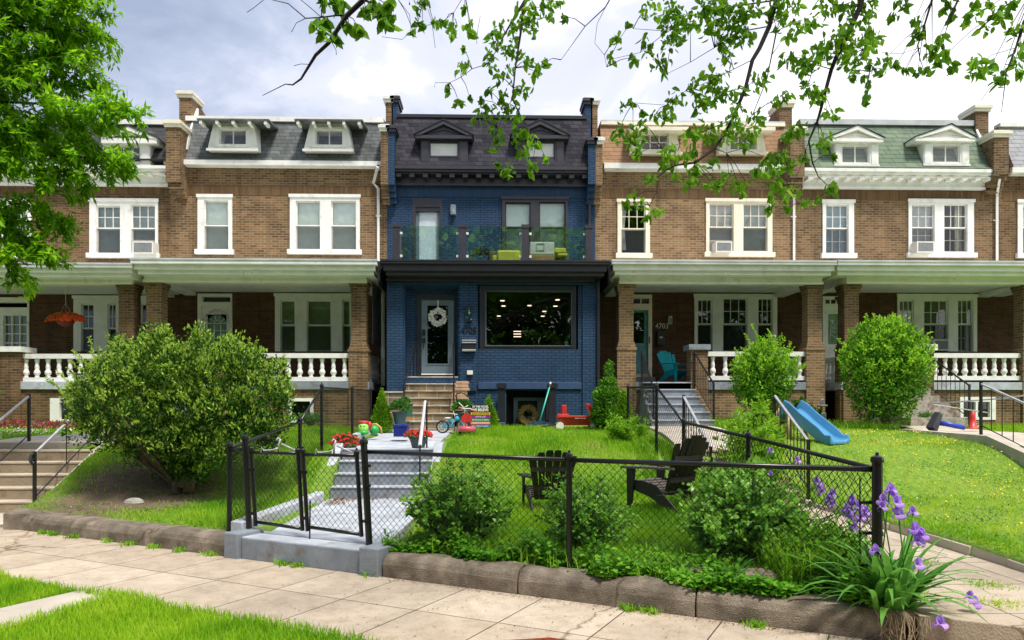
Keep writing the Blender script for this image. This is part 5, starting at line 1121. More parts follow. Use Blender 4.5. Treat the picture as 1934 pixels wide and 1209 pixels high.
# yard sign
t=thing('yard_sign','black yard sign with rainbow coloured text bands beside the stone steps','sign',(-.5,15.6,1.15)); D=15.6
x0,x1,z0,z1=R(889,765,926,808,D); m=MB(); m.box(x0,x1,D,D+.012,z0,z1); m.build('board',M['black'],t)
m=MB(); 
for xx in (x0+.08,x1-.08): m.path([(xx,D+.02,z0-.2),(xx,D+.02,z0+.1)],.005,4)
m.build('stake',M['acg'],t)
bands=[((.62,.40,.03),'BLACK LIVES MATTER',(.05,.04,.01)),((.30,.01,.25),'LOVE IS LOVE',(.8,.8,.8)),((.0,.25,.10),'SCIENCE IS REAL',(.8,.8,.8)),((.75,.22,.10),'FEMINISM IS FOR EVERYONE',(.8,.8,.8)),((.01,.12,.42),'NO HUMAN IS ILLEGAL',(.8,.8,.8))]
H=z1-z0; yb=z1-.31*H; bh=.69*H/5
for i,(c_,tx,tcx) in enumerate(bands):
    zb_=yb-bh*(i+1); m=MB(); m.box(x0,x1,D-.004,D-.0005,zb_+.006,zb_+bh-.006); o=m.build('colour_band',pbr('band',c_,.6,.02),t)
    text(tx,'lettering',pbr('ink',tcx,.6,0),o,(x0+x1)/2,D-.005,zb_+bh/2,.05,.001,w=(x1-x0)*(.85 if len(tx)>14 else .5))
o=[c for c in t.children if c.name.startswith('board')][0]
text('IN THIS HOUSE,','lettering',M['white'],o,(x0+x1)/2,D-.003,z1-.075*H,.065,.001,boldoff=.002,w=(x1-x0)*.82); text('WE BELIEVE:','lettering',M['white'],o,(x0+x1)/2,D-.003,z1-.22*H,.08,.001,boldoff=.003,w=(x1-x0)*.84)
# wheels helper
def wheel(m,c,r,tr,n=20,ax='y',sp=0):
    pts=[]
    for k in range(n+1):
        a=2*pi*k/n; pts.append((c[0]+r*cos(a),c[1],c[2]+r*sin(a)) if ax=='y' else (c[0],c[1]+r*cos(a),c[2]+r*sin(a)))
    m.path(pts,tr,6,caps=False)
    for k in range(sp):
        a=pi*k/sp; dx=r*cos(a); dz=r*sin(a); 
        if ax=='y': m.path([(c[0]-dx,c[1],c[2]-dz),(c[0]+dx,c[1],c[2]+dz)],.004,3)
t=thing('kids_bicycle','small light blue childs bicycle at the foot of the stone steps','bicycle',(-1.2,14.6,1.08)); D=14.7
cy=plas('cyan_paint',(.05,.42,.62))
c1=P(836,806,D); c2=P(874,803,D)
for c_ in (c1,c2):
    m=MB(); wheel(m,c_,.115,.018); tt=m.build('wheel',M['black'],t,smooth=True); m=MB(); wheel(m,c_,.095,.005,sp=6); m.build('rim',M['acw'],tt)
hd=P(857,793,D); st=P(845,797,D); bb=P(852,806,D)
m=MB(); m.path([c1,bb,hd],.018,6); m.path([c1,st,bb],.014,6); m.path([hd,P(864,788,D),c2],.016,6); m.path([st,hd],.02,6); m.build('frame',cy,t,smooth=True)
m=MB(); m.path([P(859,786,D),P(856,776,D)],.008,5); m.path([P(850,781,D-.1),P(864,783,D+.1)],.009,5); m.build('handlebar',M['acw'],t); m=MB(); m.ell(P(863,791,D-.06),(.05,.03,.05),10,6); m.build('front_plate',cy,t,smooth=True)
m=MB(); m.ell(P(846,790,D),(.08,.04,.02),8,5); m.build('saddle',M['acw'],t,smooth=True)
# tricycle
t=thing('kids_tricycle','red push tricycle with black loop handle in front of the leafy pot','tricycle',(-.9,14.4,1.08)); D=14.3
pk=plas('faded_red',(.55,.10,.12)); q=lambda x,y,d=0:P(x,y,D+d)
m=MB(); m.lathe(q(881,0)[0],D,[(.17,q(0,816)[2]),(.18,q(0,811)[2]),(.17,q(0,807)[2]),(.12,q(0,806)[2])],16); m.build('deck',pk,t,smooth=False,bevel=.01)
m=MB(); zc=q(881,797)[2]; xc=q(881,0)[0]; hw=(q(892,0)[0]-q(870,0)[0])/2
m.prism_xz([(xc-hw,zc)]+[(xc-hw*.98*cos(pi*k/10),zc+.16*sin(pi*k/10)**.8) for k in range(11)]+[(xc+hw,zc)],D-.03,D+.12); m.build('fender',M['redp'],t,bevel=.01)
m=MB(); m.path([q(881,806),q(879,782)],.018,6); m.build('steering_post',pk,t)
m=MB(); m.path([q(868,770,-.05),q(876,772),q(888,772),q(892,774,-.05)],.012,6); m.path([q(866,760),q(876,770),q(878,782)],.009,6); m.path([q(884,766),q(876,770),q(884,782)],.009,6); m.build('handlebar',M['acw'],t,smooth=True)
for a,b in (((866,770),(872,771)),((889,774),(896,776))): m=MB(); m.path([q(*a,-.06),q(*b,-.03)],.017,6); m.build('grip',pk,t)
m=MB(); m.path([q(864,760,.1),q(861,747,.15),q(864,743,.15),q(872,742,.15),q(881,746,.15),q(883,751,.15)],.014,6); m.build('push_handle',M['iron'],t,smooth=True)
for x,y in ((868,814),(897,813)): 
    m=MB(); cc=q(x,y,.1); m.path([(cc[0]-.02,cc[1],cc[2]),(cc[0]+.03,cc[1],cc[2])],.095,14); m.build('wheel',plas('wheel_grey',(.09,.08,.07)),t)
# planters
def pot(px,py0,py1,D,rt,rb,name,label,mat,cat='flower pot',grp=None):
    x,z0=W(px,py1,D); z1=Z(py0,D,px); t=thing(name,label,cat,(x,D,z0),grp)
    m=MB(); m.lathe(x,D,[(rb,z0),(rb+(rt-rb)*.6,z0+(z1-z0)*.5),(rt,z1-.03),(rt+.012,z1-.03),(rt+.012,z1),(rt-.01,z1),(rt-.02,z1-.04)],18,cap=False); m.add([(x+rb*cos(2*pi*k/18),D+rb*sin(2*pi*k/18),z0) for k in range(18)],[tuple(range(17,-1,-1))]); m.build('pot',mat,t,smooth=True)
    m=MB(); m.lathe(x,D,[(rt-.02,z1-.04),(.001,z1-.03)],18,cap=False); m.build('soil',pbr('soil',(.03,.02,.012),.95),t); return t,(x,D,z1)
slate=plas('slate_pot',(.055,.085,.10),.5); teald=plas('dark_teal_pot',(.03,.075,.085),.5)
# cooler box
t=thing('storage_box','navy blue square box on the pale walk left of the red flower pot','box',(-1.8,13.7,1.04)); D=13.7; x0,x1,z0,z1=R(743,803,769,825,D)
m=MB(); m.box(x0,x1,D,D+.3,z0,z1-.03); m.build('body',plas('navy_plastic',(.008,.02,.16),.4),t,bevel=.008); m=MB(); m.box(x0-.01,x1+.01,D-.01,D+.31,z1-.029,z1+.01); m.box((x0+x1)/2+.02,(x0+x1)/2+.09,D-.02,D+.05,z1-.02,z1+.02); m.build('lid',plas('navy_lid',(.012,.035,.22),.4),t,bevel=.006)
# frog toy
t=thing('frog_toy','bright green and red animal toy beside the garden edging behind the red flowers','toy',(-2.5,13.9,1.1)); D=13.9
lg=plas('lime_plastic',(.30,.75,.12)); gg_=plas('green_plastic',(.02,.36,.06)); 
c_=P(686,808,D); m=MB(); m.ell((c_[0],D,c_[2]),(.10,.09,.11),14,10); m.build('body',lg,t,smooth=True); m=MB(); m.ell((c_[0],D,c_[2]-.09),(.105,.095,.05),14,8); m.build('base',gg_,t,smooth=True)
m=MB(); m.ell((c_[0]+.0,D+.02,c_[2]+.10),(.11,.10,.035),14,6); m.ell((c_[0]+.10,D+.06,c_[2]+.04),(.06,.06,.08),10,6); m.build('cap',M['redp'],t,smooth=True)
for s in (-1,1): m=MB(); m.ell((c_[0]+s*.028,D-.08,c_[2]+.03),(.013,.01,.02),8,5); m.build('eye',M['black'],t,smooth=True)
t=thing('turtle_toy','green and yellow ride-on toy shell lying beside the small conical cedar','toy',(-2.2,14.2,1.1)); D=14.2
c_=P(707,812,D); m=MB(); m.ell((c_[0],D,c_[2]),(.10,.12,.10),12,8); m.build('shell',gg_,t,smooth=True); m=MB(); m.path([(c_[0]-.06,D,c_[2]+.10),(c_[0]+.04,D-.02,c_[2]+.11),(c_[0]+.12,D,c_[2]+.04),(c_[0]+.14,D,c_[2]-.08)],.022,8); m.build('handle',plas('ochre_plastic',(.55,.35,.08)),t,smooth=True)
# bags
bagm=pbr('brown_paper',(.50,.31,.19),.85,.12,6,bump=.4,bscale=12)
for k,(a,b,c_,d,lab) in enumerate(((850,752,886,776,'flat folded brown paper bags at the bottom of the pile by the stone steps'),(852,736,884,754,'brown paper bags in the middle of the pile by the stone steps'),(859,719,886,738,'brown paper bags on top of the pile by the stone steps'))):
    D=17.9; x0,x1,z0,z1=R(a,b,c_,d,D); m=MB()
    for j in range(3):
        zz=z0+(z1-z0)*j/3; m.box(x0+.01*((j*7)%3),x1-.012*((j*5)%3),D+.01*j,D+.4,zz,zz+(z1-z0)/3-.012)
    tag(m.build('paper_bag_bundle',bagm,None,bevel=.008),lab,'paper bags','brown paper bags piled by the steps')
# mailboxes
t=thing('mailbox','silver and black wall mailbox under the house number on the blue wall','mailbox',(-1.3,PD-.1,3)); x0,x1,z0,z1=R(873,641,899,663,PD-.15)
sv=pbr('brushed_steel',(.6,.6,.62),.3,.03,metal=.6)
m=MB(); m.box(x0,x1,PD-.17,PD-.051,z0+.04,z1-.03); m.build('body',M['black'],t,bevel=.01); m=MB(); m.prism_yz([(PD-.19,z1-.10),(PD-.19,z1-.08),(PD-.051,z1),(PD-.051,z1-.03),(PD-.18,z1-.10)],x0-.005,x1+.005); m.build('lid',sv,t)
m=MB(); m.path([(x0,PD-.15,z0+.02),(x1,PD-.15,z0+.02)],.03,8); m.build('newspaper_holder',sv,t)
t=thing('mailbox','narrow black wall mailbox with a pale oval beside the turquoise chair','mailbox',(4.6,FD-.1,4)); x0,x1,z0,z1=R(1241,625,1255,653,FD-.1)
m=MB(); m.box(x0,x1,FD-.13,FD-.002,z0,z1); m.build('body',M['black'],t,bevel=.02); m=MB(); m.ell(((x0+x1)/2,FD-.14,(z0+z1)/2+.02),(.055,.015,.03),12,6); m.build('emblem',M['acw'],t,smooth=True)
# broom pole
t=thing('garden_broom','broom with a long mint green handle leaning on the dark areaway post','broom',(1.1,17,1.1)); a=P(1017,804,16.9); b=P(1038,731,17.1); c_=P(1040,722,17.12)
m=MB(); m.path([a,b],.018,8); m.build('handle',plas('mint_paint',(.06,.50,.38)),t,smooth=True); m=MB(); m.path([b,c_],[.022,.028],8); m.build('grip',plas('straw_grip',(.6,.5,.25)),t,smooth=True); m=MB(); m.path([a,(a[0]-.01,a[1],a[2]-.05)],[.03,.05],6); m.build('head',M['tanp'],t)
t=thing('plastic_sled','blue and white plastic sled lying at the basement entry beside the wagon','sled',(.9,16.9,1.1)); D=16.9
x0,z0=W(995,806,D); x1,_=W(1044,806,D); z1=Z(796,D); m=MB(); n=14
m.prism_xz([(x0,z0)]+[(x0+(x1-x0)*k/n,z0+.03+(z1-z0-.03)*sin(pi*k/n)) for k in range(n+1)]+[(x1,z0)],D,D+.35); m.build('hull',plas('pale_blue_plastic',(.35,.42,.55)),t,bevel=.01)
m=MB(); m.path([(x0+(x1-x0)*k/n,D-.01,z0+.035+(z1-z0-.03)*sin(pi*k/n)) for k in range(n+1)],.012,5); m.path([(x0+.1,D-.01,z0+.06),(x1-.15,D-.01,z0+.08)],.015,5); m.build('rim',plas('dark_blue_plastic',(.02,.05,.18)),t)
# areaway posts (guard rail)
t=thing('areaway_guard','black guard rail with two capped posts around the basement entry','railing',(.7,17.2,1))
for px,w_ in ((947,15),(1043,15)):
    x=X(px,17.2); m=MB(); m.box(x-.085,x+.085,17.12,17.29,.9,Z(729,17.2,px)); m.box(x-.12,x+.12,17.085,17.325,Z(733,17.2,px),Z(726,17.2,px)); m.box(x-.10,x+.10,17.10,17.31,Z(726,17.2,px),Z(724,17.2,px)); m.build('post',M['black'],t)
    m=MB(); m.box(x-.04,x+.04,17.29,19.1,Z(735,17.2,px)-.08,Z(735,17.2,px)); m.box(x-.03,x+.03,17.29,19.1,1.2,1.28)
    for k in range(9): m.box(x-.012,x+.012,17.4+k*.2,17.424+k*.2,1.28,Z(735,17.2,px)-.08)
    m.build('side_rail',M['black'],t)
tag(MB().box(X(940,16.9),X(954,16.9),16.85,17.0,1.05,Z(798,16.9)).build('planter_box',slate,None,bevel=.01),'dark square planter box in front of the left areaway post','planter')
# balcony things
wk=pbr('brown_wicker',(.13,.08,.05),.8,.3,60,bump=.6,bscale=90); lc=pbr('lime_cushion',(.50,.47,.05),.85,.06,5,bump=.3,bscale=25)
def wchair(px0,px1,D,label):
    x0,x1=X(px0,D),X(px1,D); t=thing('wicker_chair',label,'chair',((x0+x1)/2,D,zdk),'wicker chairs on the balcony'); w=x1-x0
    m=MB(); m.box(x0,x1,D+.0,D+.08,zdk+.05,zdk+.45); m.build('backrest',wk,t,bevel=.02); m=MB(); m.box(x0,x1,D+.08,D+.6,zdk+.05,zdk+.22); m.build('seat',wk,t,bevel=.02)
    for a in (x0,x1-.07): m=MB(); m.box(a,a+.07,D+.08,D+.6,zdk+.22,zdk+.38); m.build('arm',wk,t)
    return t,x0,x1
t,x0,x1=wchair(924,984,19.75,'brown wicker chair with lime cushions in the middle of the balcony')
m=MB(); a=R(939,470,984,492,19.4); m.box(a[0],a[1],19.55,19.72,zdk+.02,a[3]); m.build('cushion',lc,t,bevel=.05)
m=MB(); a=R(930,479,937,492,19.4); m.box(a[0],a[1]+.02,19.6,19.72,zdk+.1,a[3]); m.build('cushion',lc,t,bevel=.03)
t,x0,x1=wchair(1045,1072,19.75,'brown wicker chair with lime cushions at the right end of the balcony')
for a_,b_,c_,d_ in ((1047,468,1069,478),(1053,478,1072,484)): m=MB(); a=R(a_,b_,c_,d_,19.5); m.box(a[0],a[1],19.5,19.72,a[2],a[3]); m.build('cushion',lc,t,bevel=.03)
t=thing('cushion_bag','cream and brown zipped cushion bag behind the glass balcony railing','bag',(X(1024,19.2),19.2,zdk)); D=19.25; x0,x1,z0,z1=R(1001,457,1047,492,D); zs=Z(481,D,1024)
m=MB(); m.box(x0,x1,D,D+.3,zs,z1); m.build('body',pbr('cream_canvas',(.60,.58,.50),.85,.05,4,bump=.3,bscale=10),t,bevel=.02); m=MB(); m.box(x0,x1,D-.002,D+.302,zdk,zs); m.build('base',pbr('brown_canvas',(.38,.19,.10),.85,.08,4),t,bevel=.015)
m=MB(); xm=(x0+x1)/2-.05
for za in (z1-.06,zs+.1): m.box(xm-.1,xm+.1,D-.012,D-.001,za,za+.02)
m.path([(xm-.1,D-.01,z1-.06),(xm-.1,D-.01,zs+.1)],.006,4); m.path([(xm+.1,D-.01,z1-.06),(xm+.1,D-.01,zs+.1)],.006,4); m.build('strap',M['acg'],t)
t=thing('metal_side_table','low black metal table left of the lime cushioned balcony chair','table',(X(908,19.9),19.9,zdk)); x0,x1=X(891,19.7),X(925,19.7); za=Z(469,19.7,908)
m=MB(); m.box(x0,x1,19.7,20.1,za-.1,za); m.build('tabletop',M['iron'],t)
for a,b in ((x0,19.7),(x1-.04,19.7),(x0,20.06),(x1-.04,20.06)): m=MB(); m.box(a,a+.04,b,b+.04,zdk,za-.1); m.build('leg',M['iron'],t)
# dark hose / toy clutter right of the lawn
t=tag(MB().path([(8.0-1.1+.22*cos(k*.7)*(1+.3*sin(k)),16.3+.3*sin(k*.9),1.25+.12*abs(sin(k*.7))) for k in range(26)],.012,6).build('garden_hose',plas('green_hose',(.03,.30,.18)),None,smooth=True),'tangled green garden hose by the wall left of the big round bush','hose')
t=thing('utility_meter','grey utility meter standing against the porch wall behind the blue slide','meter',(X(1552,17.9),17.9,1.1)); D=17.9
x=X(1553,D); m=MB(); m.box(x-.09,x+.09,D-.05,D+.1,1.15,1.45); m.build('housing',pbr('meter_grey',(.25,.28,.27),.5),t,bevel=.03); m=MB(); m.path([(x,D+.05,1.45),(x,D+.05,1.75),(x+.05,D+.05,1.78)],.03,8); m.path([(x-.12,D,1.62),(x+.12,D,1.62)],.03,8); m.build('pipe',M['acg'],t,smooth=True)
# table, flowers inside the picture window
tv=thing('dining_table','dim dining table with flowers seen through the picture window','table',(0.3,20.8,2.2)); m=MB(); m.box(-.7,1.4,20.6,21.5,2.86,2.9); m.build('tabletop',pbr('dark_wood',(.05,.03,.02),.4),tv)
for a,b in ((-.65,20.65),(1.3,20.65),(-.65,21.4),(1.3,21.4)): m=MB(); m.box(a,a+.05,b,b+.05,2.2,2.86); m.build('leg',pbr('dark_wood',(.05,.03,.02),.4),tv)
t=thing('flower_vase','white bouquet in a glass vase inside the picture window','vase',(X(998,21),21,2.9)); x=X(998,21.0)
m=MB(); m.lathe(x,21,[(.04,2.9),(.06,3.0),(.035,3.1),(.05,3.15)],10); m.build('vase',M['glassg'],t,smooth=True)
fl=leafmat('bouquet',[(.6,.6,.5),(.7,.68,.62),(.25,.1,.12)],.2)
m=MB(); 
for px,py,r in ((989,627,.055),(995,626,.04),(1001,626,.03),(1005,624,.045),(997,619,.03),(1009,625,.03),(993,633,.03),(1003,631,.03)): c_=P(px,py,21); m.ell(c_,(r,r,r),8,6)
m.build('blossom',fl,t,smooth=True)
lw_=emis('warm_lamp',(1,.75,.55),1.2)
t=thing('glass_lamp','warm banded lamp shade glowing inside the picture window','lamp',(X(977,22),22,2.2)); x=X(977,22.)
for py in (626,631,636): m=MB(); z=Z(py,22,977); m.box(x-.11,x+.11,21.99,22.0,z-.012,z+.012); m.build('lamp_shade',lw_,t)
m=MB(); m.path([(x,22.05,2.2),(x,22.05,Z(622,22,977))],.02,6); m.build('stand',M['iron'],t)
t=thing('house_plant','small plant in a pale green pot at the right end of the picture window','potted plant',(X(1070,20),20,3)); x=X(1070,19.8)
m=MB(); m.lathe(x,19.8,[(.055,Z(655,19.8)),(.065,Z(645,19.8))],12); m.build('pot',pbr('mint_pot',(.25,.45,.28),.5),t)
m=MB(); 
for dx,dz in ((-.12,.2),(-.07,.14),(.1,.24),(.04,.12)): z=Z(645,19.8); m.add([(x,19.8,z),(x+dx*.4-.03,19.8,z+dz*.6),(x+dx,19.8,z+dz),(x+dx*.6+.02,19.78,z+dz*.4)],[(0,1,2,3)])
m.build('leaves',leafmat('house_leaf',[(.06,.2,.03),(.08,.25,.04)],.3),t)
m=MB(); m.box(x-.1,x+.1,19.7,19.9,2.2,Z(655,19.8)); m.build('stand',M['dark'],t)
# parked car whose roof just reaches the bottom edge
def car():
    t=thing('parked_car','red parked car showing only its curved roof edge at the bottom of the photo','car',(0,0,0))
    rp=pbr('red_car_paint',(.45,.02,.04),.25,.02,coat=.6); 
    st_=[(-2.15,.35,.55,.70),(-1.95,.22,.70,.80),(-1.2,.20,.86,.86),(-.55,.20,.88,.87),(0,.20,.88,.88),(.9,.2,.88,.88),(1.5,.2,.88,.86),(2.0,.24,.80,.80),(2.15,.38,.62,.68)]
    m=MB(); vs=[];n=10
    for x,zb,zt,hw in st_:
        ring=[(-hw*.9,zb),(-hw,zb+.15),(-hw,(zb+zt)/2),(-hw*.96,zt-.04),(-hw*.8,zt),(hw*.8,zt),(hw*.96,zt-.04),(hw,(zb+zt)/2),(hw,zb+.15),(hw*.9,zb)]
        vs+=[(x,y,z) for y,z in ring]
    fs=[(i*n+k,i*n+(k+1)%n,(i+1)*n+(k+1)%n,(i+1)*n+k) for i in range(len(st_)-1) for k in range(n)]+[tuple(range(n))[::-1],tuple((len(st_)-1)*n+k for k in range(n))]
    m.add(vs,[f[::-1] for f in fs]); m.build('body',rp,t,smooth=True)
    gx=[(-.95,.87,.87,.80),(-.35,1.195,.66,.74),(.1,1.295,.62,.7),(.45,1.30,.62,.7),(.9,1.27,.62,.7),(1.3,1.15,.66,.74),(1.75,.87,.80,.8)]
    m=MB(); vs=[]
    for x,z,hw,h2 in gx: vs+=[(x,-.8,.86),(x,-hw,z-.05),(x,-hw*.6,z-.008),(x,0,z),(x,hw*.6,z-.008),(x,hw,z-.05),(x,.8,.86)]
    fs=[];gl=[]
    for i in range(len(gx)-1):
        for k in range(6):
            (gl if (k in (0,5) or i in (0,5)) else fs).append((i*7+k,i*7+k+1,(i+1)*7+k+1,(i+1)*7+k))
    m.add(vs,[f for f in fs]); m.build('roof',rp,t,smooth=True); m=MB(); m.add(vs,gl); m.build('window',pbr('tinted_glass',(.01,.012,.013),.08,0),t,smooth=True)
    for x in (-1.35,1.35):
        for y in (-.8,.8):
            m=MB(); k=[(x+.31*cos(2*pi*j/24),.31*sin(2*pi*j/24)+.31) for j in range(24)]; m.prism_xz(k,y-.1,y+.1); w_=m.build('wheel',M['black'],t); m=MB(); k=[(x+.2*cos(2*pi*j/16),.2*sin(2*pi*j/16)+.31) for j in range(16)]; m.prism_xz(k,y-.105,y+.105); m.build('rim',M['acw'],w_)
    for y in (-.6,.6):
        m=MB(); m.ell((-2.0,y,.62),(.12,.16,.07),10,6); m.build('headlight',M['acw'],t,smooth=True); m=MB(); m.ell((2.05,y,.66),(.08,.16,.07),10,6); m.build('tail_light',M['redp'],t,smooth=True)
    return t
cr=car(); q=kxy(.0,0)
ca=np.array([.17,1.348])  # roof crest point on the ground plan
loc=ca-E1*.45; place(cr,(loc[0],loc[1],-.14-.1485),-AL)
# stone on the bank
m=MB(); m.ell((-4.95,10.35,ghs(-4.95,10.35)+.02),(.14,.1,.07),9,6); o=m.build('stone',pbr('grey_stone',(.34,.33,.29),.9,.15,8,bump=.6,bscale=15),None,smooth=False); tag(o,'pale grey stone on the bare bank left of the gate','stone')
for i,(px,py,r) in enumerate(((1320,1085,.16),(1335,1098,.12),(1425,1090,.2))):
    D=5.9-.1*i; x,z=W(px,py,D); m=MB(); m.ell((x,D,z),(r,.11,.07),9,6); tag(m.build('edging_rock',pbr('brown_rock',(.24,.19,.14),.95,.2,8,bump=.8,bscale=14),None),['flat brown rock on the kerb left of the other rocks under the fence','small brown rock between two larger ones under the fence','largest brown rock on the kerb under the leafy shrub'][i],'rock')
# ================= VEGETATION =================
def unit(a): return a/(np.linalg.norm(a,axis=-1,keepdims=True)+1e-9)
def leaves(m,P_,D_,L,Wd,shape='diamond',up=None,droop=0):
    """P_ base points, D_ directions, L lengths, Wd widths"""
    n=len(P_); D_=unit(D_); r=unit(RNG.normal(size=(n,3))) if up is None else unit(up+RNG.normal(size=(n,3))*.35)
    S_=unit(np.cross(D_,r)); Nn=np.cross(S_,D_); L=np.broadcast_to(L,(n,))[:,None]; Wd=np.broadcast_to(Wd,(n,))[:,None]
    if shape=='diamond':
        V=np.stack([P_,P_+D_*L*.5+S_*Wd*.5+Nn*Wd*.12,P_+D_*L,P_+D_*L*.5-S_*Wd*.5+Nn*Wd*.12],1).reshape(-1,3)
        T=(np.arange(n)[:,None]*4+np.array([0,1,2,3])[None])
    elif shape=='leaf':
        V=np.stack([P_,P_+D_*L*.3+S_*Wd*.5+Nn*Wd*.18,P_+D_*L*.7+S_*Wd*.38+Nn*Wd*.12-Nn*L*.05,P_+D_*L-Nn*L*.14,P_+D_*L*.7-S_*Wd*.38+Nn*Wd*.12-Nn*L*.05,P_+D_*L*.3-S_*Wd*.5+Nn*Wd*.18],1).reshape(-1,3)
        T=(np.arange(n)[:,None,None]*6+np.array([[0,1,2,3],[0,3,4,5]])[None]).reshape(-1,4)
    m.arr(V,T); return m
def blades(m,xy,zf,h,w,lean=.35,dirn=None,curl=.5):
    n=len(xy); z=zf(xy[:,0],xy[:,1]); a=RNG.uniform(0,2*pi,n); d=np.stack([np.cos(a),np.sin(a)],1); s=np.stack([-d[:,1],d[:,0]],1)
    h=h*RNG.uniform(.55,1.25,n); ln=lean*RNG.uniform(.2,1.3,n)*h; w=np.broadcast_to(w,(n,))
    B=np.concatenate([xy,z[:,None]-.01],1); s3=np.concatenate([s,np.zeros((n,1))],1)*(w/2)[:,None]; d3=np.concatenate([d,np.zeros((n,1))],1)
    Mid=B+d3*(ln*.35)[:,None]+np.array([0,0,1])*(h*.6)[:,None]; T_=B+d3*(ln)[:,None]+np.array([0,0,1])*h[:,None]
    V=np.stack([B-s3,B+s3,Mid+s3*.8,Mid-s3*.8,T_],1).reshape(-1,3)
    i=np.arange(n)[:,None]*5
    # quads plus degenerate-free tip as quad pairs: store as triangles
    T=np.concatenate([i+np.array([[0,1,2]]),i+np.array([[0,2,3]]),i+np.array([[3,2,4]])])
    m.arr(V,T); return m
def scatter(n,x0,x1,y0,y1,test):
    p=np.stack([RNG.uniform(x0,x1,n),RNG.uniform(y0,y1,n)],1); return p[test(p[:,0],p[:,1])]
GL=leafmat('lawn_blade',[(.06,.19,.010),(.14,.33,.014),(.23,.44,.018),(.33,.51,.035),(.50,.50,.16)],.5,.6,.08,.9,.65)
GL2=leafmat('clover_lawn_blade',[(.09,.23,.010),(.22,.40,.016),(.36,.50,.025),(.50,.56,.06),(.58,.54,.20)],.45,.6,.08,.9,.65)
GV=leafmat('verge_blade',[(.08,.23,.010),(.18,.39,.014),(.30,.50,.020),(.42,.56,.05),(.50,.48,.18)],.5,.6,.08,.9,.65)
def noisey(x,y,s=1.0): return .5+.25*np.sin(x*1.9*s+1.3*np.sin(y*2.3*s))+.25*np.sin(y*2.7*s+1.7*np.sin(x*1.3*s+2))
# blue house lawn
m=MB(); p=scatter(95000,-.82,2.62,5.3,17.0,lambda x,y:(y>yc(x)+.45)&~((x>-.1)&(y>17)))
keep=RNG.uniform(size=len(p))<np.clip(1.25-(p[:,1]-5)/14,.35,1); p=p[keep]
far=np.clip((p[:,1]-5)/9,0,1); blades(m,p,gh,.05+.07*noisey(p[:,0]*1.6,p[:,1]*1.6)+.01*far,.007+.005*far); struct(m.build('lawn_grass',GL,None,loc=(0,0,0)),'stuff')
# neighbour right lawn
m=MB(); p=scatter(80000,4.5,9.6,3.2,18.5,lambda x,y:(y>yc(x)+.35)&((x>4.54)|(y>12.2))&((y<17)|(x>5.4))&~((x>8.4)&(x<10)&(y>9)))
keep=RNG.uniform(size=len(p))<np.clip(1.3-(p[:,1]-4)/12,.35,1)*(.55+.45*noisey(p[:,0],p[:,1],1.3)); p=p[keep]
far=np.clip((p[:,1]-5)/9,0,1); blades(m,p,gh,.035+.025*noisey(p[:,0],p[:,1]),.008+.006*far,lean=.8)
struct(m.build('lawn_grass',GL2,None,loc=(0,0,0)),'stuff')
m=MB(); p=scatter(26000,8.6,14,9,18.5,lambda x,y:(x>10.4)|(y>17.2)); blades(m,p,gh,.07,.014); 
p=scatter(6000,2.72,3.0,8,17,lambda x,y:y>8); blades(m,p,gh,.1,.01)
struct(m.build('lawn_grass',GL,None,loc=(0,0,0)),'stuff')
# left bank
m=MB(); p=scatter(70000,-6.5,-2.62,8.2,18.3,lambda x,y:(y>yc(x)+.36)&~((x>-2.95)&(y>10.5)&(y<12.6)&(x>-2.6))&(x<-2.66)&~((y>12.6)&(x<-5.3)&(y<16)))
dd=np.hypot(p[:,0]+5.15,(p[:,1]-10.6)*1.15)+.8*noisey(p[:,0]*2,p[:,1]*2)
keep=(RNG.uniform(size=len(p))<np.clip((dd-1.15)/.9,.05,1)*np.clip(1.2-(p[:,1]-9)/12,.4,1)); p=p[keep]
far=np.clip((p[:,1]-7)/9,0,1); blades(m,p,gh,.04+.03*noisey(p[:,0],p[:,1])+.03*(p[:,0]>-3.8),.007+.005*far,lean=.6); struct(m.build('bank_grass',GL,None,loc=(0,0,0)),'stuff')
m=MB(); p=scatter(14000,-14,-8.7,13,17.5,lambda x,y:y>13); blades(m,p,gh,.05,.014); struct(m.build('lawn_grass',GL,None,loc=(0,0,0)),'stuff')
# verge
m=MB(); ab=np.stack([RNG.uniform(-9,3.5,90000),RNG.uniform(1.62,3.3,90000)],1)
ed=1.66+.07*noisey(ab[:,0]*3,ab[:,0]*0)-.03; k=(ab[:,1]>ed)&~((ab[:,0]>-3.14)&(ab[:,0]<-2.60+.12*(noisey(ab[:,1]*4,ab[:,1])-.5))&(ab[:,1]>1.75))
k&=(ab[:,1]>1.62)&((ab[:,0]<-.3)|(ab[:,1]>1.7)); ab=ab[k]
xy=np.array([0,6.42])+ab[:,:1]*E1+ab[:,1:]*E2
blades(m,xy,lambda x,y:np.full(len(x),.0)+.04*noisey(x,y),.06+.03*noisey(xy[:,0]*2,xy[:,1]*2),.007,lean=.7); struct(m.build('verge_grass',GV,None,loc=(0,0,0)),'stuff')
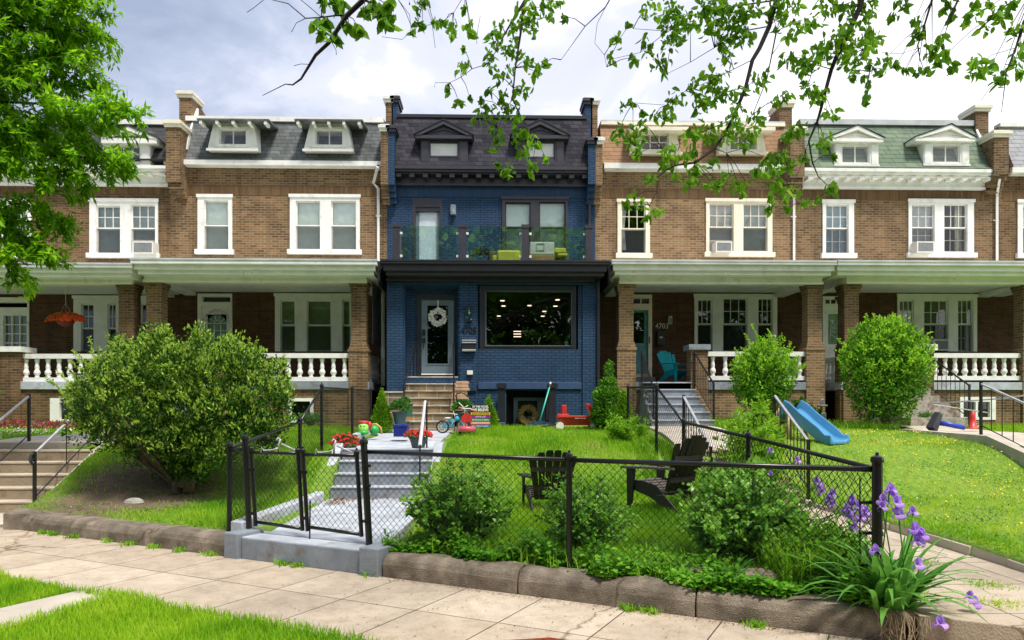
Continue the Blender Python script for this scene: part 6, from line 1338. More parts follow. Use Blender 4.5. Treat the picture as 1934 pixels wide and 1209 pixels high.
# broad leaved clover and weeds in patches
def patches(name,n,box,test,thr,mat,L,h):
    p=scatter(n,*box,test); k=noisey(p[:,0]*1.5+2,p[:,1]*1.7)*.7+noisey(p[:,0]*4.1,p[:,1]*3.7)*.3>thr; p=p[k]; z=gh(p[:,0],p[:,1])+h*RNG.uniform(.3,1.2,len(p)); P3=np.concatenate([p,z[:,None]],1)
    m=MB(); leaves(m,P3,RNG.normal(size=P3.shape)*[1,1,.35],L*RNG.uniform(.6,1.3,len(p)),L*.8,up=np.array([0,-.2,1.])); struct(m.build(name,mat,None,loc=(0,0,0)),'stuff')
CLV=leafmat('clover_leaf',[(.03,.11,.012),(.06,.20,.02),(.12,.31,.035)],.3)
patches('lawn_weeds',26000,(4.6,9.4,3.5,17),lambda x,y:(y>yc(x)+.4)&~((x>8.3)&(y>9)),.55,CLV,.026,.045)
patches('lawn_weeds',16000,(-.8,2.6,5.6,15),lambda x,y:y>yc(x)+.5,.58,CLV,.028,.07)
patches('bank_weeds',9000,(-6.3,-2.7,8.3,16),lambda x,y:y>yc(x)+.4,.6,CLV,.026,.04)
# tiny flowers in lawns
def specks(name,n,box,test,mat,size,h,lift=.03):
    p=scatter(n,*box,test); z=gh(p[:,0],p[:,1])+h*RNG.uniform(.5,1.2,len(p)); P3=np.concatenate([p,z[:,None]],1); m=MB()
    a=RNG.uniform(0,2*pi,len(p)); D_=np.stack([np.cos(a),np.sin(a),RNG.uniform(.0,.6,len(p))],1); leaves(m,P3,D_,size,size*.9,up=np.array([0,-.5,.6])); struct(m.build(name,mat,None,loc=(0,0,0)),'stuff')
yel=pbr('yellow_petal',(.78,.58,.03),.6,.05); wht=pbr('white_petal',(.75,.75,.68),.6,.03)
specks('yellow_wildflowers',1500,(5,8.4,7,14.8),lambda x,y:RNG.uniform(size=len(x))<np.clip(.04+1.1*np.exp(-((x-8.0)**2)/.9-((y-10.5)**2)/5)+.8*np.exp(-((x-8.1)**2)/1.2-((y-14.3)**2)/.3),0,1),yel,.028,.06)
specks('clover_flowers',500,(4.7,8.3,5.5,14),lambda x,y:noisey(x,y,2)>.5,wht,.014,.05)
specks('daisy_flowers',900,(-14,-8.7,13,16.5),lambda x,y:x<0,wht,.03,.05)
specks('fallen_petals',110,(-6.3,-3,9.6,12),lambda x,y:y>yc(x)+.5,pbr('dry_petal',(.42,.32,.22),.8,.1),.022,.02)
# ---- shrubs ----
def blob_points(blobs,n,shell=.35):
    b=np.array(blobs,float); vol=np.prod(b[:,3:6],1)**(2/3); idx=RNG.choice(len(b),n,p=vol/vol.sum())
    d=unit(RNG.normal(size=(n,3))); r=1-shell*RNG.uniform(0,1,n)**1.3
    return b[idx,:3]+d*b[idx,3:6]*r[:,None], d
def shrub(name,label,cat,blobs,n,L,Wd,mat,stems=None,up=.5,group=None,shape='diamond',branchm=None,shell=.45,tuft=0,tip=None,ntip=0):
    b=np.array(blobs); base=(b[:,0].mean(),b[:,1].mean(),(b[:,2]-b[:,5]).min())
    t=thing(name,label,cat,base,group); P_,d=blob_points(blobs,n,shell)
    if tuft: # sprigs: cluster several leaves on little twigs
        k=tuft; P_=np.repeat(P_,k,0); d=np.repeat(d,k,0); P_=P_+RNG.normal(size=P_.shape)*L*.55
    D_=unit(d*.7+RNG.normal(size=d.shape)*.6+np.array([0,0,up])); m=MB(); leaves(m,P_,D_,L*RNG.uniform(.6,1.3,len(P_)),Wd*RNG.uniform(.7,1.2,len(P_)),shape); m.build('foliage',mat,t)
    if tip:
        P_,d=blob_points(blobs,ntip,.02); k=d[:,2]>-.25; P_=P_[k]; d=d[k]; P_=np.repeat(P_,6,0)+RNG.normal(size=(len(P_)*6,3))*L*.5; d=np.repeat(d,6,0)
        m=MB(); leaves(m,P_,d*.5+RNG.normal(size=d.shape)*.5+np.array([0,0,.9]),L*1.05,Wd,shape); m.build('new_growth',tip,t)
    m=MB(); bm=branchm or BARK
    for s in (stems or []): m.path(s[0],s[1],6)
    rr=random.Random(5)
    for q in range(min(len(blobs),26)):
        x,y,z=blobs[q][:3]; x0,y0,z0=base
        m.path([(x0+rr.uniform(-.05,.05),y0+rr.uniform(-.05,.05),z0-.03),(x0*.5+x*.5,y0*.5+y*.5,z0*.55+z*.45),(x,y,z+blobs[q][5]*.5)],[.02,.013,.005],5)
    m.build('stem',bm,t); return t
BARKD=pbr('dark_bark',(.035,.026,.022),.9,.2,8,bump=.6,bscale=30)
BARK=pbr('grey_brown_bark',(.13,.10,.075),.95,.2,8,bump=.8,bscale=30)
BARKD=pbr('dark_bark',(.035,.026,.022),.9,.2,8,bump=.6,bscale=30)
def shoots(t,c,r,n,Ls,L,Wd,mat,az=None):
    # long leafy shoots breaking the outline
    m=MB(); sm_=MB(); rr=RNG
    for i in range(n):
        d=unit(rr.normal(size=3)); d[2]=abs(d[2])*.9-.1; d[1]=-abs(d[1]) if rr.uniform()<.6 else d[1]; d=unit(d)
        p=np.array(c)+d*np.array(r)*rr.uniform(.55,.95); e=p+unit(d*.8+np.array([0,0,.7])+rr.normal(size=3)*.25)*rr.uniform(*Ls)
        sm_.path([p,(p+e)/2+rr.normal(size=3)*.01,e],[.004,.003,.0015],3)
        k=int(np.linalg.norm(e-p)/(L*.42))+3; f=np.linspace(.1,1,k)[:,None]; P_=p+(e-p)*f; ax=unit((e-p)[None]); P_=np.repeat(P_,2,0)
        dd=unit(ax*.5+rr.normal(size=(len(P_),3))*.75); leaves(m,P_,dd,L*rr.uniform(.6,1.15,len(P_)),Wd)
    m.build('shoot_leaves',mat,t); sm_.build('shoot',BARK,t)
def sprigshrub(label,cx,cy,R_,H,nst,L,Wd,mat,tipm,seed,group='shrubs behind the front fence',name='evergreen_shrub',zb=None):
    zb=ghs(cx,cy) if zb is None else zb; t=thing(name,label,'shrub',(cx,cy,zb),group); rr=np.random.default_rng(seed)
    m=MB(); m2=MB(); st=MB()
    for i in range(nst):
        a=rr.uniform(0,2*pi); rad_=R_*rr.uniform(.15,1.0)**.7; h=H*(1-.45*(rad_/R_)**2)*rr.uniform(.55,1.12)
        b=np.array([cx+rr.normal()*.05,cy+rr.normal()*.05,zb-.03]); e=np.array([cx+rad_*cos(a),cy+rad_*sin(a)*.8,zb+h]); mid=b*.45+e*.55; mid[:2]=mid[:2]*.8+e[:2]*.2; mid[2]=zb+h*.5
        pts=[b,mid,e]; st.path(pts,[.007,.005,.002],3)
        for s in range(9):
            f=rr.uniform(.25,1); p=(b*(1-f)**2+2*mid*f*(1-f)+e*f*f); q=p+unit(rr.normal(size=3)+np.array([cos(a)*.5,sin(a)*.5-.2,.35]))*rr.uniform(.05,.15); 
            if s%2==0: st.path([p,q],[.003,.0015],3)
            n=9; ff=rr.uniform(.2,1.1,(n,1)); P_=p+(q-p)*ff+rr.normal(size=(n,3))*.012; dd=unit((q-p)[None]*6+rr.normal(size=(n,3))*.8); tgt=m2 if (f>.78 and rr.uniform()<.75) else m
            leaves(tgt,P_,dd,L*rr.uniform(.55,1.2,n),Wd)
    m.build('foliage',mat,t); m2.build('new_growth',tipm,t); st.build('stem',BARKD,t); return t
yw=leafmat('yew_leaf',[(.010,.035,.006),(.025,.08,.009),(.05,.14,.013),(.085,.19,.018)],.15)
def blobcloud(cx,cy,cz,rx,ry,rz,n,s,seed,flat=0,taper=None):
    r=random.Random(seed); o=[]
    while len(o)<n:
        a,b,c=r.uniform(-1,1),r.uniform(-1,1),r.uniform(-1,1)
        q=a*a+b*b+c*c
        if q>1 or q<.25: continue
        if c<flat: continue
        k=s*r.uniform(.7,1.3); o.append((cx+a*rx,cy+b*ry,cz+c*rz,k,k,k*.8))
    return o
ywt=leafmat('yew_tip',[(.12,.26,.02),(.24,.42,.04),(.40,.58,.08),(.36,.40,.12)],.35)
hbt=leafmat('privet_tip',[(.14,.36,.02),(.28,.54,.03),(.42,.68,.07)],.4)
bxt=leafmat('euonymus_tip',[(.14,.36,.03),(.26,.54,.06),(.40,.66,.14)],.4,.35,.5)
# large yew on the bank
D=10.9; yb=[]
for px,py,r_ in ((180,760,42),(150,740,22),(210,700,40),(165,790,30),(235,800,45),(250,740,60),(300,690,55),(290,650,30),(300,640,22),(340,700,55),(380,670,38),(350,770,65),(420,700,50),(460,680,35),(410,780,60),(480,740,50),(520,720,30),(535,760,22),(470,800,45),(520,800,28),(300,800,50),(260,840,28),(330,840,45),(390,840,45),(440,840,32),(340,875,28),(370,880,26),(320,880,18),(390,870,26),(310,670,18),(480,690,18),(230,665,12),(415,665,14),(195,815,20),(500,825,20)):
    for dy in (-.55,0,.6) if r_>30 else (-.25,.3):
        x,z=W(px,py,D+dy); k=r_*D/F*.78; yb.append((x,D+dy,z,k,k,k*.85))
        for q in range(3 if r_>16 else 1):
            a=random.uniform(0,2*pi); e=r_*D/F; s_=.07+random.random()*.07; yb.append((x+e*cos(a)*.85,D+dy-random.random()*e*.6,z+e*sin(a)*.85,s_,s_,s_*1.5))
gy=ghs(-4.5,10.9)
t=shrub('yew_bush','huge spreading green yew bush with bare lower stems on the bank left of the gate','bush',yb,46000,.060,.026,yw,up=.3,shell=.45,tip=ywt,ntip=5000)
w0,z0_=W(340,765,10.9)
for dx,rx in ((-.75,.85),(0,1.0),(.75,.85)): shoots(t,(w0+dx,10.9,z0_),(rx,.9,.95),110,(.12,.34),.05,.022,ywt)
m=MB()
for k,(a,b,dx) in enumerate(((340,918,.0),(362,915,.0),(350,905,.1),(300,860,.1))[:3]):
    x,z=W(a,b,10.8); m.path([(x-.03,10.75,z-.12),(x+.04*(k-1),10.8,z+.12),(x+.2*(k-1),10.85,z+.45),(x+.5*(k-1)+.1,11,z+1.0)],[.085,.05,.04,.02],8)
m.build('trunk',BARK,t,smooth=True)
hb1=leafmat('privet_leaf',[(.02,.075,.006),(.05,.17,.01),(.10,.28,.015),(.18,.40,.03)],.3)
def bush_px(name,label,pxs,D,n,L,Wd,mat,cat='bush',depth=.8,**k):
    bl=[]
    for px,py,r_ in pxs:
        for dy in (-.5,.5) if r_>18 else (0,):
            x,z=W(px,py,D+dy*r_*D/F*depth); q=r_*D/F; bl.append((x,D+dy*r_*D/F*depth,z,q,q,q))
    return shrub(name,label,cat,bl,n,L,Wd,mat,**k)
def circ(cx,cy,rx,ry,n,s,seed):
    r=random.Random(seed); o=[(cx,cy,min(rx,ry)*.8)]
    for i in range(n): a=2*pi*i/n; k=s*r.uniform(.8,1.2); o.append((cx+(rx-k)*cos(a),cy+(ry-k)*sin(a),k))
    for i in range(n//2): a=2*pi*i/(n/2); k=s*r.uniform(.8,1.2); o.append((cx+(rx-k)*.5*cos(a),cy+(ry-k)*.5*sin(a),k))
    return o
bush_px('round_bush','large round clipped bright green bush in front of the house with the green roof',circ(1673,695,87,96,16,30,3)+[(1625,640,22),(1730,660,24),(1640,770,26),(1700,775,26)],16.6,13000,.085,.045,hb1,up=.3,shell=.35,tip=hbt,ntip=650)
t=[o for o in bpy.data.objects if o.name=='round_bush'][0]; w0,z0_=W(1673,695,16.6); shoots(t,(w0,16.6,z0_),(1.02,.9,1.12),110,(.10,.38),.075,.04,hbt)
bush_px('round_bush','smaller round bush with a spiky top before the white balustrade right of the turquoise chair',circ(1441,718,62,66,13,24,4)+[(1440,655,18),(1475,670,14),(1410,670,14),(1445,640,7),(1440,785,20),(1420,775,16),(1460,780,14)],17.2,8500,.08,.04,hb1,up=.4,shell=.4,tip=hbt,ntip=450)
t=[o for o in bpy.data.objects if o.name=='round_bush.001'][0]; w0,z0_=W(1441,705,17.2); shoots(t,(w0,17.2,z0_),(.76,.7,.85),80,(.1,.4),.07,.035,hbt)
arb=leafmat('cedar_spray',[(.05,.14,.006),(.10,.25,.01),(.18,.38,.012),(.25,.46,.02)],.35)
def cone_px(label,cx,y0,y1,w,D,n,mat=arb,name='conical_cedar'):
    bl=[]; H=y1-y0
    for i in range(14):
        f=i/13; r_=w/2*(1-(f)**1.4)*.62+2.5; yy=y1-f*(H-3)-2; bl.append((cx,yy,r_)); 
        for s in (-1,1): bl.append((cx+s*w/2*(1-f**1.3)*.5,yy,r_*.7))
    return bush_px(name,label,bl,D,n,.05,.022,mat,cat='conifer',up=.9,shell=.5)
cone_px('small conical cedar left of the stone steps',721,736,812,44,16.6,6500)
cone_px('smallest conical cedar standing behind the rainbow yard sign',923,749,812,44,16.6,4500)
cone_px('conical cedar right of the red wagon next to the chain link fence',1178,738,806,42,14.9,6500)
bush_px('leafy_shrub','leafy light green shrub with a straggly top between the red wagon and brick porch',[(1143,780,24),(1140,750,20),(1150,725,15),(1148,700,8),(1165,790,20),(1130,790,14),(1152,688,6),(1160,745,12)],15.7,5500,.07,.045,hb1,up=.3)
# potted foliage
herb=leafmat('pot_herb',[(.04,.14,.02),(.08,.22,.04),(.13,.30,.06)],.3)
redf=leafmat('red_petal',[(.55,.02,.02),(.70,.03,.04),(.75,.08,.10)],.15,.5,.2); stemg=leafmat('pot_leaf',[(.05,.12,.02),(.10,.2,.04)],.3)
def foliage(t,c,r,n,L,Wd,mat,nm='foliage',up=.5):
    d=unit(RNG.normal(size=(n,3))); d[:,2]=np.abs(d[:,2])*1.0-.25; P_=np.array(c)+d*np.array(r)*RNG.uniform(.4,1,(n,1)); m=MB(); leaves(m,P_,d+RNG.normal(size=(n,3))*.6+np.array([0,0,up]),L,Wd); return m.build(nm,mat,t)
def blooms(t,c,r,n,s,mat,nm='blossom'):
    d=unit(RNG.normal(size=(n,3))); d[:,1]=-np.abs(d[:,1])*.9; d[:,2]=np.abs(d[:,2])-.3; C=np.array(c)+d*np.array(r)*RNG.uniform(.8,1.05,(n,1)); m=MB()
    for k in range(5):
        a=2*pi*k/5; f=unit(d+np.array([0,-.5,.4])); u=unit(np.cross(f,np.array([0.1,.2,1.]))); v_=np.cross(f,u); dd=u*cos(a)+v_*sin(a)+f*.25; leaves(m,C,dd,s*.5,s*.45,up=f)
    return m.build(nm,mat,t)
t,c=pot(755,778,803,16.6,.16,.10,'potted_plant','leafy green plant in a dark teal pot left of the stone steps',teald,'potted plant'); foliage(t,(c[0],c[1],c[2]+.1),(.22,.2,.2),1300,.07,.04,herb)
t,c=pot(874,779,802,16.6,.17,.11,'potted_plant','leafy green plant in a dark pot right of the stone steps behind the tricycle',teald,'potted plant'); foliage(t,(c[0],c[1],c[2]+.1),(.24,.2,.22),1300,.07,.04,herb)
t,c=pot(769,762,786,17.2,.13,.12,'potted_plant','dark green pot with sprigs standing on the left side of the stone steps',pbr('green_pot',(.02,.10,.06),.5),'potted plant'); foliage(t,(c[0]-.05,c[1],c[2]+.04),(.12,.12,.12),300,.06,.03,herb)
t,c=pot(790,826,846,12.25,.145,.10,'flower_pot','slate grey pot of red petunias on the top garden step beside the handrail',slate,'flower pot'); foliage(t,(c[0],c[1],c[2]+.03),(.22,.2,.10),500,.05,.03,stemg); blooms(t,(c[0],c[1],c[2]+.05),(.24,.2,.11),80,.06,redf)
t,c=pot(655,843,858,12.4,.15,.13,'flower_pot','wide mass of dark red petunias in a black pot left of the garden steps',M['black'],'flower pot'); foliage(t,(c[0],c[1],c[2]+.05),(.27,.22,.2),800,.05,.03,stemg); blooms(t,(c[0]-.02,c[1],c[2]+.08),(.28,.22,.2),85,.055,redf)
# hanging basket
t=thing('hanging_basket','hanging basket of orange red flowers on the porch of the far left house','hanging basket',(X(124,20),20,4)); x,z=W(124,604,20.0)
m=MB(); m.lathe(x,20,[(.03,z-.2),(.18,z-.12),(.24,z),(.24,z+.01)],14); m.build('basket',pbr('brown_basket',(.2,.05,.03),.8),t,smooth=True)
m=MB(); 
for a in range(3): m.path([(x+.22*cos(a*2.1),20+.22*sin(a*2.1),z),(x,20,z+.45)],.004,3)
m.path([(x,20,z+.45),(x,20,z+.62),(x,20,5.0)],.006,4); m.build('hanger',M['acw'],t)
foliage(t,(x,20,z+.03),(.48,.3,.2),700,.07,.04,stemg); blooms(t,(x,20,z+.02),(.5,.3,.24),330,.08,leafmat('orange_red_petal',[(.80,.05,.012),(.90,.14,.03),(.7,.02,.02)],.15))
# wreaths
t=thing('white_wreath','white berry wreath on a ribbon hanging on the blue house front door','wreath',(X(827,19.45),19.45,3.4)); c=P(827,599,19.44)
m=MB(); n=700; a=RNG.uniform(0,2*pi,n); rr_=RNG.uniform(.10,.22,n); Pp=np.stack([c[0]+rr_*np.cos(a),19.45+RNG.uniform(-.04,.02,n),c[2]+rr_*np.sin(a)],1); leaves(m,Pp,RNG.normal(size=(n,3))+np.stack([np.cos(a),np.zeros(n)-.5,np.sin(a)],1),.055,.045); m.build('berries',pbr('white_berry',(.88,.86,.82),.7,.05),t)
m=MB(); wheel(m,(c[0],19.48,c[2]),.155,.025); m.build('ring',pbr('twig',(.2,.13,.08),.9),t); m=MB(); m.box(c[0]-.02,c[0]+.02,19.47,19.485,c[2]+.18,c[2]+.45); m.build('ribbon',pbr('ribbon',(.55,.40,.32),.7),t)
t=thing('straw_wreath','spiky golden straw wreath on the basement door','wreath',(X(997,19.9),19.9,1.5)); c=P(997,783,19.6)
m=MB(); n=900; a=RNG.uniform(0,2*pi,n); rr_=RNG.uniform(.10,.20,n); Pp=np.stack([c[0]+rr_*np.cos(a),19.6+RNG.uniform(-.05,.02,n),c[2]+rr_*np.sin(a)],1); leaves(m,Pp,np.stack([np.cos(a+.9),RNG.uniform(-.4,0,n),np.sin(a+.9)],1),.13,.014); m.build('straw',leafmat('straw',[(.45,.32,.10),(.60,.45,.16),(.32,.21,.07)],.1),t)
m=MB(); wheel(m,(c[0],19.61,c[2]),.14,.03); m.build('ring',pbr('twig2',(.2,.13,.06),.9),t)
# ---- front shrubs by the fence, ivy ----
bx=leafmat('euonymus_leaf',[(.03,.12,.012),(.08,.24,.028),(.15,.37,.045),(.24,.48,.08)],.35,.35,.4)
def fshrub(label,cx,cy,rx,rz,zc,n,seed,L=.042,W_=.026,mat=bx):
    r=random.Random(seed); bl=blobcloud(cx,cy,zc,rx*.8,rx*.6,rz*.85,24,rx*.27,seed)
    for i in range(30):
        a=r.uniform(0,2*pi); k=r.uniform(.4,1.15); s=.05; bl.append((cx+rx*k*cos(a),cy+rx*.6*sin(a),zc+rz*r.uniform(.1,1.05)*(1-.4*k),s,s,s*1.8))
    return shrub('evergreen_shrub',label,'shrub',bl,n,L,W_,mat,up=.45,group='shrubs behind the front fence',shell=.7,tip=bxt if mat is bx else None,ntip=n//16)
tl0=leafmat('weed_bush_leaf',[(.05,.18,.01),(.11,.30,.02),(.20,.44,.035),(.32,.56,.07)],.4)
sprigshrub('leafy shrub behind the fence right next to the gate and pale landing',-.32,7.3,.52,.84,105,.050,.031,bx,bxt,21)
sprigshrub('leafy shrub growing around the middle fence post in front of the black chair',.84,6.95,.48,.70,72,.046,.029,bx,bxt,22)
sprigshrub('largest leafy shrub behind the fence near the purple irises',2.2,6.35,.58,.84,150,.052,.034,bx,bxt,23)
sprigshrub('low weedy bush filling the fence corner under the purple irises',2.62,5.95,.42,.42,90,.05,.03,tl0,tl0,33)
sprigshrub('loose weedy bush along the side fence left of the corner post',2.45,7.5,.38,.62,70,.05,.028,tl0,tl0,34)

tl=leafmat('tall_weed_leaf',[(.10,.28,.01),(.20,.42,.02),(.32,.55,.05)],.4)
def rfs(label,cx,cy,rx,rz,zc,n,seed,L=.042,W_=.026,mat=None):
    return sprigshrub(label,cx,cy,rx*1.15,(zc+rz)-ghs(cx,cy),int(n/45),L,W_,mat,mat,seed,'neighbour garden plants','leafy_plant')
t=rfs('bright green tall leafy plant beyond the side fence under the blue slide railing',3.15,8.9,.38,.55,.95,3600,25,.075,.024,tl)
t['group']='neighbour garden plants'
t=rfs('lush bright green bush with long leaves between the two iron railings',4.0,11.2,.42,.38,1.35,3000,26,.08,.026,tl); t['group']='neighbour garden plants'
t=rfs('yellow green weedy bush at the bend of the side fence behind the black chairs',2.35,12.8,.32,.22,1.25,1500,27,.07,.025,tl); t['group']='neighbour garden plants'
t=rfs('low green foundation shrub between the gas meter and the round bush',7.3,17.6,.45,.28,1.5,1800,28,.08,.05,hb1); t['group']='neighbour garden plants'
t=fshrub('leafy green mound below the basement window at the far right',10.6,17.8,.35,.16,1.3,1600,29,.05,.03,herb); t['group']='neighbour garden plants'
t=rfs('climbing rose like shrub against the porch wall at the far left',-12.4,17.9,.55,.75,1.9,2600,30,.08,.045,herb); t['group']='neighbour garden plants'
t=fshrub('small grey green clump at the brick wall left of the small cedar',-4.3,17.6,.35,.14,1.27,900,31,.06,.03,herb); t['group']='neighbour garden plants'
# ivy ground cover along the kerb
iv=leafmat('ivy_leaf',[(.03,.12,.01),(.08,.26,.015),(.17,.42,.03),(.32,.60,.07)],.4)
m=MB(); n=13000; a=RNG.uniform(-1.25,3.05,n); b=-(.02+np.abs(RNG.normal(size=n))*.24+.30*noisey(a*3,a*2)); xy=np.array([0,6.42])+a[:,None]*E1+b[:,None]*E2
hz=np.where(b>-.32,.215,gh(xy[:,0],xy[:,1])); z=hz+.01+RNG.uniform(0,1,n)**2*(.05+.22*noisey(a*4,b*4)**2); k=noisey(a*3.1,b*4+1)+.3*RNG.uniform(size=n)>.48-.15*(b<-.3)
P_=np.concatenate([xy,z[:,None]],1)[k]; leaves(m,P_,RNG.normal(size=P_.shape)*[1,1,.5]+np.array([E2[0]*.5,E2[1]*.5,-.1]),.048*RNG.uniform(.5,1.2,len(P_)),.045,up=np.array([E2[0]*.4,E2[1]*.4,1.]))
struct(m.build('ivy_ground_cover',iv,None,loc=(0,0,0)),'stuff')
def weedmass(name,boxes,mat,seed):
    m=MB()
    for (x0,x1,y0,y1,n,h,w_) in boxes:
        p=scatter(n,x0,x1,y0,y1,lambda x,y:y>yc(x)+.15); blades(m,p,gh,h,w_,lean=.7)
        q=scatter(n//2,x0,x1,y0,y1,lambda x,y:y>yc(x)+.15); z=gh(q[:,0],q[:,1])+RNG.uniform(0,h*.9,len(q)); P_=np.concatenate([q,z[:,None]],1); leaves(m,P_,RNG.normal(size=P_.shape)+[0,0,.2],.05,.026)
    return struct(m.build(name,mat,None,loc=(0,0,0)),'stuff')
weedmass('corner_weeds',[(2.2,2.72,5.5,7.6,2600,.30,.012),(2.8,3.0,5.3,8.6,1500,.22,.012),(2.8,3.15,8.6,11,1500,.35,.012)],tl,1)
weedmass('border_weeds',[(-1.1,2.4,5.6,7.5,1500,.16,.009),(2.35,2.62,8,14,1300,.22,.010),(4.55,4.9,4,11,1500,.09,.009),(5.2,5.9,16.5,18.5,1200,.22,.014),(7,9,16.2,18,1500,.2,.014)],tl,2)
# weeds at the kerb foot, leaf litter
m=MB(); 
for a0 in (-6.4,-6.2,-5.8,-5.15,-4.75,-4.35,-3.9,-3.45,-1.32,1.25,1.42,2.2,-2.4,-2.2):
    n=90; q=np.array(kxy(a0,.02))+RNG.normal(size=(n,2))*.045; blades(m,q,lambda x,y:np.zeros(len(x))+.01,.05,.012,lean=1.2)
struct(m.build('kerb_weeds',tl,None,loc=(0,0,0)),'stuff')
m=MB(); n=900; a=RNG.uniform(-1.2,3.4,n); b=.02+np.abs(RNG.normal(size=n))*.05; b[:260]=RNG.uniform(.0,1.6,260); xy=np.array([0,6.42])+a[:,None]*E1+b[:,None]*E2; P_=np.concatenate([xy,np.full((n,1),.008)],1); leaves(m,P_,RNG.normal(size=(n,3))*[1,1,.15],.022*RNG.uniform(.4,1.2,n),.010,up=np.array([0,0,1.])); 
n=260; P_=np.stack([RNG.uniform(-2.4,-1.0,n),11.05-np.abs(RNG.normal(size=n))*.12,np.full(n,.235)],1); P_[:120,0]=-2.35+np.abs(RNG.normal(size=120))*.15; P_[:120,1]=RNG.uniform(10.3,11.1,120); leaves(m,P_,RNG.normal(size=(n,3))*[1,1,.3],.05,.02,up=np.array([0,0,1.]))
n=160; ab=np.stack([RNG.uniform(-7,3,n),RNG.uniform(.0,1.6,n)],1); xy=np.array([0,6.42])+ab[:,:1]*E1+ab[:,1:]*E2; leaves(m,np.concatenate([xy,np.full((n,1),.006)],1),RNG.normal(size=(n,3))*[1,1,.02],.05*RNG.uniform(.3,1.4,n),.005,up=np.array([0,0,1.]))
struct(m.build('leaf_litter',leafmat('dry_leaf',[(.12,.06,.03),(.22,.12,.06),(.32,.2,.1)],0),None,loc=(0,0,0)),'stuff')
m=MB()
for x,y in ((3.35,6.0),(3.9,5.7),(3.75,6.5),(3.1,5.4),(4.1,5.0),(3.6,5.15)):
    n=150; q=np.stack([x+RNG.normal(size=n)*.09,y+RNG.normal(size=n)*.08],1); blades(m,q,lambda a,b:np.zeros(len(a))+.2,.035,.009,lean=1.2)
struct(m.build('path_weeds',GL,None,loc=(0,0,0)),'stuff')
# flower beds far left
m=MB(); n=1500; p=np.stack([RNG.uniform(-14,-9.4,n),RNG.uniform(16.8,17.5,n)],1); P_=np.concatenate([p,(gh(p[:,0],p[:,1])+RNG.uniform(.0,.18,n))[:,None]],1); leaves(m,P_,RNG.normal(size=(n,3))+[0,-.6,.6],.07,.05); struct(m.build('flower_bed',leafmat('bed_flower',[(.04,.11,.02),(.45,.01,.06),(.07,.16,.03),(.55,.02,.12),(.06,.14,.02),(.6,.08,.4)],.2),None,loc=(0,0,0)),'stuff')
# ---- irises ----
irl=leafmat('iris_blade',[(.06,.20,.03),(.11,.32,.045),(.18,.44,.08)],.35); pur=leafmat('iris_petal',[(.38,.20,.64),(.56,.35,.78),(.74,.54,.86)],.4,.5,.2); drya=pbr('dry_root',(.42,.33,.22),.9,.15)
def strap(m,base,az,L,el,w,bend):
    pts=[];n=6; p=np.array(base,float); e=el
    for i in range(n+1):
        pts.append(p.copy()); p=p+np.array([cos(az)*cos(e),sin(az)*cos(e),sin(e)])*L/n; e-=bend/n*(1+i*.35)
    s=np.array([-sin(az),cos(az),0]); vs=[]
    for i,q in enumerate(pts):
        ww=w*(1 if i<4 else (.75 if i==4 else (.45 if i==5 else .03))); vs+=[q-s*ww/2,q+np.array([0,0,-.003]),q+s*ww/2]
    fs=[]
    for i in range(n): fs+= [(i*3,i*3+1,i*3+4,i*3+3),(i*3+1,i*3+2,i*3+5,i*3+4)]
    m.add(vs,fs)
def iris_flower(m,c,s,az=0):
    for k in range(3):
        a=az+2*pi*k/3
        for (el_,L,w,b) in ((.25,.052,.036,2.2),(1.1,.042,.034,-1.0)): strap(m,c,a+(0 if el_<1 else 1.05),L*s,el_,w*s,b)
def iris(label,cx,cy,zb,nb,flow,Lr,seed,roots=False,spread=.12,grp='purple irises by the front fence',name='iris_plant'):
    r=random.Random(seed); t=thing(name,label,'iris' if flow else 'plant',(cx,cy,zb),grp); m=MB()
    for i in range(nb):
        a=r.uniform(0,2*pi); strap(m,(cx+r.uniform(-spread,spread),cy+r.uniform(-spread,spread)*.7,zb-.02),a,r.uniform(*Lr),r.uniform(.5,1.45),r.uniform(.032,.055),r.uniform(.2,1.1))
    m.build('leaves',irl,t,smooth=False)
    for (px,py,D,s) in flow:
        c=P(px,py,D); mm=MB(); bx_,by_=cx+r.uniform(-spread,spread),cy+r.uniform(-.05,.05); mm.path([(bx_,by_,zb),((bx_+c[0])/2+.01,(by_+c[1])/2,(zb+c[2])/2+.03),c],.005,5); mm.build('stem',irl,t)
        mm=MB()
        for q in range(1 if s<1.5 else 3): iris_flower(mm,(c[0]+(r.uniform(-.05,.05) if q else 0),c[1]+r.uniform(-.02,.02),c[2]-q*.04),min(s,1.6)*.98,r.uniform(0,2))
        mm.build('blossom',pur,t)
    if roots:
        mm=MB()
        for i in range(40):
            x=cx+r.uniform(-.13,.14); f=kxy(0,0); y=yc(x); mm.path([(x,cy,zb+.02),(x+r.uniform(-.02,.02),y+.0,zb-.02),(x+r.uniform(-.04,.04),y-.02,zb-.1),(x+r.uniform(-.06,.06),y-.025,r.uniform(.0,.08))],.003,3)
        mm.build('roots',drya,t)
    return t
icx=X(1690,5.0); D=5.05
iris('big iris clump with bare roots spilling over the kerb right of the fence corner',icx,yc(icx)+.16,.21,105,[(1680,925,5.1,1.5),(1694,950,5.0,1.6),(1666,958,5.1,1.3),(1725,968,5.3,1.4),(1727,1000,4.9,1.9),(1652,1040,4.8,1.3),(1738,1068,4.7,1.4)],(.36,.78),41,roots=True)
iris('purple irises seen through the chain mesh left of the fence corner post',2.4,6.35,.3,80,[(1543,912,6.3,1.7),(1573,935,6.2,1.8),(1625,958,6.0,2.2),(1618,985,6.0,1.7),(1598,962,6.1,1.5),(1610,945,6.2,1.5)],(.4,.8),42,spread=.28)
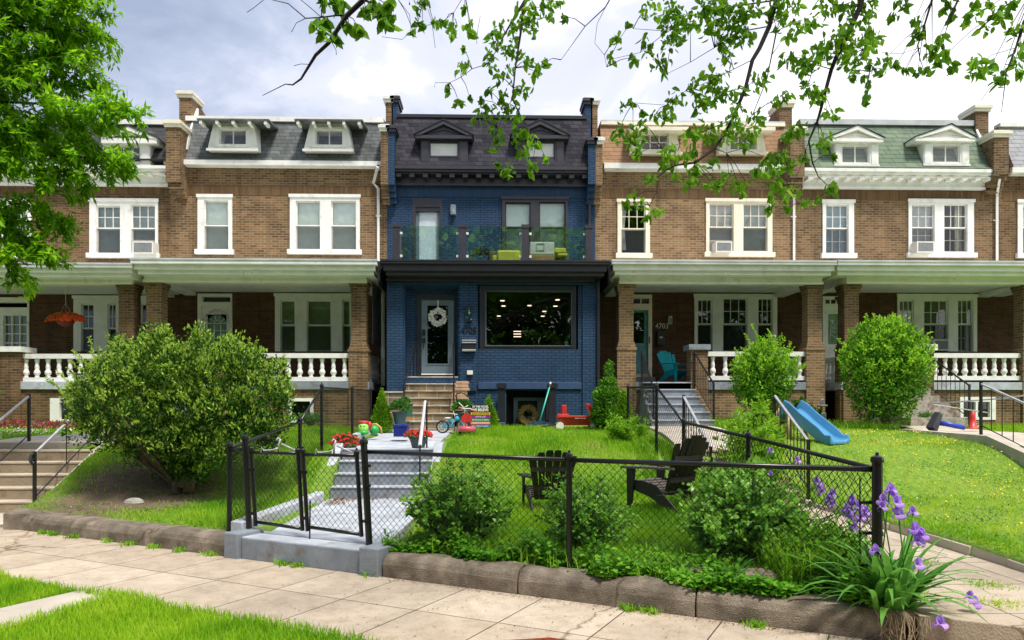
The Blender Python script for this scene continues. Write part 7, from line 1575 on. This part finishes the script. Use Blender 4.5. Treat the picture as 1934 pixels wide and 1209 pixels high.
iris('slender purple iris stems beside the side fence rail',2.45,8.0,.35,16,[(1505,870,7.6,1.4),(1455,852,8.2,1.3),(1456,895,8.0,1.2)],(.4,.7),43,spread=.15)
iris('strappy green plant without flowers growing on top of the kerb under the largest shrub',X(1388,5.75),5.75,.2,46,[],(.15,.34),44,spread=.05,grp='kerb plants')
mm=MB()
for px,py,D in ((1833,1130,4.95),(1842,1140,4.95)): iris_flower(mm,P(px,py,D),1.5,.4)
tag(mm.build('fallen_iris',pur,None),'pale purple fallen iris flower lying on the neighbour path','flower')
mm=MB(); iris_flower(mm,P(1776,1178,4.75),1.6,.9); tag(mm.build('fallen_iris',pur,None),'dark purple iris flower drooping over the path riser at the bottom right','flower')
# ---- left tree ----
LD=11.5
tm=leafmat('ash_leaflet',[(.03,.10,.003),(.09,.26,.006),(.20,.46,.010),(.38,.64,.03)],.5)
t=thing('green_tree','large bright green tree whose crown hangs over the far left house from the left edge','tree',(-11.2,11.0,.3))
cl=[(60,60,90),(165,30,60),(130,110,70),(50,170,100),(165,150,26),(195,215,45),(215,205,30),(130,230,70),(60,290,90),(205,300,38),(228,300,18),(150,300,50),(40,400,55),(88,418,36),(115,412,14),(60,470,42),(85,485,22),(25,500,26),(110,345,36),(175,345,22),(20,120,60),(0,250,80),(0,440,60),(30,520,14),(190,60,12),(245,210,10),(150,80,40),(20,20,60),(100,20,60),(-80,60,120),(-90,230,130),(-80,400,90),(30,-80,100),(150,-60,70),(-60,-120,140)]
LP=[];LN=[];LDm=[]
tw=MB()
for px,py,r_ in cl:
    inview=px+r_>0 and py+r_>0; k=r_*LD/F
    nsub=int(max(4,(r_/13)**2*(.85 if inview else .6)))
    for s in range(nsub):
        d=RNG.normal(size=3); d=d/np.linalg.norm(d)*RNG.uniform(.2,1)**.5; dep=LD+d[1]*max(k,.35)*1.3
        x,z=W(px,py,LD); c=np.array([x+d[0]*k*.72,dep,z+d[2]*k*.72])
        # a compound spray: twig drooping outward with leaflets
        out=unit(np.array([d[0]+.25,d[1]*.5-.1,d[2]*.4-.15])+RNG.normal(size=3)*.25); L=RNG.uniform(.2,.42)
        pts=[c-out*L*.4,c+out*L*.1,c+out*L*.6+np.array([0,0,-.06])]; tw.path(pts,[.006,.004,.002],3)
        for g in range(9):
            f=g/8; b=pts[0]*(1-f)+pts[2]*f; n=6
            dd=unit(out*.6+RNG.normal(size=(n,3))*.75+np.array([0,0,-.45])); LP.append(b+RNG.normal(size=(n,3))*.035); LN.append(dd)
LP=np.concatenate(LP); LN=np.concatenate(LN); m=MB(); leaves(m,LP,LN,.14*RNG.uniform(.6,1.3,len(LP)),.044*RNG.uniform(.8,1.2,len(LP)),'diamond',up=np.array([0,-.2,.8])); m.build('crown',tm,t)
tw.build('twig',BARKD,t)
m=MB(); m.path([(-11.2,11,.0),(-11.1,11,1.2),(-11,11,3),(-10.9,11.1,5.5),(-10.6,11.2,8)],[.34,.27,.24,.18,.1],10)
for px,py in ((230,204),(215,300),(85,420),(180,60),(120,110),(60,500)):
    e=P(px,py,LD); m.path([(-11,11,3.0+(768-py)/768*2.2),(-9.4,11.2,(3.2+e[2])/2+.5),((e[0]-9.4)/2-.2,11.4,e[2]+.05),e],[.10,.06,.025,.006],6)
m.build('trunk',BARKD,t,smooth=True)
# ---- overhanging tree (right, above) ----
t=thing('overhanging_tree','dark branched tree with broad light green leaves hanging down over the top of the photo','tree',(5.6,3.2,0))
OD=6.0; br=[]
def B(pts,d0,d1,r0,r1,sc=None,off=(0,0)):
    n=len(pts); o=[]
    for i,(a,b) in enumerate(pts):
        D=d0+(d1-d0)*i/(n-1)
        if sc: a=a/sc+off[0]; b=b/sc+off[1]
        o.append(P(a,b,D))
    br.append((o,np.linspace(r0,r1,n))); return o
s6=2.879; s7=2.213
top=lambda x,y,D:P(x,y,D)
B([(900,-260),(710,0),(620,85),(570,160),(520,235),(450,300),(410,365),(370,430),(325,462),(285,458),(160,520)],4.2,4.4,.03,.0025,s6,(440,0))
B([(615,85),(560,85),(480,95),(395,100),(300,20),(215,0),(120,-40)],4.3,4.4,.009,.0025,s6,(440,0)); B([(395,100),(345,125),(318,175)],4.35,4.35,.004,.002,s6,(440,0))
B([(480,95),(430,50),(370,0),(350,-40)],4.3,4.3,.004,.003,s6,(440,0)); B([(410,350),(370,348),(332,358)],4.3,4.3,.003,.0015,s6,(440,0)); B([(540,235),(560,270),(562,298)],4.3,4.3,.003,.0015,s6,(440,0)); B([(75,68),(110,45),(160,5),(190,-20)],4.3,4.3,.002,.003,s6,(440,0))
B([(1640,-150),(1590,0),(1530,95),(1480,180),(1430,280)],6,6,.03,.004,s6,(440,0)); B([(1590,0),(1575,60),(1570,140),(1555,240),(1535,370),(1525,480),(1520,540),(1560,620),(1600,700),(1650,780)],6,5.9,.02,.003,s6,(440,0))
B([(1380,350),(1300,375),(1240,420),(1180,450),(1100,450),(1095,475)],5.9,5.9,.005,.002,s6,(440,0)); B([(1430,280),(1380,350)],6,5.9,.006,.005,s6,(440,0))
B([(1520,540),(1480,600),(1440,700),(1420,780)],6,6,.005,.002,s6,(440,0)); B([(1600,700),(1560,800),(1510,900),(1480,950)],6,6,.004,.002,s6,(440,0))
B([(905,-20),(870,110),(830,200),(800,250),(770,370),(715,500),(670,580),(640,620),(560,680),(480,690),(440,710),(405,740),(400,800),(370,860)],6.0,5.6,.035,.004,s7,(1060,0)); B([(930,-160),(905,-20)],6,6,.05,.036,s7,(1060,0))
B([(900,130),(880,230),(860,330),(800,480),(740,560)],6.1,6.1,.012,.003,s7,(1060,0)); B([(640,620),(690,640),(760,620),(860,660),(940,690)],5.8,5.9,.006,.002,s7,(1060,0))
B([(715,500),(620,540),(540,570),(500,600),(420,620)],5.8,5.8,.006,.002,s7,(1060,0)); B([(800,250),(720,290),(620,340),(520,380),(440,440),(300,430)],5.9,5.9,.006,.002,s7,(1060,0))
B([(870,110),(760,130),(640,200),(540,260),(440,310)],6,6,.009,.002,s7,(1060,0)); B([(905,0),(700,30),(560,60),(440,130),(300,120)],6.2,6.2,.012,.002,s7,(1060,0)); B([(560,60),(420,150),(330,220),(200,250)],6.2,6.2,.006,.002,s7,(1060,0))
B([(1290,-140),(1250,30),(1190,160),(1150,240),(1130,290),(1100,400),(1085,460),(1070,510),(1035,590),(1050,680),(1075,740),(1140,800)],5.6,5.6,.04,.003,s7,(1060,0))
B([(1190,160),(1260,210),(1290,300),(1275,420)],5.6,5.6,.008,.002,s7,(1060,0)); B([(1130,290),(1060,270),(980,250),(900,260)],5.6,5.7,.007,.002,s7,(1060,0)); B([(1070,510),(1020,540),(960,570),(930,640),(960,760),(900,870)],5.6,5.6,.006,.002,s7,(1060,0)); B([(1035,590),(1000,700),(960,800),(1030,850)],5.6,5.6,.004,.002,s7,(1060,0))
B([(1560,-80),(1550,0),(1520,100),(1490,190),(1500,250),(1515,290)],5.3,5.3,.018,.003,s7,(1060,0)); B([(1500,200),(1420,225),(1340,220)],5.3,5.3,.003,.0015,s7,(1060,0)); B([(1490,190),(1440,280),(1360,290)],5.3,5.3,.004,.002,s7,(1060,0))
B([(1990,0),(1934,90),(1900,200),(1860,300),(1840,470)],4.8,4.8,.022,.002,s7,(1060,0)); B([(1860,300),(1790,370),(1755,420)],4.8,4.8,.003,.0015,s7,(1060,0)); B([(1900,200),(1800,230),(1720,290)],4.8,4.8,.004,.002,s7,(1060,0)); B([(1980,-60),(1850,30),(1770,100),(1700,160)],4.9,4.9,.01,.002,s7,(1060,0)); B([(1690,-60),(1640,40),(1610,120),(1590,220)],5.1,5.1,.008,.002,s7,(1060,0))
B([(230,-50),(185,30),(100,110),(50,180),(0,250)],5.8,5.9,.010,.002,s7,(1060,0)); B([(185,30),(150,100),(140,180),(180,230),(190,280)],5.8,5.8,.004,.0015,s7,(1060,0))
B([(1030,-60),(1025,40),(1000,140),(985,180)],5.4,5.4,.008,.002,s6,(440,0)); B([(900,0),(960,80),(970,170),(920,215),(810,200)],5.4,5.4,.004,.0015,s6,(440,0)); B([(1060,50),(1080,110),(1100,260)],5.4,5.4,.003,.0015,s6,(440,0)); B([(1260,-30),(1200,70),(1150,110),(1050,140)],5.5,5.5,.004,.0015,s6,(440,0)); B([(1260,-30),(1290,120),(1300,190)],5.5,5.5,.004,.0015,s6,(440,0)); B([(1345,85),(1330,170),(1325,240)],5.5,5.5,.002,.0015,s6,(440,0))
m=MB()
for p,r in br: m.path(p,np.maximum(r*.6,.0018),5)
BR=m
allp=np.array([q for p,_ in br for q in p])
C6=[(450,150,30),(500,130,30),(490,200,30),(545,220,26),(630,160,34),(690,180,30),(590,40,36),(550,20,26),(490,20,26),(720,70,30),(760,30,26),(800,80,26),(820,120,34),(860,130,34),(850,40,26)]
C6b=[(1000,40,40),(1040,20,30),(1000,130,40),(980,180,24),(1090,130,30),(1030,145,12),(1190,150,42),(1200,190,24),(1150,130,24),(1260,50,24),(1290,150,40),(1290,190,24),(1250,270,8),(1240,380,36),(1260,360,26),(1170,490,26),(1230,570,26),(1290,540,8),(1400,200,36),(1450,150,36),(1390,300,40),(1440,240,50),(1500,270,46),(1400,370,36),(1440,430,36),(1490,410,46),(1390,500,36),(1460,540,50),(1350,550,16),(1560,500,44),(1590,490,36),(1520,170,54),(1580,140,54),(1640,170,36),(1600,60,64),(1700,60,54),(1760,30,44),(1720,100,16),(1800,100,22),(1560,300,36),(1600,350,44),(1650,380,40),(1690,350,20),(1640,400,30),(1350,620,44),(1330,660,36),(1400,600,44),(1480,620,36),(1420,700,44),(1440,760,34),(1420,800,36),(1520,600,44),(1550,650,36),(1540,720,44),(1600,740,36),(1640,790,44),(1700,870,22),(1580,830,44),(1630,900,36),(1620,930,26),(1500,940,44),(1470,960,24),(1440,900,16),(1550,760,36)]
C7=[(450,60,60),(370,20,30),(480,110,70),(285,110,20),(345,65,20),(350,180,30),(460,180,50),(420,270,40),(430,310,20),(230,180,35),(310,250,30),(215,250,25),(360,225,20),(600,60,60),(650,30,50),(700,60,60),(540,100,40),(620,130,50),(700,170,50),(760,150,50),(640,340,60),(560,360,40),(720,100,60),(780,60,60),(830,340,46),(700,240,40),(470,420,40),(580,430,50),(640,400,50),(720,400,50),(280,440,35),(430,480,40),(390,490,20),(340,480,12),(240,560,40),(310,600,40),(300,540,30),(320,650,20),(350,530,30),(540,570,40),(600,560,50),(700,560,60),(780,580,50),(730,500,50),(820,500,40),(560,640,40),(450,650,50),(440,700,40),(520,660,30),(480,740,30),(370,765,35),(530,775,20),(560,730,40),(640,680,30),(660,780,20),(620,770,30),(700,740,30),(740,790,35),(770,770,25),(820,730,30),(860,700,46),(900,660,50),(890,720,40),(910,770,40),(960,690,36),(985,560,46),(940,570,30),(1010,660,20),(950,820,40),(880,830,22),(940,880,18),(1030,850,34),(1070,840,22),(1130,800,32),(1140,770,12),(870,880,16),(310,830,28),(340,860,28),(400,880,26),(270,860,18),(365,910,18),(1050,400,46),(1030,380,36),(930,410,36),(900,430,26),(1130,480,30),(1080,410,36),(1070,260,56),(1000,260,46),(940,250,36),(1010,310,36),(1130,170,46),(1090,220,46),(1190,150,60),(1250,200,66),(1280,150,46),(1300,180,36),(1180,260,46),(1230,280,36),(1210,320,26),(1300,290,40),(1280,360,30),(1270,430,25),(1340,300,28),(1360,250,26),(1400,280,20),(1440,300,18),(1490,310,22),(1530,305,18),(1200,30,56),(1100,40,46),(1050,90,46),(1000,110,36),(950,160,26),(930,80,56),(900,30,56),(990,20,30),(1300,20,40),(1280,70,40),(1390,75,18),(1420,20,36),(1480,90,28),(1480,150,28),(1500,130,28),(1590,190,36),(1560,210,36),(1550,240,26),(1630,290,24),(1610,230,26),(1570,270,12),(1610,30,36),(1640,70,28),(1700,90,28),(1740,40,46),(1770,120,36),(1820,60,46),(1850,90,36),(1740,260,36),(1720,300,44),(1750,310,36),(1800,280,26),(1840,330,36),(1830,350,26),(1900,130,40),(1930,200,40),(1900,260,40),(1925,310,20),(1880,30,30),(1110,480,16),(1100,600,36),(1080,610,26),(1140,655,10)]
LP=[];LN=[];LL=[];U=[]
def clusters(C,sc,off,D0,jit,dens,size):
    for cx_,cy_,r_ in C:
        px=cx_/sc+off[0]; py=cy_/sc+off[1]; rp=r_/sc; 
        # depth of the nearest branch node
        pr=np.array([P(px,py,d) for d in (D0,)])[0]; j=np.argmin(np.linalg.norm((allp-pr)*[1,.5,1],axis=1)); D=allp[j][1]+RNG.uniform(-jit,jit)*.4
        c=np.array(P(px,py,D)); k=rp*D/F; near=allp[j]
        mid=(c+near)/2+np.array([0,0,.03]); 
        if np.linalg.norm(c-near)<.7: BR.path([near,mid,c+np.array([0,0,k*.4])],[.004,.0028,.0018],4)
        n=max(9,int(dens*(k/size)**2)); q=RNG.normal(size=(n,3)); q=unit(q)*RNG.uniform(.05,1,(n,1))**.6*np.array([k*1.15,k*1.3,k*1.1]); b=c+q
        dd=unit(np.stack([q[:,0]/k*.5,q[:,1]/k*.35,np.full(n,-.55)],1)+RNG.normal(size=(n,3))*.38)
        LP.append(b-dd*size*.5); LN.append(dd); LL.append(np.full(n,size)); 
clusters(C6,s6,(440,0),4.3,.1,12,.085); clusters(C6b,s6,(440,0),5.9,.2,17,.068); clusters(C7,s7,(1060,0),5.8,.2,18,.068)
LP=np.concatenate(LP); LN=np.concatenate(LN); LL=np.concatenate(LL)*RNG.uniform(.6,1.25,len(LP))
m=MB(); leaves(m,LP,LN,LL,LL*.52,'leaf'); 
# upper, out of frame part of the crown
n=5000; q=np.stack([RNG.uniform(-2,7,n),RNG.uniform(2.5,8,n),RNG.uniform(5.6,9,n)],1); q=q[(noisey(q[:,0]*1.7,q[:,1]*1.5)>.45)&(q[:,2]-1.6>q[:,1]*.6)]; leaves(m,q,RNG.normal(size=q.shape)+[0,0,-.5],.08,.042,'leaf')
m.build('leaves',leafmat('elm_leaf',[(.05,.14,.008),(.09,.24,.012),(.16,.38,.02),(.26,.50,.03)],.5),t)
tk=(6.6,2.7)
m=MB(); m.path([(tk[0],tk[1],-.1),(tk[0],tk[1],1.2),(tk[0]-.1,tk[1]+.1,3),(tk[0]-.4,tk[1]+.3,4.6),(tk[0]-1,tk[1]+1,6.2),(3.6,5.0,7.4)],[.30,.22,.19,.16,.12,.07],10); m.build('trunk',BARKD,t,smooth=True)
for s in ((900/s6+440,-260/s6,4.2),(1640/s6+440,-150/s6,6),(930/s7+1060,-160/s7,6),(1290/s7+1060,-140/s7,5.6),(1560/s7+1060,-80/s7,5.3),(1990/s7+1060,0,4.8),(1030/s6+440,-60/s6,5.4),(1260/s6+440,-30/s6,5.5),(230/s7+1060,-50/s7,5.8),(1980/s7+1060,-60/s7,4.9),(1690/s7+1060,-60/s7,5.1),(370/s6+440,-40/s6,4.3)):
    e=np.array(P(*s)); BR.path([(5.2,4.0,6.4),((5.0+e[0])/2,(4.3+e[1])/2,max(6.5,e[2]+1)),(e[0]+.1,e[1],e[2]+.45),tuple(e)],[.06,.045,.03,.012],6)
BR.build('branch',BARKD,t)
# ---- trees across the street (what the windows mirror) ----
tr2=None
far_m=leafmat('far_leaf',[(.03,.10,.006),(.09,.24,.01),(.17,.40,.02)],.5)
def fartree(x,y,s,label):
    bl=blobcloud(x,y,5.6*s,3.0*s,3.0*s,2.6*s,34,1.25*s,int(abs(x)*10+3)); t=thing('street_tree',label,'tree',(x,y,0),'trees across the street'); P_,d=blob_points(bl,9000,.6); m=MB(); leaves(m,P_,RNG.normal(size=P_.shape)+d*.5,.34*s,.26*s); m.build('crown',far_m,t)
    m=MB(); m.path([(x,y,-.2),(x+.1,y,2),(x,y,4.5*s)],[.28,.22,.12],8); m.build('trunk',BARKD,t); return t
r0=fartree(-9,-13,1.75,'leafy street tree across the road, first of the row behind the photographer')
for i,(x,y,s) in enumerate(((-3,-13.5,1.0),(3.0,-12.5,.95),(9,-14,1.1),(16,-13,1.0),(-16,-13,1.05))):
    dup(r0,(x,y,0),i*1.3,['second','third','fourth','fifth','sixth'][i]+' leafy street tree of the row across the road behind the photographer',s)
bl=[(x+.0,-12+.7*sin(x*3+z),z,1.4,1.1,1.5) for k,x in enumerate(np.arange(-24,26,1.5)) for z in (.8,2.6,4.4,6.2,7.6+.9*sin(k*2.1))]
P_,d=blob_points(bl,42000,.8); m=MB(); leaves(m,P_,RNG.normal(size=P_.shape)+d,.42,.34); t=thing('reflection_hedge','unseen leafy row added across the road to darken the window reflections','reflection_hedge',(0,-11.5,0)); m.build('foliage',far_m,t)  # out of view, added to fill sky gaps in the window reflections
# ================= CAMERA, SKY, SUN =================
cd=bpy.data.cameras.new('camera'); cam_=bpy.data.objects.new('camera',cd); COL.objects.link(cam_); S.camera=cam_
cam_.location=(0,0,CH); cam_.rotation_euler=(pi/2,0,-TH); cd.sensor_width=36; cd.lens=36*F/1934; cd.shift_y=(HY-604.5)/1934; cd.clip_end=2000; cd.clip_start=.05
w=bpy.data.worlds.new('World'); S.world=w; w.use_nodes=True; t=w.node_tree; t.nodes.clear(); L=t.links
out=N(t,'ShaderNodeOutputWorld'); bg=N(t,'ShaderNodeBackground'); bg.inputs[1].default_value=.1; L.new(bg.outputs[0],out.inputs[0])
sky=N(t,'ShaderNodeTexSky',sky_type='NISHITA'); sky.sun_disc=False; sky.sun_elevation=rad(58); sky.sun_rotation=rad(140)
tc=N(t,'ShaderNodeTexCoord'); mp=N(t,'ShaderNodeMapping'); mp.inputs['Scale'].default_value=(1,1,2.0); L.new(tc.outputs['Generated'],mp.inputs[0])
n1=N(t,'ShaderNodeTexNoise'); n1.inputs['Scale'].default_value=3.4; n1.inputs['Detail'].default_value=8; n1.inputs['Roughness'].default_value=.55; n1.inputs['Distortion'].default_value=.5; L.new(mp.outputs[0],n1.inputs[0])
sx=N(t,'ShaderNodeSeparateXYZ'); L.new(tc.outputs['Generated'],sx.inputs[0])
ma=N(t,'ShaderNodeMath',operation='MULTIPLY_ADD'); L.new(sx.outputs[0],ma.inputs[0]); ma.inputs[1].default_value=.42; L.new(n1.outputs[0],ma.inputs[2])
cr_=ramp(t,ma.outputs[0],[(.24,(2.6,3.1,4.3)),(.36,(3.6,4.1,5.3)),(.46,(5.2,5.5,6.6)),(.54,(5.6,5.8,7.0)),(.66,(8.3,8.4,8.9))])
for e in cr_.color_ramp.elements: pass
n2=N(t,'ShaderNodeTexNoise'); n2.inputs['Scale'].default_value=1.3; n2.inputs['Detail'].default_value=5; L.new(mp.outputs[0],n2.inputs[0])
r2=ramp(t,n2.outputs[0],[(.25,(.55,.55,.55)),(.40,(1,1,1))])
mx=N(t,'ShaderNodeMix',data_type='RGBA'); L.new(r2.outputs[0],mx.inputs[0]); L.new(sky.outputs[0],mx.inputs[6]); L.new(cr_.outputs[0],mx.inputs[7]); L.new(mx.outputs[2],bg.inputs[0])
sl=bpy.data.lights.new('sun','SUN'); sl.energy=3.0; sl.angle=rad(10); sl.color=(1,.95,.87); so=bpy.data.objects.new('sun',sl); COL.objects.link(so)
# sun behind and right of the camera, high
el,az=rad(64),rad(150)   # azimuth: direction to the sun measured from +Y towards +X
v=(sin(az)*cos(el),cos(az)*cos(el),sin(el)); import mathutils
so.rotation_euler=mathutils.Vector(v).to_track_quat('Z','Y').to_euler(); so.location=(v[0]*30,v[1]*30,v[2]*30)
sky.sun_elevation=el; sky.sun_rotation=az
S.view_settings.view_transform='Standard'; S.view_settings.look='None'; S.view_settings.exposure=0.68; S.view_settings.gamma=1
S.render.resolution_x=1024; S.render.resolution_y=640
S.cycles.max_bounces=6; S.cycles.transparent_max_bounces=12; S.cycles.sample_clamp_indirect=6
